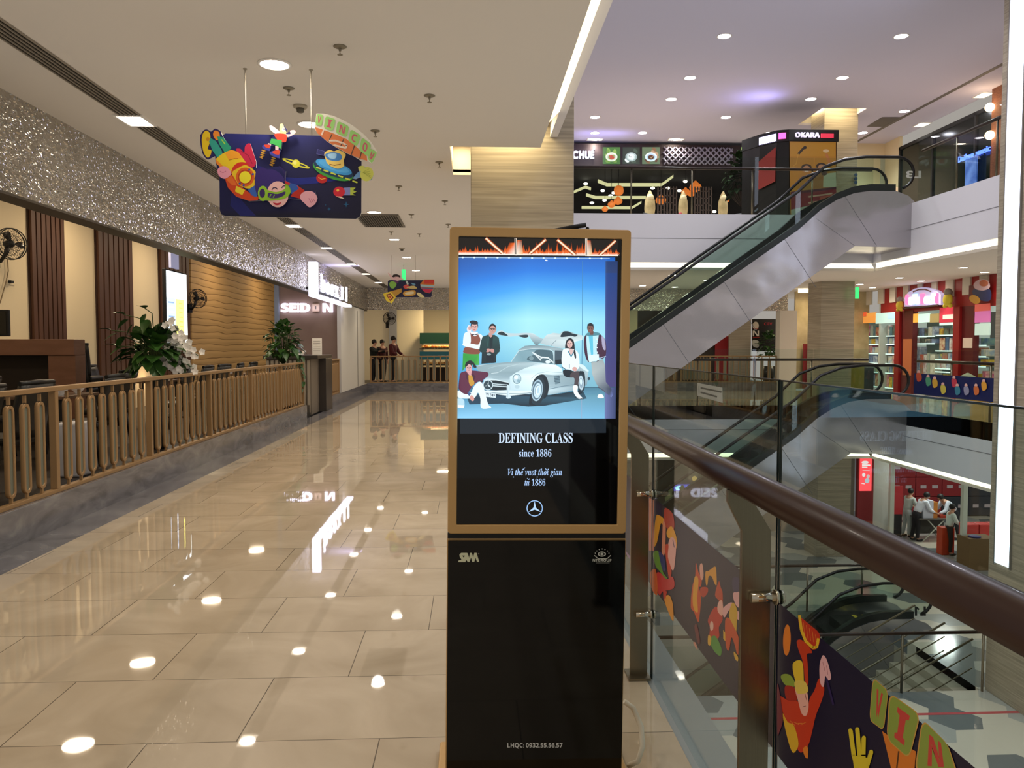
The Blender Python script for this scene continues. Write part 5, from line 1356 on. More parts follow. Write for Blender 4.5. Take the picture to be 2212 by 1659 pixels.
# dark jacket
a.poly([(455, 262), (520, 238), (600, 240), (650, 275), (665, 400), (650, 445), (620, 480), (615, 572), (442, 585), (448, 440), (415, 425), (435, 320)], ['#1d3a36', '#1a3330', '#1e3c38', '#234844', '#16302c', '#142a28', '#122422', '#0f1c1c', '#0f1a1a', '#142826', '#1a3632', '#1e3c38'])
a.poly([(535, 245), (580, 245), (572, 400), (540, 400)], '#0d1e1c'); a.line([(530, 250), (510, 380)], 6, '#2c5650'); a.poly([(500, 480), (585, 478), (600, 575), (495, 580)], '#0a1014')
a.poly([(528, 215), (580, 215), (570, 262), (550, 272), (532, 255)], '#c8968c'); head(575, 170, 40, 54, '#c99a8e', '#14100f'); a.line([(542, 168), (608, 172)], 7, '#1a1412')
a.ell(520, 425, 28, 22, '#c89088', -20); a.ell(572, 428, 30, 22, '#c89088', 20); a.ell(530, 472, 26, 12, '#8aa0a4')
a.poly([(415, 420), (440, 450), (500, 440), (500, 412), (450, 400)], '#1a3632', True); a.poly([(600, 412), (650, 400), (655, 445), (600, 452)], '#1a3632', True)
# crouching in a maroon bomber
a.poly([(150, 925), (200, 900), (310, 930), (400, 860), (420, 815), (460, 830), (478, 900), (520, 1060), (555, 1098), (548, 1112), (440, 1112), (430, 1000), (400, 930), (360, 990), (240, 1000), (165, 985)], '#e6f6fa', True)
a.poly([(160, 1000), (230, 1010), (240, 1060), (232, 1105), (168, 1108), (150, 1060)], '#b8dcec', True); a.poly([(162, 1075), (235, 1080), (232, 1112), (158, 1108)], '#f0fafc')
a.poly([(190, 700), (240, 675), (340, 665), (460, 680), (520, 690), (522, 730), (470, 770), (450, 810), (400, 800), (330, 860), (290, 920), (280, 950), (220, 935), (172, 880), (178, 770)], '#5e1f3a', True)
a.poly([(285, 725), (330, 722), (358, 820), (315, 850), (290, 800)], '#c8962c', True); a.poly([(250, 690), (285, 725), (290, 800), (260, 760)], '#47152c'); a.poly([(340, 700), (330, 722), (350, 790), (375, 740)], '#47152c')
a.line([(405, 790), (460, 800)], 10, '#14202c'); a.line([(408, 805), (455, 815)], 8, '#c8d4dc'); a.poly([(275, 925), (320, 935), (300, 970), (280, 955)], '#3a5a8c')
a.ell(330, 995, 24, 36, '#d89a90', -20); a.poly([(350, 860), (410, 800), (440, 820), (380, 900), (330, 930)], '#e6f6fa', True)
a.poly([(258, 670), (330, 665), (318, 725), (290, 715)], '#d9a0a0'); head(292, 628, 38, 52, '#dca8a8', '#171315'); a.poly([(245, 610), (262, 565), (310, 545), (350, 570), (385, 625), (350, 630), (335, 590), (290, 590), (262, 620)], '#171315', True)
# woman in white jumper on the sill
a.poly([(1448, 330), (1470, 290), (1510, 280), (1545, 320), (1558, 420), (1572, 500), (1560, 520), (1535, 440), (1470, 430), (1440, 400)], '#1c1416', True)
a.poly([(1415, 420), (1460, 400), (1560, 420), (1600, 470), (1612, 590), (1590, 650), (1500, 668), (1420, 640), (1398, 560), (1402, 480)], '#e8f8fa', True)
a.poly([(1480, 400), (1540, 410), (1530, 470), (1500, 480)], '#d8b8b4'); a.line([(1472, 430), (1512, 498), (1548, 440)], 11, '#1f7a94'); a.line([(1400, 620), (1450, 655), (1520, 662)], 9, '#1f5a74'); a.line([(1490, 590), (1490, 640)], 9, '#1f5a74')
a.ell(1555, 648, 30, 26, '#d8a8a0', 20); a.poly([(1418, 660), (1520, 668), (1560, 690), (1545, 745), (1440, 735)], '#0c0c10', True)
a.poly([(1520, 690), (1600, 672), (1608, 720), (1590, 860), (1548, 862), (1552, 760), (1500, 740)], '#4a3c3e', True)
a.poly([(1536, 848), (1588, 848), (1590, 920), (1640, 985), (1655, 1000), (1600, 1002), (1560, 960), (1540, 920)], '#f0fafc', True); a.line([(1560, 985), (1660, 1005)], 7, '#101014')
a.poly([(1540, 430), (1560, 425), (1572, 510), (1556, 515)], '#1c1416', True); head(1495, 342, 33, 50, '#e0b8b0', '#1c1416')
# man leaning on the wall in a maroon varsity jacket
a.poly([(1752, 570), (1890, 530), (1915, 600), (1925, 800), (1990, 880), (2008, 960), (1990, 985), (1960, 960), (1840, 870), (1800, 800), (1760, 700)], ['#a8b4b4', '#98a4a4', '#a0acb0', '#78808c', '#404860', '#6a78b4', '#7c88c0', '#505878', '#707c84', '#98a4a8', '#b0bcbc'])
a.poly([(1830, 990), (1835, 955), (1870, 945), (1898, 970), (1895, 992)], '#f0fafc', True); a.line([(1835, 865), (1915, 915)], 8, '#4a4450')
a.poly([(1668, 270), (1720, 220), (1800, 215), (1880, 250), (1925, 330), (1925, 480), (1880, 525), (1840, 510), (1840, 550), (1730, 570), (1690, 520), (1665, 400)], '#3f1430', True)
a.poly([(1700, 235), (1780, 215), (1840, 225), (1815, 400), (1830, 540), (1760, 560), (1725, 560), (1700, 400)], '#b8e6f0', True); a.poly([(1720, 250), (1770, 235), (1775, 470), (1750, 490)], '#5ec4e0'); a.poly([(1722, 480), (1842, 470), (1845, 540), (1728, 566)], '#dcf0f4')
a.poly([(1880, 250), (1915, 310), (1922, 420), (1890, 400), (1875, 300)], '#a8a4c0', True); a.line([(1860, 515), (1925, 495)], 10, '#a8b8d0'); a.line([(1695, 540), (1712, 565)], 8, '#a8c8d0')
for k in range(5): a.ell(1818 + k * 2, 290 + k * 52, 9, 5, '#e8eef4')
a.poly([(1690, 232), (1740, 205), (1840, 215), (1850, 240), (1790, 250), (1720, 255)], '#4c8896', True)
a.poly([(1728, 195), (1780, 195), (1775, 240), (1740, 240)], '#6a4438'); head(1742, 160, 36, 52, '#7a5244', '#17100e'); a.ell(1742, 120, 38, 14, '#17100e')
a.build('advert_picture', ink('totem_screen_ink', 0.84, 0.2), kio)['label'] = 'lit picture of a silver gullwing car and five people'
a = Art(kplace, KN, 2.5e-5, 1e-4)
# caption block on black
a.frame(0, 0, 1)
a.tbox(serif('DEFINING CLASS'), 1077, 935, 1237, 957, '#cfe4ff', 0.0)
a.build('caption_heading', ink('totem_screen_ink'), kio)
a = Art(kplace, KN, 2.5e-5, 1e-4)
a.tbox(serif('since 1886'), 1121, 970, 1191, 987, '#b9d2f6')
a.build('caption_subheading', ink('totem_screen_ink'), kio)
a = Art(kplace, KN, 2.5e-5, 1e-4)
a.tbox(serif_it('Vi the vuot thoi gian'), 1097, 1012, 1214, 1031, '#a9c8f4')
a.tbox(serif_it('tu 1886'), 1133, 1034, 1178, 1049, '#a9c8f4')
for pts in ([(1127.5, 1015.5), (1130, 1013), (1132.5, 1015.5)], [(1131, 1013), (1134, 1010)], [(1155, 1017), (1157.5, 1014.5)], [(1165, 1017), (1167, 1014)], [(1181, 1017), (1183.5, 1014.5)], [(1178, 1012), (1180.5, 1014.5)], [(1142, 1036), (1144, 1034)], [(1139, 1033), (1141.5, 1035.5)]):
    a.line(pts, 1.3, '#a9c8f4')
a.ell(1109, 1030.5, 1.1, 1.1, '#a9c8f4'); a.ell(1160.5, 1030.5, 1.1, 1.1, '#a9c8f4')
a.build('caption_translation', ink('totem_screen_ink'), kio)
a = Art(kplace, KN, 2.5e-5, 1e-4)
# three pointed star in a ring
cx_, cy_ = 1155, 1098
a.d += a.step
for k in range(40):
    t0, t1 = 2 * math.pi * k / 40, 2 * math.pi * (k + 1) / 40
    a.poly([(cx_ + 17.5 * math.cos(t0), cy_ + 17.5 * math.sin(t0)), (cx_ + 17.5 * math.cos(t1), cy_ + 17.5 * math.sin(t1)), (cx_ + 15.6 * math.cos(t1), cy_ + 15.6 * math.sin(t1)), (cx_ + 15.6 * math.cos(t0), cy_ + 15.6 * math.sin(t0))], '#9cc4f4', same=True)
for t_ in (-90, 30, 150):
    a.poly([(cx_ + 16 * math.cos(R(t_)), cy_ + 16 * math.sin(R(t_))), (cx_ + 3 * math.cos(R(t_ + 60)), cy_ + 3 * math.sin(R(t_ + 60))), (cx_, cy_), (cx_ + 3 * math.cos(R(t_ - 60)), cy_ + 3 * math.sin(R(t_ - 60)))], '#b4d6ff', same=True)
a.build('star_emblem', ink('totem_screen_ink'), kio)
# printed marks on the lower glass
SY = -0.0006
a = Art(kplace, KN, 2e-5, 1e-5)
a.frame(940, 1140, 12.29)
a.poly([(610, 910), (625, 865), (700, 845), (650, 770), (645, 710), (690, 668), (850, 668), (870, 700), (900, 800), (925, 668), (975, 668), (1010, 790), (1040, 668), (1100, 668), (1168, 905), (1110, 905), (1075, 800), (1040, 905), (985, 905), (950, 790), (915, 905), (860, 905), (830, 850), (800, 910)], '#c4c4a4')
a.poly([(715, 740), (790, 740), (765, 800)], '#050505'); a.ell(1155, 690, 16, 18, '#6a6a60')
a.build('printed_logo', ink('white_print', 0, 0.6), kio)
a = Art(kplace, KN, 2e-5, 1e-5)
a.frame(940, 890, 2.157)
a.ell(777, 662, 19, 12, '#b9b9ae'); a.ell(777, 662, 14, 8, '#050505'); a.ell(777, 662, 7, 6, '#b9b9ae')
for k in range(7):
    t_ = R(200 + k * 23.3); a.ell(778 + 34 * math.cos(t_), 668 + 30 * math.sin(t_), 2.6, 2.6, '#b9b9ae', n=8)
a.line([(742, 668), (760, 684), (800, 684), (818, 668)], 3.5, '#b9b9ae')
a.tbox(sansb('NTGROUP'), 734, 685, 822, 697, '#b9b9ae'); a.line([(750, 703), (812, 703)], 2, '#7d7d74')
a.build('printed_logo', ink('white_print', 0, 0.6), kio)
a = Art(kplace, KN, 2e-5, 1e-5)
a.tbox(sansb('LHQC: 0932.55.56.57'), 1096, 1605, 1215, 1617, '#c9c9c6')
a.build('printed_phone_number', ink('white_print', 0, 0.6), kio)
lamp('screen_glow', 'AREA', (KX, KY - 0.03, 1.55), 1.2, (.55, .75, 1), 0.5, rot=(R(90), 0, 0), size_y=0.6)
# white flex cable
q = [P(1348, 1515, Y=2.95), P(1368, 1530, Y=2.95), P(1385, 1570, Y=2.9), P(1388, 1612, Y=2.85), P(1378, 1645, Y=2.82)]
q = [Vector((v.x, v.y, max(v.z, 0.012))) for v in q] + [Vector((P(1355, 1650, Z=0.012).x, 2.86, 0.02))]
tag(MB().tube(q, 0.010, 8).build('power_cable', mat('white_cable', '#c9c2b0', 0.5)), 'white power cable curving out from behind the totem to the floor', 'cable')

# ================================================================ our glass railing
GX = 0.83
rail = thing('glass_railing', 'near glass railing with mahogany handrail, steel posts and printed blue band', 'railing', (0.8, 2.9, 0))
MB().cyl((0.725, -1.5, 1.183), (0.725, 8.28, 1.183), 0.0385, n=24).build('handrail', M_WOODRAIL, rail)
posts_y = [0.63, 2.16, 3.70, 5.24, 6.78]
for y in posts_y:
    mb = MB()
    o1 = [(0.730, 0.0), (0.730, 1.045), (0.690, 1.125), (0.690, 1.158), (0.760, 1.158), (0.765, 1.12), (0.812, 1.045), (0.812, 0.0)]
    mb.prism(o1, 'y', y - 0.008, y + 0.008)
    po = mb.build('post', M_STEEL, rail, bevel=0.0015)
    MB().box(0.715, 0.818, y - 0.06, y + 0.06, 0.0, 0.012).build('foot_plate', M_STEEL, po)
    for z in (0.865, 0.30):
        c = MB().cyl((0.752, y - 0.022, z), (0.832, y - 0.022, z), 0.0135, n=14).cyl((0.818, y - 0.022, z), (0.826, y - 0.022, z), 0.021, n=16).cyl((0.834, y - 0.022, z), (0.842, y - 0.022, z), 0.019, n=16)
        c.box(0.770, 0.79, y - 0.035, y + 0.008, z - 0.008, z + 0.008)
        c.build('glass_clamp', M_CHROME, po)
gl = [-1.5, 0.62, 2.155, 3.695, 5.235, 6.775, 8.28]
M_BAND = ink('printed_film', 0, 0.35)
def gplace(x, y): return P(x, y, X=0.8305 - 0.0002)
for i in range(len(gl) - 1):
    ya, yb = gl[i] + 0.006, gl[i + 1] - 0.006
    g = MB().box(0.8305, 0.8335, ya, yb, -0.06, 1.455).build('glass_panel', M_GLASS, rail)
    MB().box(0.828, 0.836, ya - 0.001, ya + 0.003, -0.06, 1.455).box(0.828, 0.836, yb - 0.003, yb + 0.001, -0.06, 1.455).box(0.829, 0.835, ya, yb, 1.453, 1.457).build('glass_edge', M_GEDGE, g)
    if i >= 4: continue
    a = Art(gplace, (-1, 0, 0), 4e-5, 1e-4)
    a.raw([(0.8301, ya + .003, 0.43), (0.8301, yb - .003, 0.43), (0.8301, yb - .003, 0.85), (0.8301, ya + .003, 0.85)], [(0, 1, 2, 3)], [col('#15102e')] * 4)
    if i == 1:
        a.frame(1680, 1200, 3.615)
        a.poly([(10, 500), (40, 485), (75, 520), (60, 640), (30, 600)], '#b82c18', True); a.ell(70, 660, 38, 135, '#d9641c', 2); a.ell(72, 660, 30, 122, '#e8812a', 2)
        a.poly([(165, 480), (250, 540), (325, 610), (325, 690), (290, 735), (245, 715), (200, 650), (175, 570)], '#c2341c', True); a.line([(170, 470), (185, 580), (220, 670), (275, 720), (305, 715), (318, 650)], 22, '#e8b82c')
        for k in range(5): a.line([(200 + k * 24, 520 + k * 24), (215 + k * 22, 640 + k * 12)], 3, '#e8903a')
        a.poly([(150, 670), (190, 660), (250, 720), (270, 760), (230, 770), (235, 840), (240, 1000), (215, 990), (200, 840), (165, 740)], '#c83a1c', True)
        a.poly([(118, 850), (190, 825), (205, 960), (200, 1010), (150, 1010)], '#e8c034', True); a.poly([(25, 950), (50, 925), (100, 935), (135, 990), (120, 1030), (60, 1010)], '#8ca03c', True)
        a.poly([(60, 1020), (130, 1030), (150, 1100), (140, 1150), (70, 1120)], '#a8281c', True)
        a.poly([(15, 1100), (90, 1135), (160, 1140), (230, 1180), (255, 1110), (290, 1050), (325, 960), (365, 1030), (350, 1120), (300, 1250), (270, 1380), (240, 1480), (180, 1540), (130, 1450), (90, 1330), (40, 1220)], '#cc3a1e', True)
        a.poly([(135, 1010), (210, 1000), (235, 1080), (243, 1180), (225, 1250), (190, 1235), (165, 1150)], '#ecaf9c', True); a.poly([(135, 985), (215, 985), (240, 1060), (190, 1080), (150, 1070)], '#e6c65a', True); a.line([(215, 1080), (228, 1130)], 4, '#7a3a30'); a.line([(200, 1180), (222, 1175)], 4, '#7a3a30')
        a.poly([(40, 1230), (80, 1300), (130, 1330), (165, 1470), (130, 1540), (100, 1500), (60, 1350)], '#e2b02c', True); a.poly([(200, 1510), (235, 1490), (238, 1580), (215, 1570)], '#e2802a', True)
        for k in range(4): a.line([(100 + 30 * k, 1290 + 10 * k), (140 + 28 * k, 1330 - 10 * k)], 4, '#e8903a')
        a.poly([(330, 860), (355, 780), (385, 810), (412, 900), (420, 960), (395, 975), (375, 940), (362, 1025), (335, 990)], '#e6aeae', True); a.line([(355, 830), (372, 900)], 4, '#b06a70'); a.line([(385, 860), (395, 930)], 4, '#b06a70')
        a.line([(385, 960), (438, 1165)], 16, '#2c1c50'); a.poly([(0, 1000), (30, 1150), (45, 1280), (20, 1370), (0, 1380)], '#7a2838', True)
        a.poly([(820, 1370), (900, 1430), (1085, 1530), (1070, 1700), (1000, 1720), (900, 1700)], '#d97a2a'); a.line([(950, 1530), (930, 1700)], 12, '#5a3418')
        for ch, q in (('V', [(752, 960), (865, 1060), (830, 1362), (724, 1282)]), ('I', [(885, 1082), (1112, 1242), (1028, 1580), (862, 1432)]), ('N', [(1140, 1288), (1330, 1470), (1400, 1700), (1085, 1700)])):
            def lp(u, v): return tuple(q[0][i_] * (1 - u) * (1 - v) + q[1][i_] * u * (1 - v) + q[2][i_] * u * v + q[3][i_] * (1 - u) * v for i_ in (0, 1))
            a.poly([lp(u * 1.08 - .04, v * 1.04 - .02) for u, v in rounded(0, 0, 1, 1, .2, 5)], '#c99a4a'); a.poly([lp(u, v) for u, v in rounded(0, 0, 1, 1, .2, 5)], '#8c9c42')
            a.text(sansb(ch), [lp(.28, .16), lp(.72, .16), lp(.72, .84), lp(.28, .84)], '#c8443c', 0.02)
        for pts in ([(575, 1370), (600, 1560), (640, 1700)], [(628, 1360), (640, 1500), (660, 1700)], [(678, 1430), (675, 1560), (680, 1700)], [(735, 1540), (705, 1640), (690, 1700)]): a.line(pts, 34, '#d8c02c')
        for p_ in ((573, 1368), (628, 1358), (680, 1425), (737, 1535)): a.ell(p_[0], p_[1], 16, 18, '#d8c02c')
        a.poly([(590, 1560), (710, 1580), (720, 1720), (610, 1720)], '#d8c02c')
    elif i == 2:
        a.frame(1340, 1200, 3.613)
        a.poly([(480, 245), (505, 225), (528, 270), (522, 345), (508, 360), (500, 300)], '#cf5a1e', True); a.ell(508, 325, 9, 32, '#e6b0a0')
        a.poly([(590, 55), (610, 130), (635, 180), (630, 240), (615, 250), (630, 330), (620, 460), (608, 520), (575, 440), (550, 400), (560, 250), (585, 160)], '#c84a1e', True); a.poly([(580, 170), (610, 190), (600, 330), (605, 440), (575, 420), (565, 330)], '#dca02a', True)
        a.poly([(620, 80), (640, 65), (650, 150), (640, 190), (625, 170)], '#e0a898', True); a.poly([(665, 130), (690, 120), (740, 85), (750, 130), (752, 230), (735, 215), (715, 165), (690, 165), (680, 230), (668, 220)], '#d99a34', True)
        a.poly([(630, 250), (680, 250), (682, 290), (650, 325), (625, 300)], '#b83420', True)
        a.poly([(740, 310), (770, 200), (785, 250), (800, 300), (800, 480), (790, 500), (760, 440), (775, 360)], '#b8401e', True)
        a.poly([(685, 500), (740, 400), (780, 440), (800, 500), (770, 560), (770, 640), (700, 660), (700, 560)], '#b82c20', True); a.poly([(765, 370), (795, 350), (805, 440), (790, 470), (760, 430)], '#e0a898', True); a.ell(714, 550, 14, 38, '#e0b8a8')
        a.poly([(700, 660), (740, 625), (790, 720), (785, 780), (755, 770), (720, 725)], '#4a8c34', True); a.poly([(688, 620), (710, 640), (705, 700), (685, 690)], '#d8a82c', True)
        a.poly([(880, 300), (915, 280), (945, 310), (942, 390), (920, 405), (895, 370)], '#e0a8a4', True); a.poly([(878, 180), (930, 180), (935, 270), (885, 280)], '#2e2450', True)
        a.poly([(805, 410), (870, 365), (890, 420), (950, 450), (960, 510), (905, 490), (860, 420), (820, 480), (805, 470)], '#e0a8a4', True); a.poly([(850, 460), (880, 365), (915, 430), (912, 520), (905, 600), (880, 570)], '#d0a42c', True)
        a.poly([(820, 510), (850, 490), (890, 560), (925, 640), (942, 760), (915, 770), (895, 700), (870, 640), (850, 740), (825, 700)], '#c84c20', True); a.poly([(805, 580), (820, 600), (822, 670), (805, 650)], '#d8a82c'); a.poly([(888, 750), (920, 790), (918, 825), (895, 800)], '#d8a82c', True)
        a.poly([(580, 560), (600, 540), (625, 670), (605, 680)], '#6a2430', True); a.poly([(570, 680), (590, 680), (606, 735), (590, 720)], '#c89080', True)
        a.frame(1340, 880, 3.771)
        a.poly([(236, 735), (280, 760), (270, 920), (275, 1170), (236, 1165)], '#c87050'); a.poly([(276, 760), (330, 800), (340, 890), (300, 910), (275, 960)], '#15123a')
        a.poly([(272, 1120), (290, 900), (320, 880), (365, 920), (350, 960), (330, 950), (300, 1100)], '#d9982a', True); a.poly([(350, 930), (372, 920), (365, 1185), (340, 1180), (345, 1020)], '#cf8468', True)
        a.poly([(365, 820), (430, 870), (440, 990), (390, 1000), (360, 920)], '#a82c24', True); a.poly([(380, 1010), (420, 970), (460, 1060), (458, 1150), (430, 1080), (390, 1060)], '#e0a02c', True)
        a.poly([(395, 1100), (425, 1055), (455, 1110), (450, 1240), (430, 1330), (385, 1230)], '#e0a8a0', True); a.line([(430, 1080), (442, 1140)], 6, '#3a2a50'); a.poly([(365, 1130), (395, 1120), (390, 1220), (420, 1330), (400, 1400), (375, 1230)], '#c03a24', True)
        a.poly([(268, 1190), (310, 1170), (330, 1240), (350, 1340), (385, 1390), (370, 1400), (320, 1330), (290, 1290)], '#5c8c30', True); a.poly([(315, 1170), (360, 1220), (372, 1330), (345, 1320), (325, 1240)], '#1c2c68', True)
        a.poly([(300, 1350), (330, 1350), (380, 1400), (430, 1380), (440, 1470), (350, 1500), (320, 1530), (295, 1440)], '#bc2c30', True); a.poly([(245, 1350), (290, 1320), (305, 1440), (300, 1530), (255, 1470)], '#c85c24', True); a.poly([(360, 1560), (400, 1530), (430, 1600), (435, 1740), (400, 1680)], '#d8902a', True); a.poly([(350, 1490), (385, 1500), (370, 1560), (355, 1560)], '#bc3024')
    elif i == 3:
        a.frame(1340, 880, 3.771); a.poly([(40, 700), (85, 760), (85, 900), (40, 880)], '#c8a0a4'); a.poly([(45, 900), (85, 960), (85, 1250), (45, 1190)], '#8a6a90')
    a.build('printed_band', M_BAND, g)
# notice plate on the glass
a = Art(lambda x, y: P(x, y, X=0.8303), (-1, 0, 0), 1e-4, 2e-4)
a.frame(1340, 560, 4.147)
a.poly([(690, 1108), (915, 1150), (918, 1288), (690, 1222)], '#a3a9a4')
for (x0, y0, x1, y1) in ((722, 1152, 905, 1190), (722, 1192, 865, 1232)): a.line([(x0, y0), (x1, y1)], 15, '#4e5552')
a.line([(705, 1135), (707, 1205)], 5, '#6e7572')
tag(a.build('notice_sticker', ink('printed_film'), None), 'small grey notice sticker with two dark lines on the near glass railing', 'notice')
# ================================================================ lights of the void and the other galleries
dlu = downlight(0.14, 'ceiling_spotlight', M_LAMPC)
up = [(5.58, 18.06, 'left one of the two nearest'), (9.50, 17.88, 'right one of the two nearest'), (5.57, 20.87, 'left one of the second row'), (9.47, 20.68, 'right one of the second row'),
      (5.53, 22.67, 'left one of the third row'), (9.41, 22.48, 'right one of the third row'), (3.67, 24.54, 'nearest to the near stone column'), (7.60, 24.36, 'midway above the upper railing'),
      (5.48, 26.26, 'above the lattice sign, left'), (9.58, 26.07, 'just left of the black booth header'), (12.62, 23.49, 'right of the far stone column'), (12.57, 25.92, 'low beside the far stone column'), (3.94, 26.34, 'small, above the lit restaurant letters')]
for i, (x, y, lb) in enumerate(up):
    o = dlu if i == 0 else copy_tree(dlu)
    o.location = (x, y, 8.4); o['group'] = 'round spotlights in the high ceiling'; o['label'] = 'bright round spotlight in the high cool ceiling, ' + lb
    lamp('spotlight_beam', 'SPOT', (x, y, 8.36), 420, (.96, .93, .95), 0.13, spot=R(130), blend=0.8)
for x, y in ((3.5, 14), (7.5, 14.5), (3.5, 9.5), (7.5, 10), (3.5, 4), (7.5, 5)):
    lamp('spotlight_beam', 'SPOT', (x, y, 8.36), 560, (.90, .90, 1), 0.13, spot=R(150), blend=0.8)
# bluish glow thrown on the ceiling by the lit restaurant sign and the black booth sign
lamp('sign_spill', 'AREA', (4.2, 26.3, 7.9), 12, (.45, .42, 1), 1.6, rot=(R(150), 0, 0), size_y=.3)
lamp('sign_spill', 'AREA', (8.0, 22.3, 7.75), 14, (.45, .42, 1), .8, rot=(R(180), R(-30), 0), size_y=.3)
sl = None
for i, (x, y) in enumerate([(1285, 301), (1460, 301), (2125, 205), (1992, 269), (1886, 321)]):
    far = i < 2
    p = P(x, y, Z=8.4)
    o = copy_tree(sp0); o.location = (p.x, p.y, 8.4)
    if not far: o.scale = (1.5, 1.5, 1)
    else: o.rotation_euler = (0, 0, R(90)); o.scale = (1.2, 1.6, 1)
    o['group'] = 'square spots in the high ceiling'
    o['label'] = ['square spotlight over the lit restaurant letters', 'square spotlight over the lattice sign', 'square spotlight beside the pillar with the light strip, nearest of the right row', 'square spotlight in the middle of the right ceiling slot', 'square spotlight of the right ceiling slot, by the far column'][i]
    lamp('slot_spot_beam', 'SPOT', (p.x, p.y, 8.35), 160, (1, .93, .85), 0.1, spot=R(130), blend=0.8)
tag(MB().box(12.85, 12.97, 12, 27.2, 8.39, 8.4).build('linear_air_slot', mat('slot_grey', '#6a655f', .7)), 'thin grey air slot running along the right side of the high ceiling', 'ceiling grille')
t = thing('ceiling_vent', 'grey square vent in the high ceiling right of the far stone column', 'vent', (12.0, 23.7, 8.4))
q = [P(x, y, Z=8.395) for x, y in ((1948, 253), (1905, 253), (1871, 274), (1912, 274))]
MB().add([(v.x, v.y, 8.394) for v in q], [(0, 1, 2, 3)]).build('grille', mat('vent_grey2', '#5f5b58', .7), t)
# gallery on the right and lower shop lights (level 2 ceiling)
dls = downlight(0.11, 'recessed_downlight', M_LAMP)
mid_ = [(2080, 578), (1943, 600), (1857, 614), (1755, 628), (1990, 607), (2127, 588), (1885, 621), (1453, 594), (1528, 605), (1388, 617), (1458, 620), (1573, 604)]
for i, (x, y) in enumerate(mid_):
    o = dls if i == 0 else copy_tree(dls); p = P(x, y, Z=H2); o.location = (p.x, min(p.y, 27.0), H2)
    o['group'] = 'downlights under the upper gallery'
    o['label'] = 'round downlight under the upper gallery, ' + ['above the toy shop, nearest the strip-lit pillar', 'above the toy shop sign, left', 'just right of the far column', 'just left of the far column', 'over the toy shop sign, right', 'low at the right end of the toy shop', 'low right of the far column',
        'seen between the escalator handrails', 'seen through the upper escalator glass', 'low left, close to the display totem', 'over the far silver fascia, low', 'seen above the escalator balustrade, right'][i]
    lamp('downlight_beam', 'SPOT', (p.x, min(p.y, 27.0), H2 - .03), 90, (1, .88, .72), 0.1, spot=R(145), blend=0.8)
for x, y, pw in ((12.2, 24.5, 90), (12.2, 18, 90), (4, 23.5, 60), (8, 23.5, 60)):
    lamp('downlight_beam', 'SPOT', (x, y, H2 - ST - .03), pw, (1, .93, .84), 0.1, spot=R(145), blend=0.8)
for x, y in ((15.5, 25.5), (17, 22)):
    lamp('shop_lamp', 'AREA', (x, y, H2 - ST - .05), 120, (1, .96, .95), 0.6)

# ================================================================ glass railings of the other galleries
def far_rail(name, label, p0, p1, z, band=False):
    """glass panes, dark handrail, thin posts along p0-p1 at floor height z"""
    p0 = Vector((p0[0], p0[1], z)); p1 = Vector((p1[0], p1[1], z)); d = (p1 - p0); Ln = d.length; d.normalize()
    nrm = Vector((-d.y, d.x, 0)); root = thing(name, label, 'railing', (p0 + p1) / 2)
    MB().cyl(p0 + nrm * .1 + Vector((0, 0, 1.18)), p1 + nrm * .1 + Vector((0, 0, 1.18)), 0.036, n=10).build('handrail', M_WOODRAIL, root)
    n = max(1, round(Ln / 1.55))
    for i in range(n):
        a = p0 + d * (Ln * i / n + .01); b = p0 + d * (Ln * (i + 1) / n - .01)
        MB().add([a, b, b + Vector((0, 0, 1.456)), a + Vector((0, 0, 1.456))], [(0, 1, 2, 3)]).build('glass_panel', M_GLASS, root)
        if i:
            c = p0 + d * (Ln * i / n) + nrm * .1
            MB().tube([c, c + Vector((0, 0, 1.15))], 0.022, 8).build('post', M_STEEL, root)
    return root
far_rail('glass_railing', 'upper glass railing with dark handrail before the lantern restaurant', (0.9, YO + .05), (XR, YO + .05), ST)
far_rail('glass_railing', 'upper glass railing along the right gallery, before the dark glass shop', (XR + .05, 18.55), (XR + .05, 14.5), ST)
far_rail('glass_railing', 'middle glass railing with dark handrail before the far picket fence', (1.3, YO + .05), (XR, YO + .05), 0)
fr2 = far_rail('glass_railing', 'middle glass railing along the right gallery, before the red toy shop', (XR + .05, 18.55), (XR + .05, 14.5), 0)
# printed band on that railing
a = Art(lambda x, y: P(x, y, X=XR + 0.04), (-1, 0, 0), 1e-3, 1e-3).frame(1700, 560, 4.148)
a.raw([(XR + .04, 14.6, .42), (XR + .04, 18.5, .42), (XR + .04, 18.5, .9), (XR + .04, 14.6, .9)], [(0, 1, 2, 3)], [col('#141c4c')] * 4)
for k, (x, y) in enumerate([(1180, 1040), (1265, 1080), (1325, 1095), (1400, 1150), (1500, 1090), (1530, 1160), (1610, 1160), (1700, 1160), (1770, 1120)]):
    a.ell(x, y - 30, 14, 16, '#d8a89a'); a.poly([(x - 20, y - 15), (x + 20, y - 15), (x + 26, y + 40), (x - 10, y + 55)], ['#b84a30', '#4a8c6a', '#c89a3a', '#c0b04a', '#b83a4a', '#3a7a8c', '#8c8aa0', '#c86a3a', '#d89a3a'][k], True)
a.build('printed_band', ink('printed_film'), fr2)

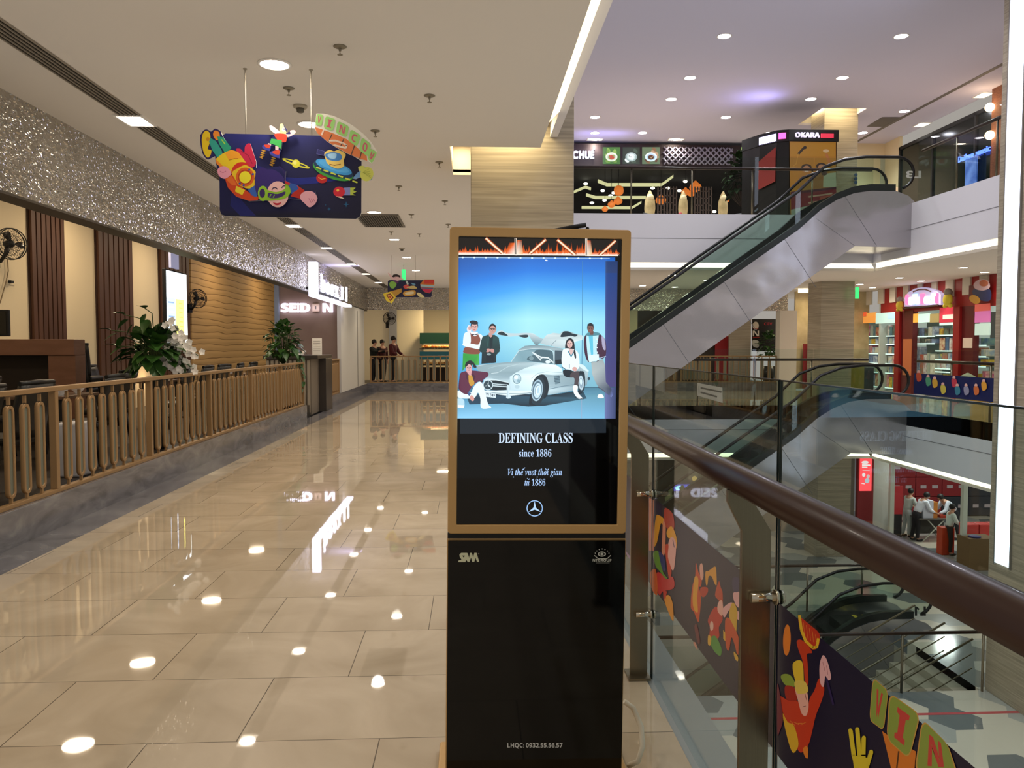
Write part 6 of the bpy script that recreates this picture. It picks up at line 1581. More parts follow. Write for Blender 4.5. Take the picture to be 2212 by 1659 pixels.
# ================================================================ escalators
TAN = math.tan(R(35))
def arcpts(cx, cz, r, a0, a1, n):
    return [(cx + r * math.cos(R(a0 + (a1 - a0) * i / n)), cz + r * math.sin(R(a0 + (a1 - a0) * i / n))) for i in range(n + 1)]
def esc_thing(label, z1, y0, y1, clip_low=None):
    """z1 = upper floor; runs down towards -X by one storey; y0 near side, y1 far side"""
    t = thing('escalator', label, 'escalator', (1.0, (y0 + y1) / 2, z1 - ST))
    z0 = z1 - ST
    def ln(x, off): return z1 + off + TAN * (x - 8.45)          # step nosing line + offset
    # cladding outline
    top = [(0.15, z0 + 0.02), (0.55, z0 + .25), (1.75, z0 + .27), (2.3, ln(2.3, -0.02)), (4, ln(4, -.03)), (7.6, ln(7.6, -.03)), (8.1, z1 - .18), (8.5, z1 + .07), (8.9, z1 + .22), (9.3, z1 + .28), (9.9, z1 + .28), (10.2, z1 + .17), (10.42, z1 - 0.03)]
    bot = [(10.44, z1 - 1.04), (8.93, z1 - 1.01), (1.87, z1 - 1.01 - TAN * (8.93 - 1.87)), (0.2, z0 - 0.98)]
    segs = 6
    o = MB().prism(top + bot, 'y', y0, y0 + 0.04).prism(top + bot, 'y', y1 - 0.04, y1).build('cladding', M_CLAD, t)
    MB().prism([(10.44, z1 - 1.04), (8.93, z1 - 1.01), (1.87, z1 - 1.01 - TAN * 7.06), (0.2, z0 - .98), (0.2, z0 - .9), (1.9, z1 - .93 - TAN * 7.06), (8.93, z1 - .93), (10.44, z1 - .96)], 'y', y0 + .04, y1 - .04).build('soffit', M_CLAD, t)
    for k in range(5):
        x = 3.0 + k * 1.42; zt = ln(x, -.03); MB().prism([(x, zt), (x + .012, zt), (x + .78, zt - 1.12), (x + .768, zt - 1.12)], 'y', y0 - .002, y0).build('panel_joint', mat('panel_gap', '#56565a', .7), o)
    mb = MB().prism([(8.0, ln(8.0, -.06)), (8.012, ln(8.0, -.06)), (8.94, z1 - 1.0), (8.928, z1 - 1.0)], 'y', y0 - .002, y0)
    mb.build('panel_joint', mat('panel_gap', '#56565a', .7), o)
    for s_, (ya, yb) in enumerate(((y0 + .0, y0 + .16), (y1 - .16, y1))):
        dk = [(0.55, z0 + .25), (1.75, z0 + .27), (2.3, ln(2.3, -.02)), (7.6, ln(7.6, -.03)), (8.1, z1 - .18), (8.5, z1 + .07), (8.9, z1 + .22), (9.3, z1 + .28), (9.9, z1 + .28)]
        up_ = [(x, z + .16) for x, z in dk]
        MB().prism(dk + up_[::-1], 'y', ya + .02, yb).build('balustrade_deck', mat('dark_escalator_deck', '#2e3231', .25, .5), t)
        ym = (ya + yb) / 2
        # handrail path
        hz = 1.08
        path = [(1.6, z0 + hz), (0.55, z0 + hz)] + arcpts(0.55, z0 + hz - .37, .37, 90, 250, 8)
        path = path[::-1] + [(2.0, z0 + hz + .10), (2.4, ln(2.4, .83 + .05)), (7.6, ln(7.6, .86)), (8.2, z1 + .83), (8.7, z1 + 1.02), (9.2, z1 + hz)] + arcpts(9.98, z1 + hz - .37, .37, 90, -70, 8)
        MB().tube([(x, ym, z) for x, z in path], .036, 8).build('handrail', M_RUBBER, t)
        g = [(x, z) for x, z in path]
        MB().prism([(0.7, z0 + .35), (1.75, z0 + .40), (2.3, ln(2.3, .1)), (7.6, ln(7.6, .1)), (8.5, z1 + .2), (9.2, z1 + .4), (9.9, z1 + .4)] + g[::-1], 'y', ym, ym + .001).build('glass_balustrade', M_GLASSE, t)
    # steps
    pr_ = [(0.9, z0)]
    x = 1.80; z = z0
    pr_.append((x, z)); n = int(ST / 0.21)
    for k in range(n):
        h = ST / n; w = h / TAN
        pr_ += [(x, z + h), (x + w, z + h)]; x += w; z += h
    pr_ += [(10.2, z1), (10.2, z1 - .3), (x, z1 - .3), (1.80, z0 - .3), (.9, z0 - .3)]
    MB().prism(pr_, 'y', y0 + .2, y1 - .2).build('steps', mat('escalator_steps', '#3a3c3d', .4, .6), t)
    MB().box(9.0, 9.1, y0 + .2, y1 - .2, z1, z1 + .004).box(9.25, 9.3, y0 + .2, y1 - .2, z1, z1 + .004).build('comb_stripe', mat('yellow_stripe', '#c9b23a', .5), t)
    return t
e3_ = esc_thing('upper escalator rising to the right towards the black karaoke booth', ST, 18.7, 20.1)
esc_thing('middle escalator rising to the red toy shop gallery, below the upper one', 0, 18.7, 20.1)
e1_ = esc_thing('lowest escalator, only its upper handrail loops showing over the hexagon floor', -ST, 17.5, 18.85)

for e_, yy, txt, c_, (u0, v0, u1, v1) in ((e3_, 18.76, 'L3', '#a8a8a0', (1957, 369, 1990, 385)), (e1_, 17.56, 'L1', '#1c1e1e', (1976, 1310, 2000, 1330))):
    a = Art(flat_place(yy), (0, -1, 0), 1e-3, 0); a.text(sansb(txt), [(u1, v0), (u0, v0), (u0, v1), (u1, v1)], c_, .02)
    a.build('level_decal', ink('printed_film'), e_)
# ================================================================ lower floor railings and stair
def low_rail(label, x0, x1, y):
    t = thing('steel_railing', label, 'railing', ((x0 + x1) / 2, y, -ST))
    MB().cyl((x0, y, -ST + 1.12), (x1, y, -ST + 1.12), .032, n=10).build('handrail', M_WOODRAIL, t)
    n = round((x1 - x0) / 1.55)
    for i in range(n + 1):
        x = x0 + .05 + (x1 - x0 - .1) * i / n; MB().cyl((x, y, -ST), (x, y, -ST + 1.1), .024, n=8).build('post', M_STEEL, t)
        if i < n: MB().add([(x + .06, y, -ST + .08), (x + (x1 - x0) / n - .06, y, -ST + .08), (x + (x1 - x0) / n - .06, y, -ST + .95), (x + .06, y, -ST + .95)], [(0, 1, 2, 3)]).build('glass_panel', M_GLASS, t)
low_rail('lower railing with dark rail on the near side of the stair opening', 1.7, 9.5, 14.36)
low_rail('lower railing with dark rail on the far side of the lowest escalator', 5.3, 9.45, 18.95)
t = thing('stair_flight', 'stone stair flight with steel handrails going down from the lower floor', 'stairs', (7, 15.5, -ST))
prf = [(9.45, -ST)]; x, z = 9.45, -ST
for k in range(16): prf += [(x, z - .165), (x - .29, z - .165)]; x -= .29; z -= .165
prf += [(x, z - .3), (9.45, -ST - .3)]
MB().prism(prf, 'y', 14.55, 16.6).build('steps', mat('stair_stone', '#a79e8c', .35), t)
for y in (14.6, 15.5, 16.6):
    for h in (.9, .62, .34): MB().cyl((9.4, y, -ST + h), (5.0, y, -ST + h - 4.4 * .569), .022 if h > .8 else .012, n=8).build('stair_handrail', M_STEEL, t)

# ================================================================ white light strip on the right pillar
ys0, ys1 = P(2163, 800, X=9.55).y, P(2195, 800, X=9.55).y
t = thing('led_light_strip', 'tall vertical white light strip on the right stone pillar', 'light strip', (9.54, (ys0 + ys1) / 2, P(2165, 1220, X=9.55).z))
zb = wloc(t).z
MB().box(9.535, 9.55, ys1, ys0, zb, 8.38).build('diffuser', M_STRIP, t)
MB().box(9.52, 9.55, ys0, ys0 + .03, zb - .03, 8.39).box(9.52, 9.55, ys1 - .03, ys1, zb - .03, 8.39).build('channel', mat('aluminium_channel', '#9a9690', .4, .7), t)

# ================================================================ upper storey: lantern restaurant
Z3 = ST
struct('wall_upper_restaurant_back', MB().box(0.5, 12.2, 33, 33.1, Z3, 8.4), mat('dark_interior', '#17140f', .8))
struct('ceiling_upper_restaurant', MB().box(0.5, 12.2, YW + .1, 33, 7.75, 7.8), mat('black_ceiling', '#0f0f0e', .8))
def up_(x, y, Y=YW): return P(x, y, Y=Y)
zt, zb = up_(1500, 313).z, up_(1500, 357).z
t = thing('restaurant_signboard', 'dark brown signboard band with lit letters, food pictures and white lattice', 'signboard', ((up_(1440, 335)).x, YW, zb))
MB().box(up_(1150, 335).x, up_(1650, 335).x, YW, YW + .08, zb - .08, zt).build('board', mat('dark_maroon_board', '#2b1a1c', .6), t)
p0, p1 = up_(1244, 343), up_(1284, 327)
letters('letter', sansb('HUE'), (up_(1251, 343).x, YW, p0.z), (1, 0, 0), (0, 0, 1), up_(1283, 343).x - up_(1251, 343).x, .25, .06, M_WLET, t, .02)
letters('letter', sansb('C'), (up_(1235, 343).x, YW, p0.z), (1, 0, 0), (0, 0, 1), .22, .25, .06, M_WLET, t, .02)
q = up_(1279, 326); MB().tube([(q.x, YW - .03, q.z), (q.x + .08, YW - .03, q.z + .07)], .02, 6).build('accent', M_WLET, t)
C2 = (1230, 300, 5.144)
foods = [(370, 92, 565, 280, ['#3f6a2a', '#7fa04a', '#c8c8b8', '#b84a30', '#e0e0d0', '#6a8c3a']), (590, 92, 782, 280, ['#1f2a1c', '#3a4a3a', '#c8d0d0', '#e8e8e8', '#9aa8a8', '#5a6a5a']), (808, 92, 1004, 280, ['#5a6a50', '#a8886a', '#a8c0d8', '#5a3420', '#d8e4f0', '#7a5a40']), (1908, 92, 2100, 280, ['#8aa85a', '#d8c83a', '#e8e88a', '#4f8c3a', '#c8d8e8', '#a8b8c8']), (2125, 92, 2180, 280, ['#3a5a3a', '#c88a5a', '#d8c8b0', '#7a3a2a', '#e0d8c8', '#8aa06a'])]
names = ['green soup bowl', 'white dumplings', 'brown stew on a blue-rimmed plate', 'yellow and green salad', 'partly hidden dish']
r = random.Random(9)
for (x0, y0, x1, y1, cs), nm in zip(foods, names):
    a = Art(flat_place(YW - .01), (0, -1, 0), 1e-3, 0).frame(*C2)
    a.rect(x0, y0, x1, y1, cs[0]); cx, cyy = (x0 + x1) / 2, (y0 + y1) / 2 + 15; w = x1 - x0
    for k in range(9): a.ell(r.uniform(x0 + .18 * w, x1 - .18 * w), r.uniform(y0 + 22, y1 - 22), .15 * w, 18, cs[r.choice([1, 1, 3, 5])], r.uniform(0, 90))
    a.ell(cx, cyy, .34 * w, 50, cs[4]); a.ell(cx, cyy, .25 * w, 37, cs[2]); a.ell(cx, cyy + 4, .17 * w, 26, cs[3])
    for k in range(5): a.ell(cx + r.uniform(-.15, .15) * w, cyy + r.uniform(-20, 20), .05 * w, 8, cs[r.choice([1, 5, 3])])
    ob = a.build('food_picture', ink('lit_food_print', 1.1), t); ob['label'] = 'lit square picture of ' + nm
# lattice
lx0, lx1, lz0, lz1 = up_(1432, 335).x, up_(1582, 335).x, up_(1432, 355).z, up_(1432, 318).z
mb = MB(); st_ = .20; hh = lz1 - lz0
k = lx0 - hh
while k < lx1:
    for sgn in (1, -1):
        xa, xb = (k, k + hh) if sgn == 1 else (k + hh, k)
        za, zbb = lz0, lz1
        # clip to the frame
        f0 = 0; f1 = 1
        for lim, s2 in ((lx0, 1), (lx1, -1)):
            da, db = (xa - lim) * s2, (xb - lim) * s2
            if da < 0 and db < 0: f0, f1 = 1, 0
            elif da < 0: f0 = max(f0, -da / (db - da))
            elif db < 0: f1 = min(f1, da / (da - db))
        if f1 > f0 + .05:
            mb.tube([(xa + (xb - xa) * f0, YW - .03, za + hh * f0), (xa + (xb - xa) * f1, YW - .03, za + hh * f1)], .026, 4)
    k += st_
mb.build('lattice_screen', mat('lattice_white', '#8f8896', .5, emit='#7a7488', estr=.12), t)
# dark beams + interior coves shaped like roof eaves
M_EAVE = glow('eave_cove_light', '#e8dfa8', 0.75)
eaves = [([(470, 300), (570, 352), (1235, 352), (1345, 290), (1395, 222)], 32), ([(320, 480), (420, 522), (1030, 522), (1155, 430)], 32), ([(190, 632), (290, 662), (850, 662)], 28),
         ([(50, 255), (290, 255), (440, 205)], 26), ([(50, 600), (180, 545), (240, 565)], 26), ([(140, 772), (700, 775), (800, 715)], 26), ([(130, 445), (370, 375)], 30)]
for k, (pts, w) in enumerate(eaves):
    Ye = 29.0 + .35 * k; v = [P(C2[0] + x / C2[2], C2[1] + y / C2[2], Y=Ye) for x, y in pts]
    h = w / C2[2] / F_PX * Ye; mb = MB()
    for i in range(len(v) - 1):
        A, B = v[i], v[i + 1]
        mb.add([(A.x, Ye, A.z), (B.x, Ye, B.z), (B.x, Ye, B.z + h), (A.x, Ye, A.z + h), (A.x, Ye + .12, A.z), (B.x, Ye + .12, B.z), (B.x, Ye + .12, B.z + h), (A.x, Ye + .12, A.z + h)], [(0, 1, 2, 3), (4, 7, 6, 5), (3, 2, 6, 7), (0, 4, 5, 1), (0, 3, 7, 4), (1, 5, 6, 2)])
    tag(mb.build('eave_light_beam', M_EAVE), 'pale yellow eave-shaped light beam inside the lantern restaurant, ' + ['topmost long one right of the lit letters', 'second long one from the top', 'third long one, ending at the left cream figure', 'short one under the lit letters', 'short one low at the left', 'lowest long one', 'short slanting one at the left'][k], 'light beam', 'eave lights in the lantern restaurant')
# small interior downlights
for k, (x, y) in enumerate([(322, 318), (517, 408), (540, 436), (180, 498), (370, 576), (490, 600), (457, 632), (427, 655), (390, 682), (250, 711), (925, 548), (1095, 548), (1418, 370), (1370, 410), (1338, 438), (1288, 474), (1443, 420), (1222, 576), (1745, 202), (1985, 404), (740, 225), (870, 820), (1610, 808), (2028, 540), (2180, 462)]):
    q = P(C2[0] + x / C2[2], C2[1] + y / C2[2], Y=30.5 if y > 240 else 29)
    tag(MB().ball(q, .075, 10, sc=(1.1, 1, .6)).build('tiny_ceiling_light', glow('tiny_lamp', '#fff4e0', 5)), 'tiny white ceiling light glinting inside the lantern restaurant', 'light', 'tiny lights in the lantern restaurant')
# lanterns
M_LANT = mat('orange_lantern', '#b5652c', .5, emit='#d4702c', estr=.7)
for k, (x, y, s, rb) in enumerate([(548, 575, 52, 0), (540, 690, 50, 1), (468, 728, 44, 1), (395, 780, 36, 1), (1016, 680, 60, 1), (1400, 535, 68, 1), (1290, 590, 50, 1), (1355, 610, 40, 1), (1740, 680, 38, 1)]):
    q = P(C2[0] + x / C2[2], C2[1] + y / C2[2], Y=28.6); rr = s / C2[2] / F_PX * 28.6
    t = thing('lantern', 'orange lantern hanging in the upper restaurant, ' + ['topmost round one at the left', 'second of the left string', 'third of the left string', 'lowest of the left string', 'alone between the left and middle figures', 'largest, high above the middle figure', 'just left of the largest one', 'just below the largest one', 'low before the right figure'][k], 'lantern', q, 'orange lanterns')
    pf = [(.3, -.8), (.8, -.5), (1.0, -.05), (.85, .35), (.4, .7), (.15, 1.0)] if rb else [(.5, -1), (.95, -.6), (1.05, 0), (.95, .6), (.5, 1)]
    MB().lathe([(a_ * rr, b_ * rr) for a_, b_ in pf], c=q, n=16).build('shade', M_LANT, t)
    MB().ball((q.x, q.y - rr * .55, q.z + rr * .1), rr * .3, 8).build('bulb', glow('lantern_bulb', '#ffe8c0', 3), t)
    MB().cyl((q.x, q.y, q.z + rr), (q.x, q.y, 7.75), .008, n=5).build('cord', M_BLACKM, t)
# cream draped figures / pots and lattice screens at the front of the restaurant
M_CLOTH = mat('cream_cloth', '#cdb383', .8, noise='#a89468', nscale=4)
for k, (x, w) in enumerate(((893, 170), (1262, 150), (1705, 150))):
    q = P(C2[0] + x / C2[2], C2[1] + 830 / C2[2], Y=26.6); ww = w / C2[2] / F_PX * 26.6 / 2
    t = thing('draped_statue', 'tall cream draped figure before the restaurant, ' + ['left one with a dark sash', 'middle one with a red flower', 'right one, brightest'][k], 'statue', (q.x, q.y, Z3), 'cream figures before the restaurant')
    MB().lathe([(ww * 1.05, 0), (ww, .5), (ww * .92, .75), (ww * .6, .95), (ww * .72, 1.15), (ww * .66, 1.4), (ww * .35, 1.62), (.02, 1.75)], c=(q.x, q.y, Z3), n=18).build('drape', M_CLOTH, t)
    if k == 0: MB().tube([(q.x - ww * .9, q.y - .1, Z3 + .98), (q.x, q.y - ww, Z3 + .9), (q.x + ww, q.y - .1, Z3 + .86)], .04, 6).build('sash', M_BLACKM, t)
    if k == 1: MB().ball((q.x - ww * .6, q.y - ww * .75, Z3 + .95), .07, 8).build('flower', mat('red_flower', '#a83040', .6), t)
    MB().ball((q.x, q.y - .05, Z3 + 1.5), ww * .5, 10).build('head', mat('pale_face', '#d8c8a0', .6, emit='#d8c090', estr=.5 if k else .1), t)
    lamp('figure_lamp', 'SPOT', (q.x, q.y - .5, 8.0), 60, (1, .85, .55), .05, spot=R(40))
for k, (x0, x1) in enumerate(((985, 1190), (1395, 1580))):
    a0, a1 = P(C2[0] + x0 / C2[2], 440, Y=28).x, P(C2[0] + x1 / C2[2], 440, Y=28).x; mb = MB(); n = 6
    ztop = P(1500, C2[1] + 530 / C2[2], Y=28).z
    r = random.Random(k + 4)
    for i in range(n + 1): mb.box(a0 + (a1 - a0) * i / n - .02, a0 + (a1 - a0) * i / n + .02, 28, 28.04, Z3, ztop)
    for i in range(n):
        for j in range(9):
            z = Z3 + (ztop - Z3) * (j + r.choice([.3, .6])) / 9; mb.box(a0 + (a1 - a0) * i / n, a0 + (a1 - a0) * (i + 1) / n, 28, 28.035, z, z + .03)
    tag(mb.build('lattice_screen', mat('grey_fretwork', '#57483f', .6)), ['grey fretwork screen between the left and middle cream figures', 'grey fretwork screen between the middle and right cream figures'][k], 'screen')
    tag(MB().box((a0 + a1) / 2 - .2, (a0 + a1) / 2 + .2, 27.7, 27.9, Z3, Z3 + .5).build('pale_stand', mat('pale_grey_stand', '#a29a98', .6)), ['pale low stand before the left fretwork screen', 'pale low stand before the right fretwork screen'][k], 'stand')
# tall tree in a pot before the restaurant
q = P(1610, 461, Y=24.5)
t = thing('potted_tree', 'tall dark green potted tree between the restaurant and the black booth', 'plant', (q.x, 24.5, Z3))
mb, st = foliage(330, (q.x - .05, 24.5, 6.45), (.52, .4, .95), .2, 21); mb.build('foliage', mat('deep_green_leaf', '#1a2a12', .9, spec=.1), t); st.tube([(q.x, 24.5, Z3 + .4), (q.x, 24.5, 6.9)], .03, 6); st.build('trunk', M_DARK, t)
MB().lathe([(.2, 0), (.28, .65), (.25, .65), (.22, .5)], c=(q.x - .05, 24.5, Z3), n=18).build('pot', mat('grey_pot', '#8a8a8e', .6), t)

# ---- black karaoke booth
BYY = 22.5
def bp(x, y, Y=BYY): return P(x, y, Y=Y)
xa, xb = bp(1704, 300).x, bp(1812, 300).x; ztop = bp(1760, 280).z; zh = bp(1760, 305).z
t = thing('karaoke_booth', 'black karaoke booth with orange poster wall and lit sign header', 'booth', ((xa + xb) / 2, BYY, Z3))
side = [(xa, BYY), (xb, BYY), (xb, BYY + 1.3), (xa - .9, BYY + 1.3), (xa - .62, BYY + .6), (xa - .30, BYY + .12)]
MB().prism(side, 'z', zh, ztop).build('header', M_BLACKM, t)
MB().prism([(x + (.02 if i in (0, 3, 4, 5) else -.04), y + (.03 if y < BYY + 1 else 0)) for i, (x, y) in enumerate(side)], 'z', Z3, zh).build('cabin', mat('black_booth_panel', '#15130f', .3), t)
w = xb - xa
letters('letter', sansb('OKARA'), (bp(1717, 297).x, BYY, bp(1717, 297).z), (1, 0, 0), (0, 0, 1), bp(1770, 297).x - bp(1717, 297).x, .14, .04, mat('lit_grey_letter', '#d8d4e4', .4, emit='#cfc8e4', estr=.7), t, .02)
MB().box(bp(1773, 297).x, bp(1800, 297).x, BYY - .03, BYY, bp(1773, 298).z, bp(1773, 289).z).build('red_sign', mat('red_lit_sign', '#a02838', .4, emit='#c83048', estr=.8), t)
def sidept(u, z, off=.02):                 # on the slanted left faces
    A = Vector((xa - .30, BYY + .12)); B = Vector((xa, BYY)); q = A.lerp(B, u); return Vector((q.x - off * .3, q.y - off, z))
q0, q1 = sidept(.15, bp(1690, 299).z), sidept(.75, bp(1690, 286).z)
MB().add([q0, (q1.x, q1.y, q0.z), q1, (q0.x, q0.y, q1.z)], [(0, 1, 2, 3)]).build('pink_sign', glow('pink_sign_light', '#ff4fa8', 2.6), t)
A = Vector((xa - .64, BYY + .58)); B = Vector((xa - .33, BYY + .10))
mb = MB(); mb.add([(A.x, A.y, zh + .02), (B.x, B.y, zh + .02), (B.x, B.y, ztop - .1), (A.x, A.y, ztop - .1)], [(0, 1, 2, 3)]); mb.build('violet_sign', glow('violet_sign_light', '#cfc4ff', 5), t)
mb = MB(); mb.add([(A.x, A.y, 6.0), (B.x, B.y, 6.15), (B.x, B.y, 7.1), (A.x, A.y, 6.8)], [(0, 1, 2, 3)]); mb.build('red_poster', mat('red_poster', '#8c2a22', .5), t)
C6 = (1640, 270, 8.295)
a = Art(flat_place(BYY - .002), (0, -1, 0), 1e-3, 0).frame(*C6)
a.poly([(545, 295), (1375, 305), (1378, 1700), (560, 1700)], '#c08020'); a.poly([(560, 320), (1360, 330), (1360, 560), (560, 560)], '#c88a24')
a.line([(700, 520), (800, 410)], 42, '#3a2a1c'); a.ell(820, 405, 30, 28, '#2a1c14'); a.line([(700, 520), (660, 700), (610, 740)], 14, '#d8983a')
a.ell(1195, 465, 55, 30, '#e8c090'); a.line([(1200, 520), (1270, 700)], 50, '#c87a40')
for hx, hy, cl in ((845, 800, '#8aa0b8'), (1110, 780, '#b0703a')):
    a.ell(hx, hy - 40, 95, 60, '#3a2418'); a.ell(hx, hy, 66, 72, '#c88a60'); a.line([(hx - 30, hy + 30), (hx + 30, hy + 30)], 12, '#f0e0d0')
    a.poly([(hx - 120, hy + 90), (hx + 120, hy + 80), (hx + 150, hy + 420), (hx - 150, hy + 430)], cl if hx > 900 else '#b87a2c', True)
a.poly([(1150, 880), (1370, 850), (1375, 1120), (1140, 1120)], '#c8c0a0'); a.ell(1160, 870, 50, 40, '#5a3420')
a.poly([(560, 1250), (1376, 1120), (1376, 1330), (565, 1520)], '#8c1c2c'); a.poly([(560, 1200), (1376, 1110), (1376, 1150), (560, 1250)], '#5a1430'); a.poly([(1080, 1290), (1360, 1240), (1370, 1370), (1100, 1420)], '#b04838')
for y in (1290, 1400): a.line([(880, y), (1300, y - 60)], 28, '#c89880')
a.poly([(565, 1520), (1376, 1330), (1376, 1700), (565, 1700)], '#a8a894')
a.build('poster_wall', ink('booth_poster', .35, .35), t)

# ---- blue lit glass fins seen on the upper railing (reflections of the pillar strip are left to the renderer)
# ---- dark glass shop on the right of the upper storey
t = thing('glass_shopfront', 'dark glass shopfront with black frame on the right of the upper storey', 'shopfront', (XS, 23.5, Z3))
MB().box(XS, XS + .1, 19.5, 26.25, Z3, 8.0).build('frame', mat('dark_shop_glass', '#1b2320', .12), t)
mb = MB()
for y in (26.2, 24.3, 22.2, 20.9): mb.box(XS - .05, XS, y - .04, y + .04, Z3, 8.0)
mb.box(XS - .05, XS, 19.5, 26.25, 7.93, 8.03).build('mullions', M_BLACKM, t)
struct('wall_upper_far_right', MB().box(11.5, XS, YW - .05, YW, Z3, 8.4).box(XS, XS + .1, 26.3, YW, Z3, 8.4), M_CREAMW)
struct('wall_brick_upper', MB().box(XS - .1, XS, 14, 21.4, Z3, 8.4), mat('brick_red_wall', '#6b4232', .8, noise='#84563f', nscale=9, stretch=(1, 1, 4)))
p = P(2115, 327, X=XS - .12)
tag(letters('neon_sign', 'Daiken music', (XS - .12, P(2070, 332, X=XS - .12).y, p.z - .1), (0, -1, 0), (0, 0, 1), P(2070, 332, X=XS - .12).y - P(2140, 332, X=XS - .12).y, .16, .03, glow('blue_neon', '#4f6cff', 3), None, .01), 'thin blue glowing lettering on the right upper shopfront', 'sign')
t = thing('blue_poster', 'blue lit poster below the blue lettering of the upper right shop', 'poster', P(2100, 360, X=XS - .1))
y0, y1 = P(2088, 360, X=XS - .1).y, P(2112, 360, X=XS - .1).y
MB().box(XS - .14, XS - .1, y1, y0, Z3 + .9, P(2100, 338, X=XS - .1).z).build('panel', mat('blue_lit_panel', '#2a4a90', .4, emit='#3a60b0', estr=.5, noise='#6a90d0', nscale=3), t)
for k, (x, y) in enumerate(((2138, 232), (2138, 292))):
    q = P(x, y, X=XS - .2); tag(MB().ball(q, .12, 10).build('globe_lamp', glow('warm_globe', '#ffd9a8', 8)), ['upper warm globe lamp on the brick wall by the strip-lit pillar', 'lower warm globe lamp on the brick wall by the strip-lit pillar'][k], 'lamp', 'globe lamps')
    lamp('globe_glow', 'POINT', (q.x - .1, q.y, q.z), 25, (1, .7, .4), .1)
# small notice on the far white wall
p = P(1928, 370, Y=YW - .06)
t = tag(MB().box(p.x - .42, p.x + .42, YW - .07, YW - .05, p.z - .45, p.z + .5).build('wall_notice', mat('notice_board', '#b5b3a0', .6)), 'white notice board on the far wall seen above the escalator end', 'notice')
a = Art(flat_place(YW - .075), (0, -1, 0), 1e-3, 0).frame(1620, 180, 3.737)
a.line([(1115, 650), (1175, 630)], 12, '#2a2a26'); a.line([(1125, 740), (1125, 700)], 16, '#3a3a34'); a.line([(1155, 740), (1155, 675)], 18, '#3a3a34'); a.line([(1090, 755), (1180, 755)], 10, '#54544c'); a.line([(1090, 785), (1185, 785)], 8, '#6a6a60')
a.build('notice_print', ink('printed_film'), t)
for k in range(3):
    q = P(1852, 378 + 8 * k, Y=23.88); tag(MB().lathe([(.05, 0), (.05, .01)], n=14).build('blue_round_sticker', mat('blue_sticker', '#24406c', .5)), 'small round blue sticker on the edge of the far stone column, %s' % ['top', 'middle', 'bottom'][k], 'sticker', 'blue round stickers')
    o = COL.objects[-1] if False else bpy.context.scene.collection.objects[-1]; o.location = (11.40, 23.88, q.z); o.rotation_euler = (R(90), 0, 0)
# ================================================================ red toy shop on the right gallery (X = 14)
CT = (1700, 560, 4.148)
def tp(x, y, X=XS): return P(CT[0] + x / CT[2], CT[1] + y / CT[2], X=X)
SY0, SY1 = tp(1900, 300).y, 27.3           # near and far end of the front
M_RED = mat('red_shopfront_paint', '#8f1a1c', .45)
M_DRED = mat('dark_red_paint', '#5a1416', .5)
shop = thing('toy_shopfront', 'bright red toy shop front with castle notches, arched lit sign and stocked windows', 'shopfront', (XS, 23, 0))
struct('wall_toy_shop_inside', MB().box(XS + 2.2, XS + 2.3, 18, 28, 0, H2), mat('pale_shop_wall', '#b8c4bc', .7))
struct('wall_toy_shop_end', MB().box(XS, XS + 2.2, 27.3, 27.4, 0, H2), mat('pale_shop_wall'))
zband = tp(700, 470).z
MB().box(XS, XS + .12, SY0, SY1, 2.62, H2).build('red_band', M_RED, shop)
for (x0, x1) in ((640, 668), (722, 768), (826, 876), (932, 984), (1052, 1100), (1180, 1222), (1306, 1354), (1432, 1500), (1584, 1652), (1735, 1810)):
    a, b = tp(x0, 300).y, tp(x1, 300).y
    MB().box(XS - .05, XS, b, a, 2.98, H2 - .002).build('castle_notch', mat('cream_notch', '#c9c0b0', .6), shop)
def pillar(x0, x1, m, name='pillar', dx=.1): MB().box(XS - dx, XS + .14, tp(x1, 700).y, tp(x0, 700).y, 0, 2.66).build(name, m, shop)
pillar(990, 1030, M_RED); pillar(1030, 1130, M_DRED, dx=.02); pillar(1515, 1570, M_RED); pillar(1570, 1678, M_DRED, dx=.02)
def sgn(x0, x1, y0, y1, c, name='lit_header_panel', e=.7, X=XS - .02):
    a, b = tp(x0, (y0 + y1) / 2, X), tp(x1, (y0 + y1) / 2, X)
    MB().box(X, X + .03, b.y, a.y, tp((x0 + x1) / 2, y1, X).z, tp((x0 + x1) / 2, y0, X).z).build(name, mat('panel_' + c[1:], c, .5, emit=c, estr=e), shop)
sgn(612, 712, 478, 512, '#c8502c'); sgn(612, 795, 512, 572, '#c8843c'); sgn(712, 795, 478, 512, '#c88a40'); sgn(795, 990, 478, 572, '#a8c8c0'); sgn(905, 985, 480, 530, '#9cc0d8', X=XS - .04)
sgn(1130, 1175, 488, 566, '#d89a3c'); sgn(1175, 1280, 488, 566, '#b8dccc'); sgn(1280, 1360, 488, 566, '#8a7a4c'); sgn(1366, 1515, 432, 565, '#b02a3c'); sgn(1395, 1505, 495, 535, '#d8c8b8', X=XS - .04)
sgn(1366, 1515, 568, 590, '#b8d8c8'); sgn(1682, 1815, 400, 465, '#a8483c'); sgn(1682, 1815, 465, 565, '#a85a88'); sgn(1682, 1815, 575, 680, '#a0b4a8'); sgn(1575, 1655, 705, 795, '#c8b4a0', 'paper_notice', .15, XS - .04)
sgn(1038, 1112, 715, 1040, '#a05a34', 'orange_poster', .2, XS - .04)
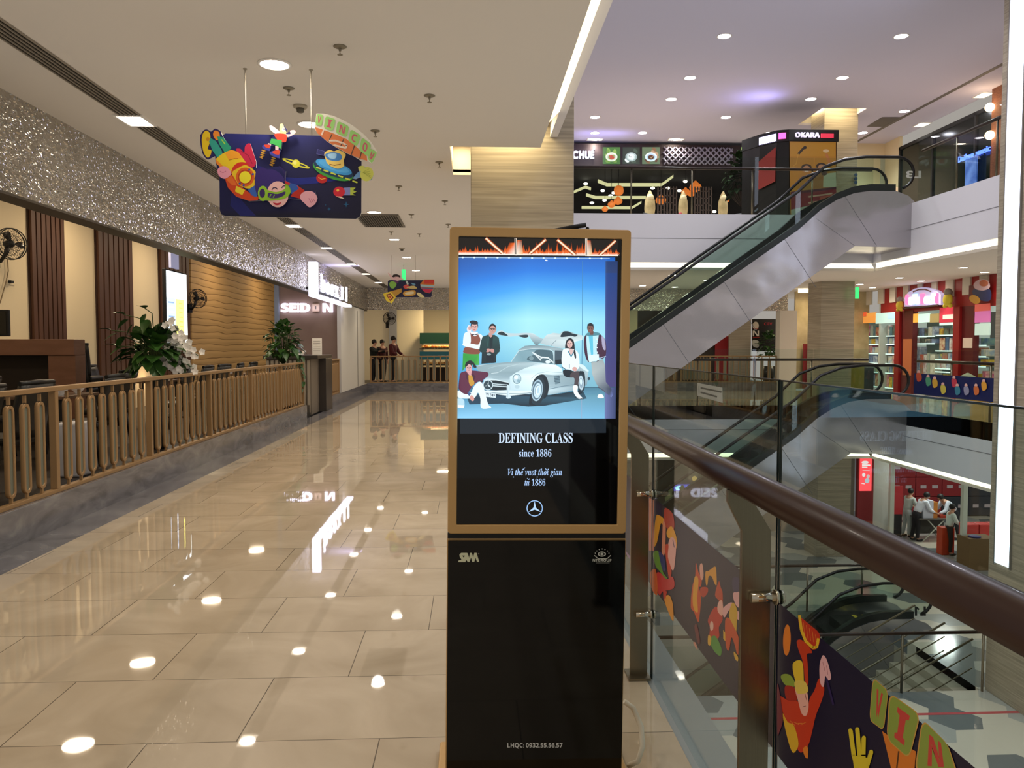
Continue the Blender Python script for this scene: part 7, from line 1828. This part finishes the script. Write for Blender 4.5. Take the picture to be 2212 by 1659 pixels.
# arched sign
arc_ = [(1055, 425), (1055, 350), (1090, 295), (1150, 262), (1215, 250), (1290, 262), (1350, 285), (1385, 320), (1385, 408)]
v = [tp(x, y, XS - .12) for x, y in arc_]
MB().prism([(q.y, q.z) for q in v], 'x', XS - .14, XS).build('arched_sign', mat('sign_lilac', '#a8a2b8', .5, emit='#a8a0c8', estr=.55), shop, bevel=.01)
tx = 'tiNiWorld'
for i, ch in enumerate(tx):
    x0 = 1066 + i * 33.5; up_t = ch in 'tNWld'
    p0 = tp(x0, 408 - i * 1.7, XS - .15); p1 = tp(x0 + (30 if ch in 'NWo' else 20), 408, XS - .15); pt = tp(x0, (318 if up_t else 345) - i * 1.5, XS - .15)
    letters('sign_letter', sansb(ch), (XS - .14, p0.y, p0.z), (0, -1, 0), (0, 0, 1), p0.y - p1.y, pt.z - p0.z, .05, glow('lit_' + str(i % 4), ['#ff4a6a', '#fff4ff', '#8ff0ff', '#c8c0ff'][i % 4], 3.5), shop, .02)
a = Art(lambda x, y: P(x, y, X=XS - .145), (-1, 0, 0), 1e-3, 1e-3).frame(*CT); a.line([(1130, 292), (1180, 272), (1240, 270), (1290, 290)], 12, '#7a4a50'); a.build('small_red_caption', ink('printed_film'), shop)
MB().box(XS - .16, XS + .1, tp(1400, 420).y, tp(1045, 430).y, tp(1200, 436).z, tp(1200, 422).z).build('sign_beam', mat('dark_beam', '#3a2420', .5), shop)
# round soft toys perched beside the sign
for k, (x, y, c, s) in enumerate(((1010, 395, '#c9b63c', .16), (1442, 340, '#d8c640', .19))):
    q = tp(x, y, XS - .18); t = thing('perched_plush', ['yellow plush figure perched left of the arched toy shop sign', 'yellow plush figure perched right of the arched toy shop sign'][k], 'plush toy', q, 'plush toys by the sign')
    M = mat('yellow_plush' + str(k), c, .9); MB().ball((q.x, q.y, q.z - s * .4), s * .9, 12, sc=(.7, 1, 1.15)).ball((q.x, q.y - s * .7, q.z - s * 1.3), s * .35, 8).ball((q.x, q.y + s * .7, q.z - s * 1.3), s * .35, 8).build('body', M, t)
    MB().ball((q.x, q.y, q.z + s * .75), s * .62, 12).build('head', mat('grey_hood', '#8a8478', .8), t)
q = tp(1765, 270, XS - .2)
t = thing('wall_cutout_figure', 'large dark blue and peach cut-out figure at the right end of the toy shop band', 'sign', q)
a = Art(lambda x, y: P(x, y, X=XS - .2), (-1, 0, 0), 2e-3, 1e-3).frame(*CT)
a.poly([(1660, 290), (1700, 260), (1820, 270), (1820, 370), (1740, 370), (1690, 340)], '#141c48', True); a.poly([(1675, 220), (1730, 180), (1800, 190), (1820, 250), (1760, 280), (1690, 265)], '#b89aa0', True); a.ell(1765, 215, 40, 30, '#a85a3c'); a.ell(1685, 360, 52, 36, '#b8862c', 25)
a.build('print', ink('printed_film'), t)
MB().box(XS - .195, XS - .1, tp(1815, 300).y, tp(1690, 300).y, tp(1750, 350).z, tp(1750, 230).z).build('mount', M_DRED, t)
# shelves and boxes
wins = [(612, 990, [575, 690, 762, 845, 930, 1010]), (1130, 1350, [590, 690, 755]), (1360, 1512, [600, 680, 820, 900, 980, 1010]), (1682, 1815, [690, 770, 870, 960])]
lit = mat('lit_shelf_edge', '#c0d8d0', .4, emit='#c0e0d8', estr=.8)
pal = ['#8aa098', '#5a7c88', '#b85a44', '#c8c4a0', '#3c4a50', '#6a8c7a', '#c8b43c', '#34507a', '#a84a6a', '#b0bcc0', '#4a4038', '#d0d8cc', '#7a94b0', '#8c3a30', '#a8a890']
r = random.Random(12); nb = 0; box_protos = {}
tone = ['red', 'blue', 'yellow', 'green', 'pink', 'grey']
for wi, (x0, x1, ys_) in enumerate(wins):
    ya, yb = tp(x0, 700, XS + .3).y, tp(x1, 700, XS + .3).y
    sh = thing('toy_shelf', ['brightly lit toy shelving in the left window of the red shop', 'toy shelving seen through the shop door, left side', 'toy shelving with horizontal racks seen through the shop door', 'toy shelving in the window nearest the strip-lit pillar'][wi], 'shelving', (XS + .5, (ya + yb) / 2, 0))
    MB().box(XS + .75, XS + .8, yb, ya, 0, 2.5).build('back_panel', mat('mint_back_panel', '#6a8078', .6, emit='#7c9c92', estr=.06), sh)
    zs = [tp((x0 + x1) / 2, y, XS + .3).z for y in ys_]; zs = zs + ([] if zs[-1] < .3 else [.1])
    for i in range(1, len(zs)):
        MB().box(XS + .22, XS + .78, yb, ya, zs[i] - .02, zs[i] + .01).build('shelf', mat('shelf_white', '#77837d', .5), sh)
        MB().box(XS + .2, XS + .22, yb, ya, zs[i] - .025, zs[i] + .012).build('shelf_edge', lit, kids(sh)[-1] if False else sh)
        y = yb + .05; h_ = zs[i - 1] - zs[i] - .06
        while y < ya - .12 and nb < 190:
            w = r.uniform(.13, .30); h = min(h_, r.uniform(.75, 1.0) * h_) ; c = r.choice(pal)
            if h < .08: break
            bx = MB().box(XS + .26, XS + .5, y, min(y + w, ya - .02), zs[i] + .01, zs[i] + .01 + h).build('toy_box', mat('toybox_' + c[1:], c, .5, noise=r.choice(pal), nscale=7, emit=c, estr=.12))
            tag(bx, 'boxed toy standing on a shelf %s' % ['in the left window of the red toy shop', 'behind the left side of the toy shop door', 'behind the right side of the toy shop door', 'in the right window of the red toy shop'][wi], 'toy box', 'boxed toys, ' + ['left window', 'door left', 'door right', 'right window'][wi])
            y += w + .03; nb += 1
for y, pw in ((26, 50), (24, 50), (22, 50)): lamp('shop_lamp', 'AREA', (XS + 1.3, y, 3.1), pw * .6, (.92, 1, .95), .5)
q = tp(1620, 985, XS - .5)
tag(MB().lathe([(.12, 0), (.3, .1), (.33, .4), (.2, .7), (.02, .8)], c=(XS - .5, q.y, 0), n=16).build('beanbag', mat('pale_green_beanbag', '#8f9a80', .8), ), 'pale green rounded seat outside the toy shop window', 'seat')
tag(MB().prism([(tp(1640, 900, XS - .5).y, .02), (tp(1815, 900, XS - .5).y, .02), (tp(1815, 900, XS - .5).y, .6), (tp(1720, 900, XS - .5).y, .7)], 'x', XS - .6, XS - .3).build('yellow_display', mat('yellow_card', '#b8922c', .6)), 'yellow display wedge on the floor outside the toy shop', 'display')

# ================================================================ behind the far picket fence, middle storey
CF = (1340, 560, 4.147)
def fp(x, y, Y): return P(CF[0] + x / CF[2], CF[1] + y / CF[2], Y=Y)
def panel(nm, x0, x1, y0, y1, Y, m, label, cat, th=.1, zf=None):
    a, b = fp(x0, y0, Y), fp(x1, y1, Y)
    o = MB().box(a.x, b.x, Y, Y + th, b.z if zf is None else zf, a.z).build(nm, m); return tag(o, label, cat)
struct('wall_far_brown', MB().box(fp(163, 0, 29).x, fp(900, 0, 29).x, 29, 29.1, .22, 2.9), mat('dark_brown_wall', '#3a2d20', .6))
struct('wall_far_stone', MB().box(fp(985, 0, 28.4).x, fp(1180, 0, 28.4).x, 28.4, 28.5, .22, 2.9), M_TRAV)
panel('red_banner', 850, 990, 690, 830, 28.8,  mat('red_banner', '#9c1f24', .5), 'red banner beyond the far fence, left of the travertine panel', 'banner', .03, .23)
po = panel('wall_poster', 1183, 1398, 535, 825, 28.6, mat('black_poster', '#15110f', .4), 'black poster with white face and red word beyond the far fence', 'poster', .04)
a = Art(flat_place(28.59), (0, -1, 0), 1e-3, 0).frame(*CF)
a.text(sansb('N'), [(1186, 640), (1242, 640), (1242, 690), (1186, 690)], '#d8d0c0'); a.ell(1212, 595, 28, 36, '#c8b8a4'); a.line([(1190, 620), (1235, 625)], 5, '#a83028'); a.poly([(1186, 725), (1240, 735), (1236, 790), (1190, 780)], '#c8c4b8', True); a.line([(1188, 700), (1246, 698)], 6, '#a83028')
a.tbox(sansb('CGV'), 1288, 566, 1360, 590, '#a82430'); a.build('print', ink('printed_film'), po)
q = fp(1335, 760, 28.2)
t = thing('potted_tree', 'dark green potted shrub before the black poster beyond the far fence', 'plant', (q.x, 28.2, .22))
mb, st = foliage(130, (q.x, 28.2, 1.45), (.42, .25, .62), .17, 31); mb.build('foliage', M_LEAF, t); MB().lathe([(.18, 0), (.24, .6), (.2, .6)], c=(q.x, 28.2, .22), n=14).build('pot', mat('dark_vase'), t)
struct('wall_far_white_pier', MB().box(fp(1430, 0, 27.2).x, fp(1582, 0, 27.2).x, 27.1, 27.5, 0, 2.73), mat('white_pier', '#cfc5b4', .7))
struct('wall_far_cream', MB().box(fp(1575, 0, 28.5).x, 14.2, 28.5, 28.6, 0, H2), mat('lit_cream_stone', '#c8b48a', .7, noise='#a8946c', nscale=2))
panel('red_doorway', 1640, 1722, 758, 960, 28.3, mat('dark_red_door', '#7a1618', .5), 'dark red doorway panel left of the far stone column', 'door panel', .05, 0.01)
panel('black_door_edge', 1690, 1726, 750, 1000, 28.2, M_BLACKM, 'black upright frame beside the dark red doorway', 'door frame', .04, 0.01)
tag(MB().box(11.0, 11.9, 27.0, 27.06, 3.33, 3.468).build('light_box', glow('warm_lightbox', '#ffeebb', 3)), 'thin warm light panel left of the far column under the ceiling', 'light')
t = thing('exit_sign', 'green and white exit sign hanging beside the far stone column', 'exit sign', tp(625, 300, 11.6))
p = P(1850, 632, Y=23.6); MB().box(p.x - .03, p.x + .07, 23.58, 23.62, p.z - .18, p.z + .16).build('panel', glow('exit_green', '#3fd070', 1.3), t)
MB().cyl((p.x + .02, 23.6, p.z + .16), (p.x + .02, 23.6, H2), .01, n=6).build('rod', mat('white_lamp_trim'), t)
lamp('pier_lamp', 'AREA', (11.8, 27.6, 3.3), 25, (1, .82, .5), .5)
# things near the escalator head on the right gallery
tag(MB().box(10.72, 11.0, 22.3, 22.5, 0, 1.0).build('yellow_stand', mat('yellow_stand', '#8c7a20', .6)), 'yellow upright display stand seen through the middle escalator loops', 'stand')
tag(MB().box(11.65, 12.1, 23.9, 24.3, 0, 0.9).build('dark_kiosk_cart', mat('dark_cart', '#20242a', .5), bevel=.03), 'dark cart standing before the left toy shop window', 'cart')

# ================================================================ lower storey shop with people
LZ = -ST
C5 = (1900, 1040, 7.9)
def lp_(x, y, Y): return P(C5[0] + x / C5[2], C5[1] + y / C5[2], Y=Y)
struct('wall_lower_far', MB().box(-3, 13.2, YW, YW + .1, LZ, H2 - ST), mat('lower_far_wall', '#8b8378', .6))
struct('wall_lower_shop_left', MB().box(P(1887, 1050, Y=26.6).x, P(1925, 1050, Y=26.6).x, 26.6, 26.8, LZ, H2 - ST), mat('white_lower_wall', '#c8c6bc', .7))
struct('wall_lower_shop_back', MB().box(14.3, 23, 31, 31.1, LZ, H2 - ST), mat('lilac_white_wall', '#b5b0bc', .7))
Yp = 26.0
t = thing('red_pillar_panel', 'tall red board with a lit poster beside the lower stone column', 'sign board', (P(1868, 1100, Y=Yp).x, Yp, LZ))
MB().box(P(1853, 1050, Y=Yp).x, P(1887, 1050, Y=Yp).x, Yp, Yp + .15, LZ, H2 - ST).build('board', mat('red_board', '#7a1a20', .5), t)
x0, x1 = P(1856, 1050, Y=Yp).x, P(1881, 1050, Y=Yp).x; z0, z1 = P(1868, 1060, Y=Yp).z, P(1868, 990, Y=Yp).z
MB().box(x0, x1, Yp - .05, Yp, z0, z1).build('lightbox', mat('lit_red_poster', '#d83a40', .4, emit='#f04a50', estr=1.3), t)
a = Art(lambda x, y: Vector((x0 + (x1 - x0) * x, Yp - .052, z1 + (z0 - z1) * y)), (0, -1, 0), 1e-3, 0)
a.ell(.4, .12, .3, .05, '#f4dcdc'); a.line([(.15, .2), (.85, .21)], .045, '#f8e8e8'); a.line([(.15, .26), (.6, .265)], .03, '#f8e8e8'); a.line([(.2, .36), (.8, .37)], .02, '#f0b8b8'); a.ell(.3, .5, .14, .06, '#f4e0e0'); a.ell(.68, .55, .14, .06, '#d8b8b8'); a.ell(.6, .68, .2, .08, '#b8c0c8'); a.line([(.12, .76), (.4, .78)], .025, '#f4e0e0')
a.build('poster_print', ink('lit_food_print', 1.1), t)
for k, (x, y0, y1, lb) in enumerate(((1926, 985, 1160, 'left'), (2082, 1035, 1235, 'right'))):
    Yq = 25.4 if k == 0 else 22.6
    q = P(x, y1, Y=Yq); tag(MB().box(q.x - .07, q.x + .07, Yq, Yq + .14, LZ, H2 - ST).build('white_post', mat('white_post', '#c5c6ba', .5), bevel=.01), 'white upright post of the lower shop front, the ' + lb + ' one', 'post', 'white posts of the lower shop')
# wall of red and black crates
nc = 0; M_CR = mat('red_crate', '#8c1f26', .45); M_CB = mat('black_crate', '#2a2d36', .45)
cw, chh = 1.02, .74
for rr in range(4):
    for cc in range(7):
        dark = (rr, cc) in ((0, 2), (0, 3), (1, 3), (1, 4), (2, 2), (2, 4), (0, 5), (2, 6), (3, 3), (3, 4))
        x = 15.55 + cc * cw; z = LZ + .02 + rr * chh
        t = thing('storage_crate', '%s square crate in the stacked wall of the lower shop' % ('black' if dark else 'red'), 'crate', (x + cw / 2, 29.4, z), ('black' if dark else 'red') + ' crates of the lower shop wall')
        MB().box(x + .01, x + cw - .01, 29.4, 30.0, z, z + chh - .015).build('body', M_CB if dark else M_CR, t, bevel=.02)
        for s_ in (.28, .72): MB().box(x + cw * s_ - .11, x + cw * s_ + .11, 29.38, 29.4, z + chh * .42, z + chh * .58).build('grip', mat('white_grip', '#b8a8ac', .5), t)
# trestle table
ty = 25.6; tx0, tx1 = P(1984, 1120, Y=ty).x, P(2054, 1120, Y=ty).x
t = thing('folding_table', 'dark folding table with crossed white legs where staff are working', 'table', ((tx0 + tx1) / 2, ty, LZ))
MB().box(tx0, tx1, ty - .1, ty + .6, LZ + .74, LZ + .78).build('tabletop', mat('dark_tabletop', '#57524c', .4), t)
MB().box(tx0 + .05, tx1 - .05, ty + .3, ty + .34, LZ + .2, LZ + .74).build('cloth', mat('dark_cloth', '#3a3834', .7), t)
for yy in (ty, ty + .5):
    MB().cyl((tx0 + .15, yy, LZ), (tx1 - .2, yy, LZ + .74), .02, n=8).build('leg', mat('white_post'), t); MB().cyl((tx1 - .1, yy, LZ), (tx0 + .3, yy, LZ + .74), .02, n=8).build('leg', mat('white_post'), t)
q0, q1 = lp_(755, 290, ty).x, lp_(925, 290, ty).x
tag(MB().box(q0, q1, ty, ty + .3, LZ + .78, LZ + 1.35).build('paper_board', mat('white_board', '#c4c6d2', .6)), 'white printed board standing on the dark folding table', 'board')
tag(MB().box(q1 + .005, q1 + .14, ty, ty + .3, LZ + .78, LZ + 1.3).build('orange_folder', mat('orange_folder', '#c87c2c', .6)), 'orange folder standing beside the white board on the table', 'folder')
tag(MB().box(tx1 - .35, tx1 - .15, ty, ty + .3, LZ + .78, LZ + .86).build('red_tray', mat('red_tray', '#a8341c', .6)), 'low red tray at the right end of the folding table', 'tray')
# right end clutter
q = P(2112, 1212, Y=22.3); tag(MB().box(q.x - .32, q.x + .5, 22.2, 22.8, LZ, LZ + .92).build('cardboard_box', mat('cardboard', '#6f5638', .8), bevel=.01), 'large brown cardboard box beside the right white post', 'box')
tag(MB().lathe([(.16, 0), (.17, .03), (.12, .05)], c=(q.x - .05, 22.4, LZ + .92), n=16).build('round_blue_disc', mat('blue_lid', '#2f2f6a', .5)), 'small dark blue lid lying on the brown cardboard box', 'lid')
for k in range(3):
    x = P(2101, 1150, Y=23.2).x + k * .40
    tag(MB().box(x - .19, x + .19, 23.2, 23.6, LZ, LZ + 1.10).build('red_drink_crate', mat('bright_red_crate', '#b8302a', .5), bevel=.02), 'tall bright red crate stack behind the cardboard box, %s' % ['left', 'middle', 'right'][k], 'crate', 'red crate stacks behind the cardboard box')
q = P(2044, 1185, Y=24.0); tag(MB().box(q.x - .2, q.x + .2, 23.9, 24.2, LZ, LZ + .85).build('orange_bin', mat('orange_bin', '#b8401f', .5), bevel=.02), 'orange-red bin left of the person by the right white post', 'bin')
q = P(1937, 1050, Y=26.0)
t = thing('standing_poster', 'red standing poster just right of the left white post', 'poster', (q.x, 26.0, LZ))
MB().box(q.x - .14, q.x + .22, 26.0, 26.05, lp_(300, 560, 26).z, lp_(300, 80, 26).z).build('panel', mat('poster_red', '#a8242a', .5), t)
MB().box(q.x - .12, q.x + .2, 26.0, 26.05, LZ, lp_(300, 560, 26).z).build('base', M_BLACKM, t)
# lit signs on the far side of the lower storey
t = thing('violet_shop_sign', 'glowing violet shop sign seen on the far side of the lower storey', 'sign', P(1489, 1053, Y=YW))
a0, a1 = P(1455, 1060, Y=YW), P(1503, 1046, Y=YW)
MB().box(a0.x, a1.x, YW - .06, YW, a0.z, a1.z).build('panel', glow('violet_panel', '#6a5cf0', 1.2), t)
letters('letter', sansb('C'), (P(1457, 1058, Y=YW).x, YW - .05, P(1457, 1058, Y=YW).z), (1, 0, 0), (0, 0, 1), .32, .15, .05, glow('pale_cyan', '#b8e4ff', 2.5), t, .03)
letters('letter', sansb('LN'), (P(1480, 1058, Y=YW).x, YW - .05, P(1480, 1058, Y=YW).z), (1, 0, 0), (0, 0, 1), .3, .15, .05, glow('pale_violet', '#a89cff', 1.6), t, .01)
for k, y in enumerate((1081, 1108)):
    a0, a1 = P(1455, y + 1.5, Y=YW), P(1520, y, Y=YW)
    tag(MB().box(a0.x, a1.x, YW - .04, YW, a0.z, a1.z).build('violet_light_line', glow('violet_line', '#8c80ff', 1.6)), ['upper thin violet light line below the violet sign', 'lower thin violet light line below the violet sign'][k], 'light line', 'violet light lines')
struct('wall_lower_dark_front', MB().box(P(1408, 1000, Y=27.2).x, P(1455, 1000, Y=27.2).x, 27.15, 27.25, LZ, -1.75), mat('dark_lower_front', '#2c2f2e', .5))
q = P(1502, 1035, Y=27); tag(MB().ball((q.x, 27.1, q.z), .09, 10).build('warm_globe', glow('orange_globe', '#e8a860', 1.2)), 'small warm orange lamp above the violet sign', 'lamp')
for k, (x, y) in enumerate(((1448, 1065), (1474, 1062))):
    q = P(x, y, Y=26.3); t = thing('shop_mannequin', ['cream mannequin before the dark lower shop, left one', 'cream mannequin before the dark lower shop, right one'][k], 'mannequin', (q.x, 26.3, LZ), 'mannequins of the lower shop')
    MB().lathe([(.12, 0), (.14, .02), (.03, .05), (.03, .8), (.16, .9), (.13, 1.1), (.19, 1.4), (.06, 1.5), (.05, 1.56), (.09, 1.66), (.06, 1.78), (.01, 1.82)], c=(q.x, 26.3, LZ), n=14, sy=.7).build('body', mat('cream_dress', '#b8ac80', .8), t)

# ================================================================ people
def skin_mesh(name, nodes, edges, m, parent, sub=1, root=0):
    """nodes: {key: (x,y,z,r)}; one continuous surface grown along the edges"""
    keys = list(nodes); ix = {k: i for i, k in enumerate(keys)}
    me = bpy.data.meshes.new(name); me.from_pydata([nodes[k][:3] for k in keys], [(ix[a], ix[b]) for a, b in edges], [])
    o = bpy.data.objects.new(name, me); COL.objects.link(o)
    md = o.modifiers.new('skin', 'SKIN'); md.use_smooth_shade = True
    for i, k in enumerate(keys):
        rd = nodes[k][3]; rd = rd if isinstance(rd, tuple) else (rd, rd)
        me.skin_vertices[0].data[i].radius = rd
        me.skin_vertices[0].data[i].use_root = (i == root)
    sb = o.modifiers.new('sub', 'SUBSURF'); sb.levels = sub; sb.render_levels = sub
    bpy.context.view_layer.update()
    dg = bpy.context.evaluated_depsgraph_get(); nm = bpy.data.meshes.new_from_object(o.evaluated_get(dg))
    o.modifiers.clear(); o.data = nm; bpy.data.meshes.remove(me); nm.name = name
    nm.materials.clear(); nm.materials.append(m)
    for p in nm.polygons: p.use_smooth = True
    o.parent = parent
    return o
def person(label, loc, rotz, h=1.65, bend=0, shirt='#d0d4d6', trousers='#17171c', arms='down', skin='#b88a70', long_sleeve=True, group=None):
    t = thing('person', label, 'person', loc, group); t.rotation_euler = (0, 0, R(rotz)); s = h / 1.70; t.scale = (s, s, s)
    sv = t.location.copy(); t.location = (0, 0, 0)
    bm_ = Matrix.Rotation(R(bend), 3, 'X')
    def U(x, y, z, r):                     # upper body point, bent forward (-Y) about the hips
        v = bm_ @ Vector((x, y, z - .92)); return (v.x, v.y, v.z + .92, r)
    N = {'pelvis': (0, 0, .93, (.15, .115)), 'waist': U(0, 0, 1.08, (.14, .105)), 'chest': U(0, 0, 1.28, (.17, .12)), 'shl': U(0, 0, 1.41, (.11, .085)), 'neck': U(0, .0, 1.49, .052), 'jaw': U(0, -.02, 1.545, .066), 'skull': U(0, -.012, 1.62, .092), 'crown': U(0, 0, 1.675, .07)}
    E_ = [('pelvis', 'waist'), ('waist', 'chest'), ('chest', 'shl'), ('shl', 'neck'), ('neck', 'jaw'), ('jaw', 'skull'), ('skull', 'crown')]
    for sx, sd in ((-1, 'l'), (1, 'r')):
        N['s' + sd] = U(sx * .17, 0, 1.40, .055)
        sh = Vector(N['s' + sd][:3])
        if arms == 'down': el = sh + Vector((sx * .06, .03, -.28)); ha = el + Vector((sx * .0, -.06, -.25))
        elif arms == 'work': el = sh + Vector((sx * .05, -.10, -.26)); ha = el + Vector((-sx * .04, -.22, -.10))
        else: el = sh + Vector((sx * .05, -.20, -.14)); ha = el + Vector((0, -.25, .02))
        wr = el.lerp(ha, .85)
        N['e' + sd] = (*el, .040); N['w' + sd] = (*wr, .026); N['h' + sd] = (*(ha + (ha - el).normalized() * .05), (.038, .020))
        E_ += [('shl', 's' + sd), ('s' + sd, 'e' + sd), ('e' + sd, 'w' + sd), ('w' + sd, 'h' + sd)]
        d = (ha - el).normalized(); side = Vector((sx, 0, 0)); hp = Vector(N['h' + sd][:3])
        for f in range(5):
            off = side * ((f - 2) * .017 if f < 4 else -.045 * 1); L_ = (.065, .078, .082, .072, .05)[f]
            k1 = 'f%d%s' % (f, sd); base = hp + off * .6; tip = base + d * L_ + off * .5 + Vector((0, -.012, 0))
            N[k1] = (*base.lerp(tip, .5), .010); N[k1 + 't'] = (*tip, .007); E_ += [('h' + sd, k1), (k1, k1 + 't')]
        st_ = -.04 if sd == 'l' else .05
        N['hip' + sd] = (sx * .09, 0, .86, .085); N['k' + sd] = (sx * .10, -.02 + st_ * .4, .49, .058); N['a' + sd] = (sx * .10, .03 + st_, .09, .040); N['t' + sd] = (sx * .12, -.12 + st_, .035, (.042, .03))
        E_ += [('pelvis', 'hip' + sd), ('hip' + sd, 'k' + sd), ('k' + sd, 'a' + sd), ('a' + sd, 't' + sd)]
    skin_mesh('body', N, E_, mat('skin_' + skin[1:], skin, .6), t)
    def inf(k, e):
        r_ = N[k][3]; r_ = (r_[0] + e, r_[1] + e) if isinstance(r_, tuple) else r_ + e; return (*N[k][:3], r_)
    ks = ['pelvis', 'waist', 'chest', 'shl', 'sl', 'sr', 'el', 'er'] + (['wl', 'wr'] if long_sleeve else [])
    es = [('pelvis', 'waist'), ('waist', 'chest'), ('chest', 'shl'), ('shl', 'sl'), ('shl', 'sr'), ('sl', 'el'), ('sr', 'er')] + ([('el', 'wl'), ('er', 'wr')] if long_sleeve else [])
    skin_mesh('shirt', {k: inf(k, .022) for k in ks}, es, mat('cloth_' + shirt[1:], shirt, .85), t)
    ks = ['pelvis', 'waist', 'hipl', 'hipr', 'kl', 'kr', 'al', 'ar']
    skin_mesh('trousers', {k: inf(k, .016) for k in ks}, [('pelvis', 'waist'), ('pelvis', 'hipl'), ('pelvis', 'hipr'), ('hipl', 'kl'), ('hipr', 'kr'), ('kl', 'al'), ('kr', 'ar')], mat('cloth_' + trousers[1:], trousers, .85), t)
    for sd in 'lr':
        a_, b_ = N['a' + sd], N['t' + sd]; MB().ball(((a_[0] + b_[0]) / 2, (a_[1] + b_[1]) / 2 - .01, .045), .06, 10, sc=(.75, 2.1, .75)).build('shoe', M_BLACKM, t)
    c = Vector(N['skull'][:3]); hr = MB().ball((c.x, c.y + .022, c.z + .032), .104, 14, sc=(.95, 1.0, 1.0)); hr.build('hair', mat('black_hair', '#14100e', .6), t)
    fd = bm_ @ Vector((0, -1, 0)); fu = bm_ @ Vector((0, 0, 1))
    MB().ball(c + fd * .098 - fu * .012, .016, 6, sc=(.8, 1, 1.4)).build('nose', mat('skin_' + skin[1:], skin), t)
    for sx in (-1, 1): MB().ball(c + fd * .088 + Vector((sx * .034, 0, 0)) + fu * .006, .011, 6).build('eye', M_BLACKM, t)
    MB().cbox(c + fd * .085 - fu * .05, (.045, .012, .008)).build('mouth', mat('lip', '#7a4440', .6), t)
    t.location = sv
    return t
def foot(x, y): p = P(x, y, Z=LZ); return Vector((p.x, p.y, LZ))
person('person in white with long dark hair standing left of the folding table, back turned', foot(1958, 1160), 100, 1.62, 12, '#c8cec8', '#b4b8b4', 'work')
person('person in white shirt and black trousers leaning over the left end of the table', foot(1977, 1168), 90, 1.68, 32, '#d4d8e2', '#17171c', 'work')
person('person in white shirt bending far forward over the right end of the table', P(2062, 1150, Y=25.9).xy.to_3d() + Vector((0, 0, LZ)), -90, 1.72, 48, '#ccd2e0', '#15151c', 'work')
q = P(2062, 1213, Y=23.7); person('person in loose white top and dark trousers beside the right white post', Vector((q.x - .05, 23.95, LZ)), 80, 1.55, 8, '#c8d2ca', '#2a2622', 'work')
q = P(806, 760, Y=28.6); person('person in black top, leftmost of the three staff behind the far fence', Vector((q.x, 28.6, .22)), 60, 1.50, 5, '#121818', '#121216', 'reach')
q = P(826, 760, Y=29.3); person('person in maroon top, middle of the three staff behind the far fence', Vector((q.x, 29.3, .22)), 40, 1.50, 0, '#3c1418', '#121216', 'down')
q = P(848, 760, Y=28.5); person('tallest person in maroon top, rightmost of the three staff behind the far fence', Vector((q.x, 28.5, .22)), 65, 1.62, 4, '#4a161c', '#121216', 'work')
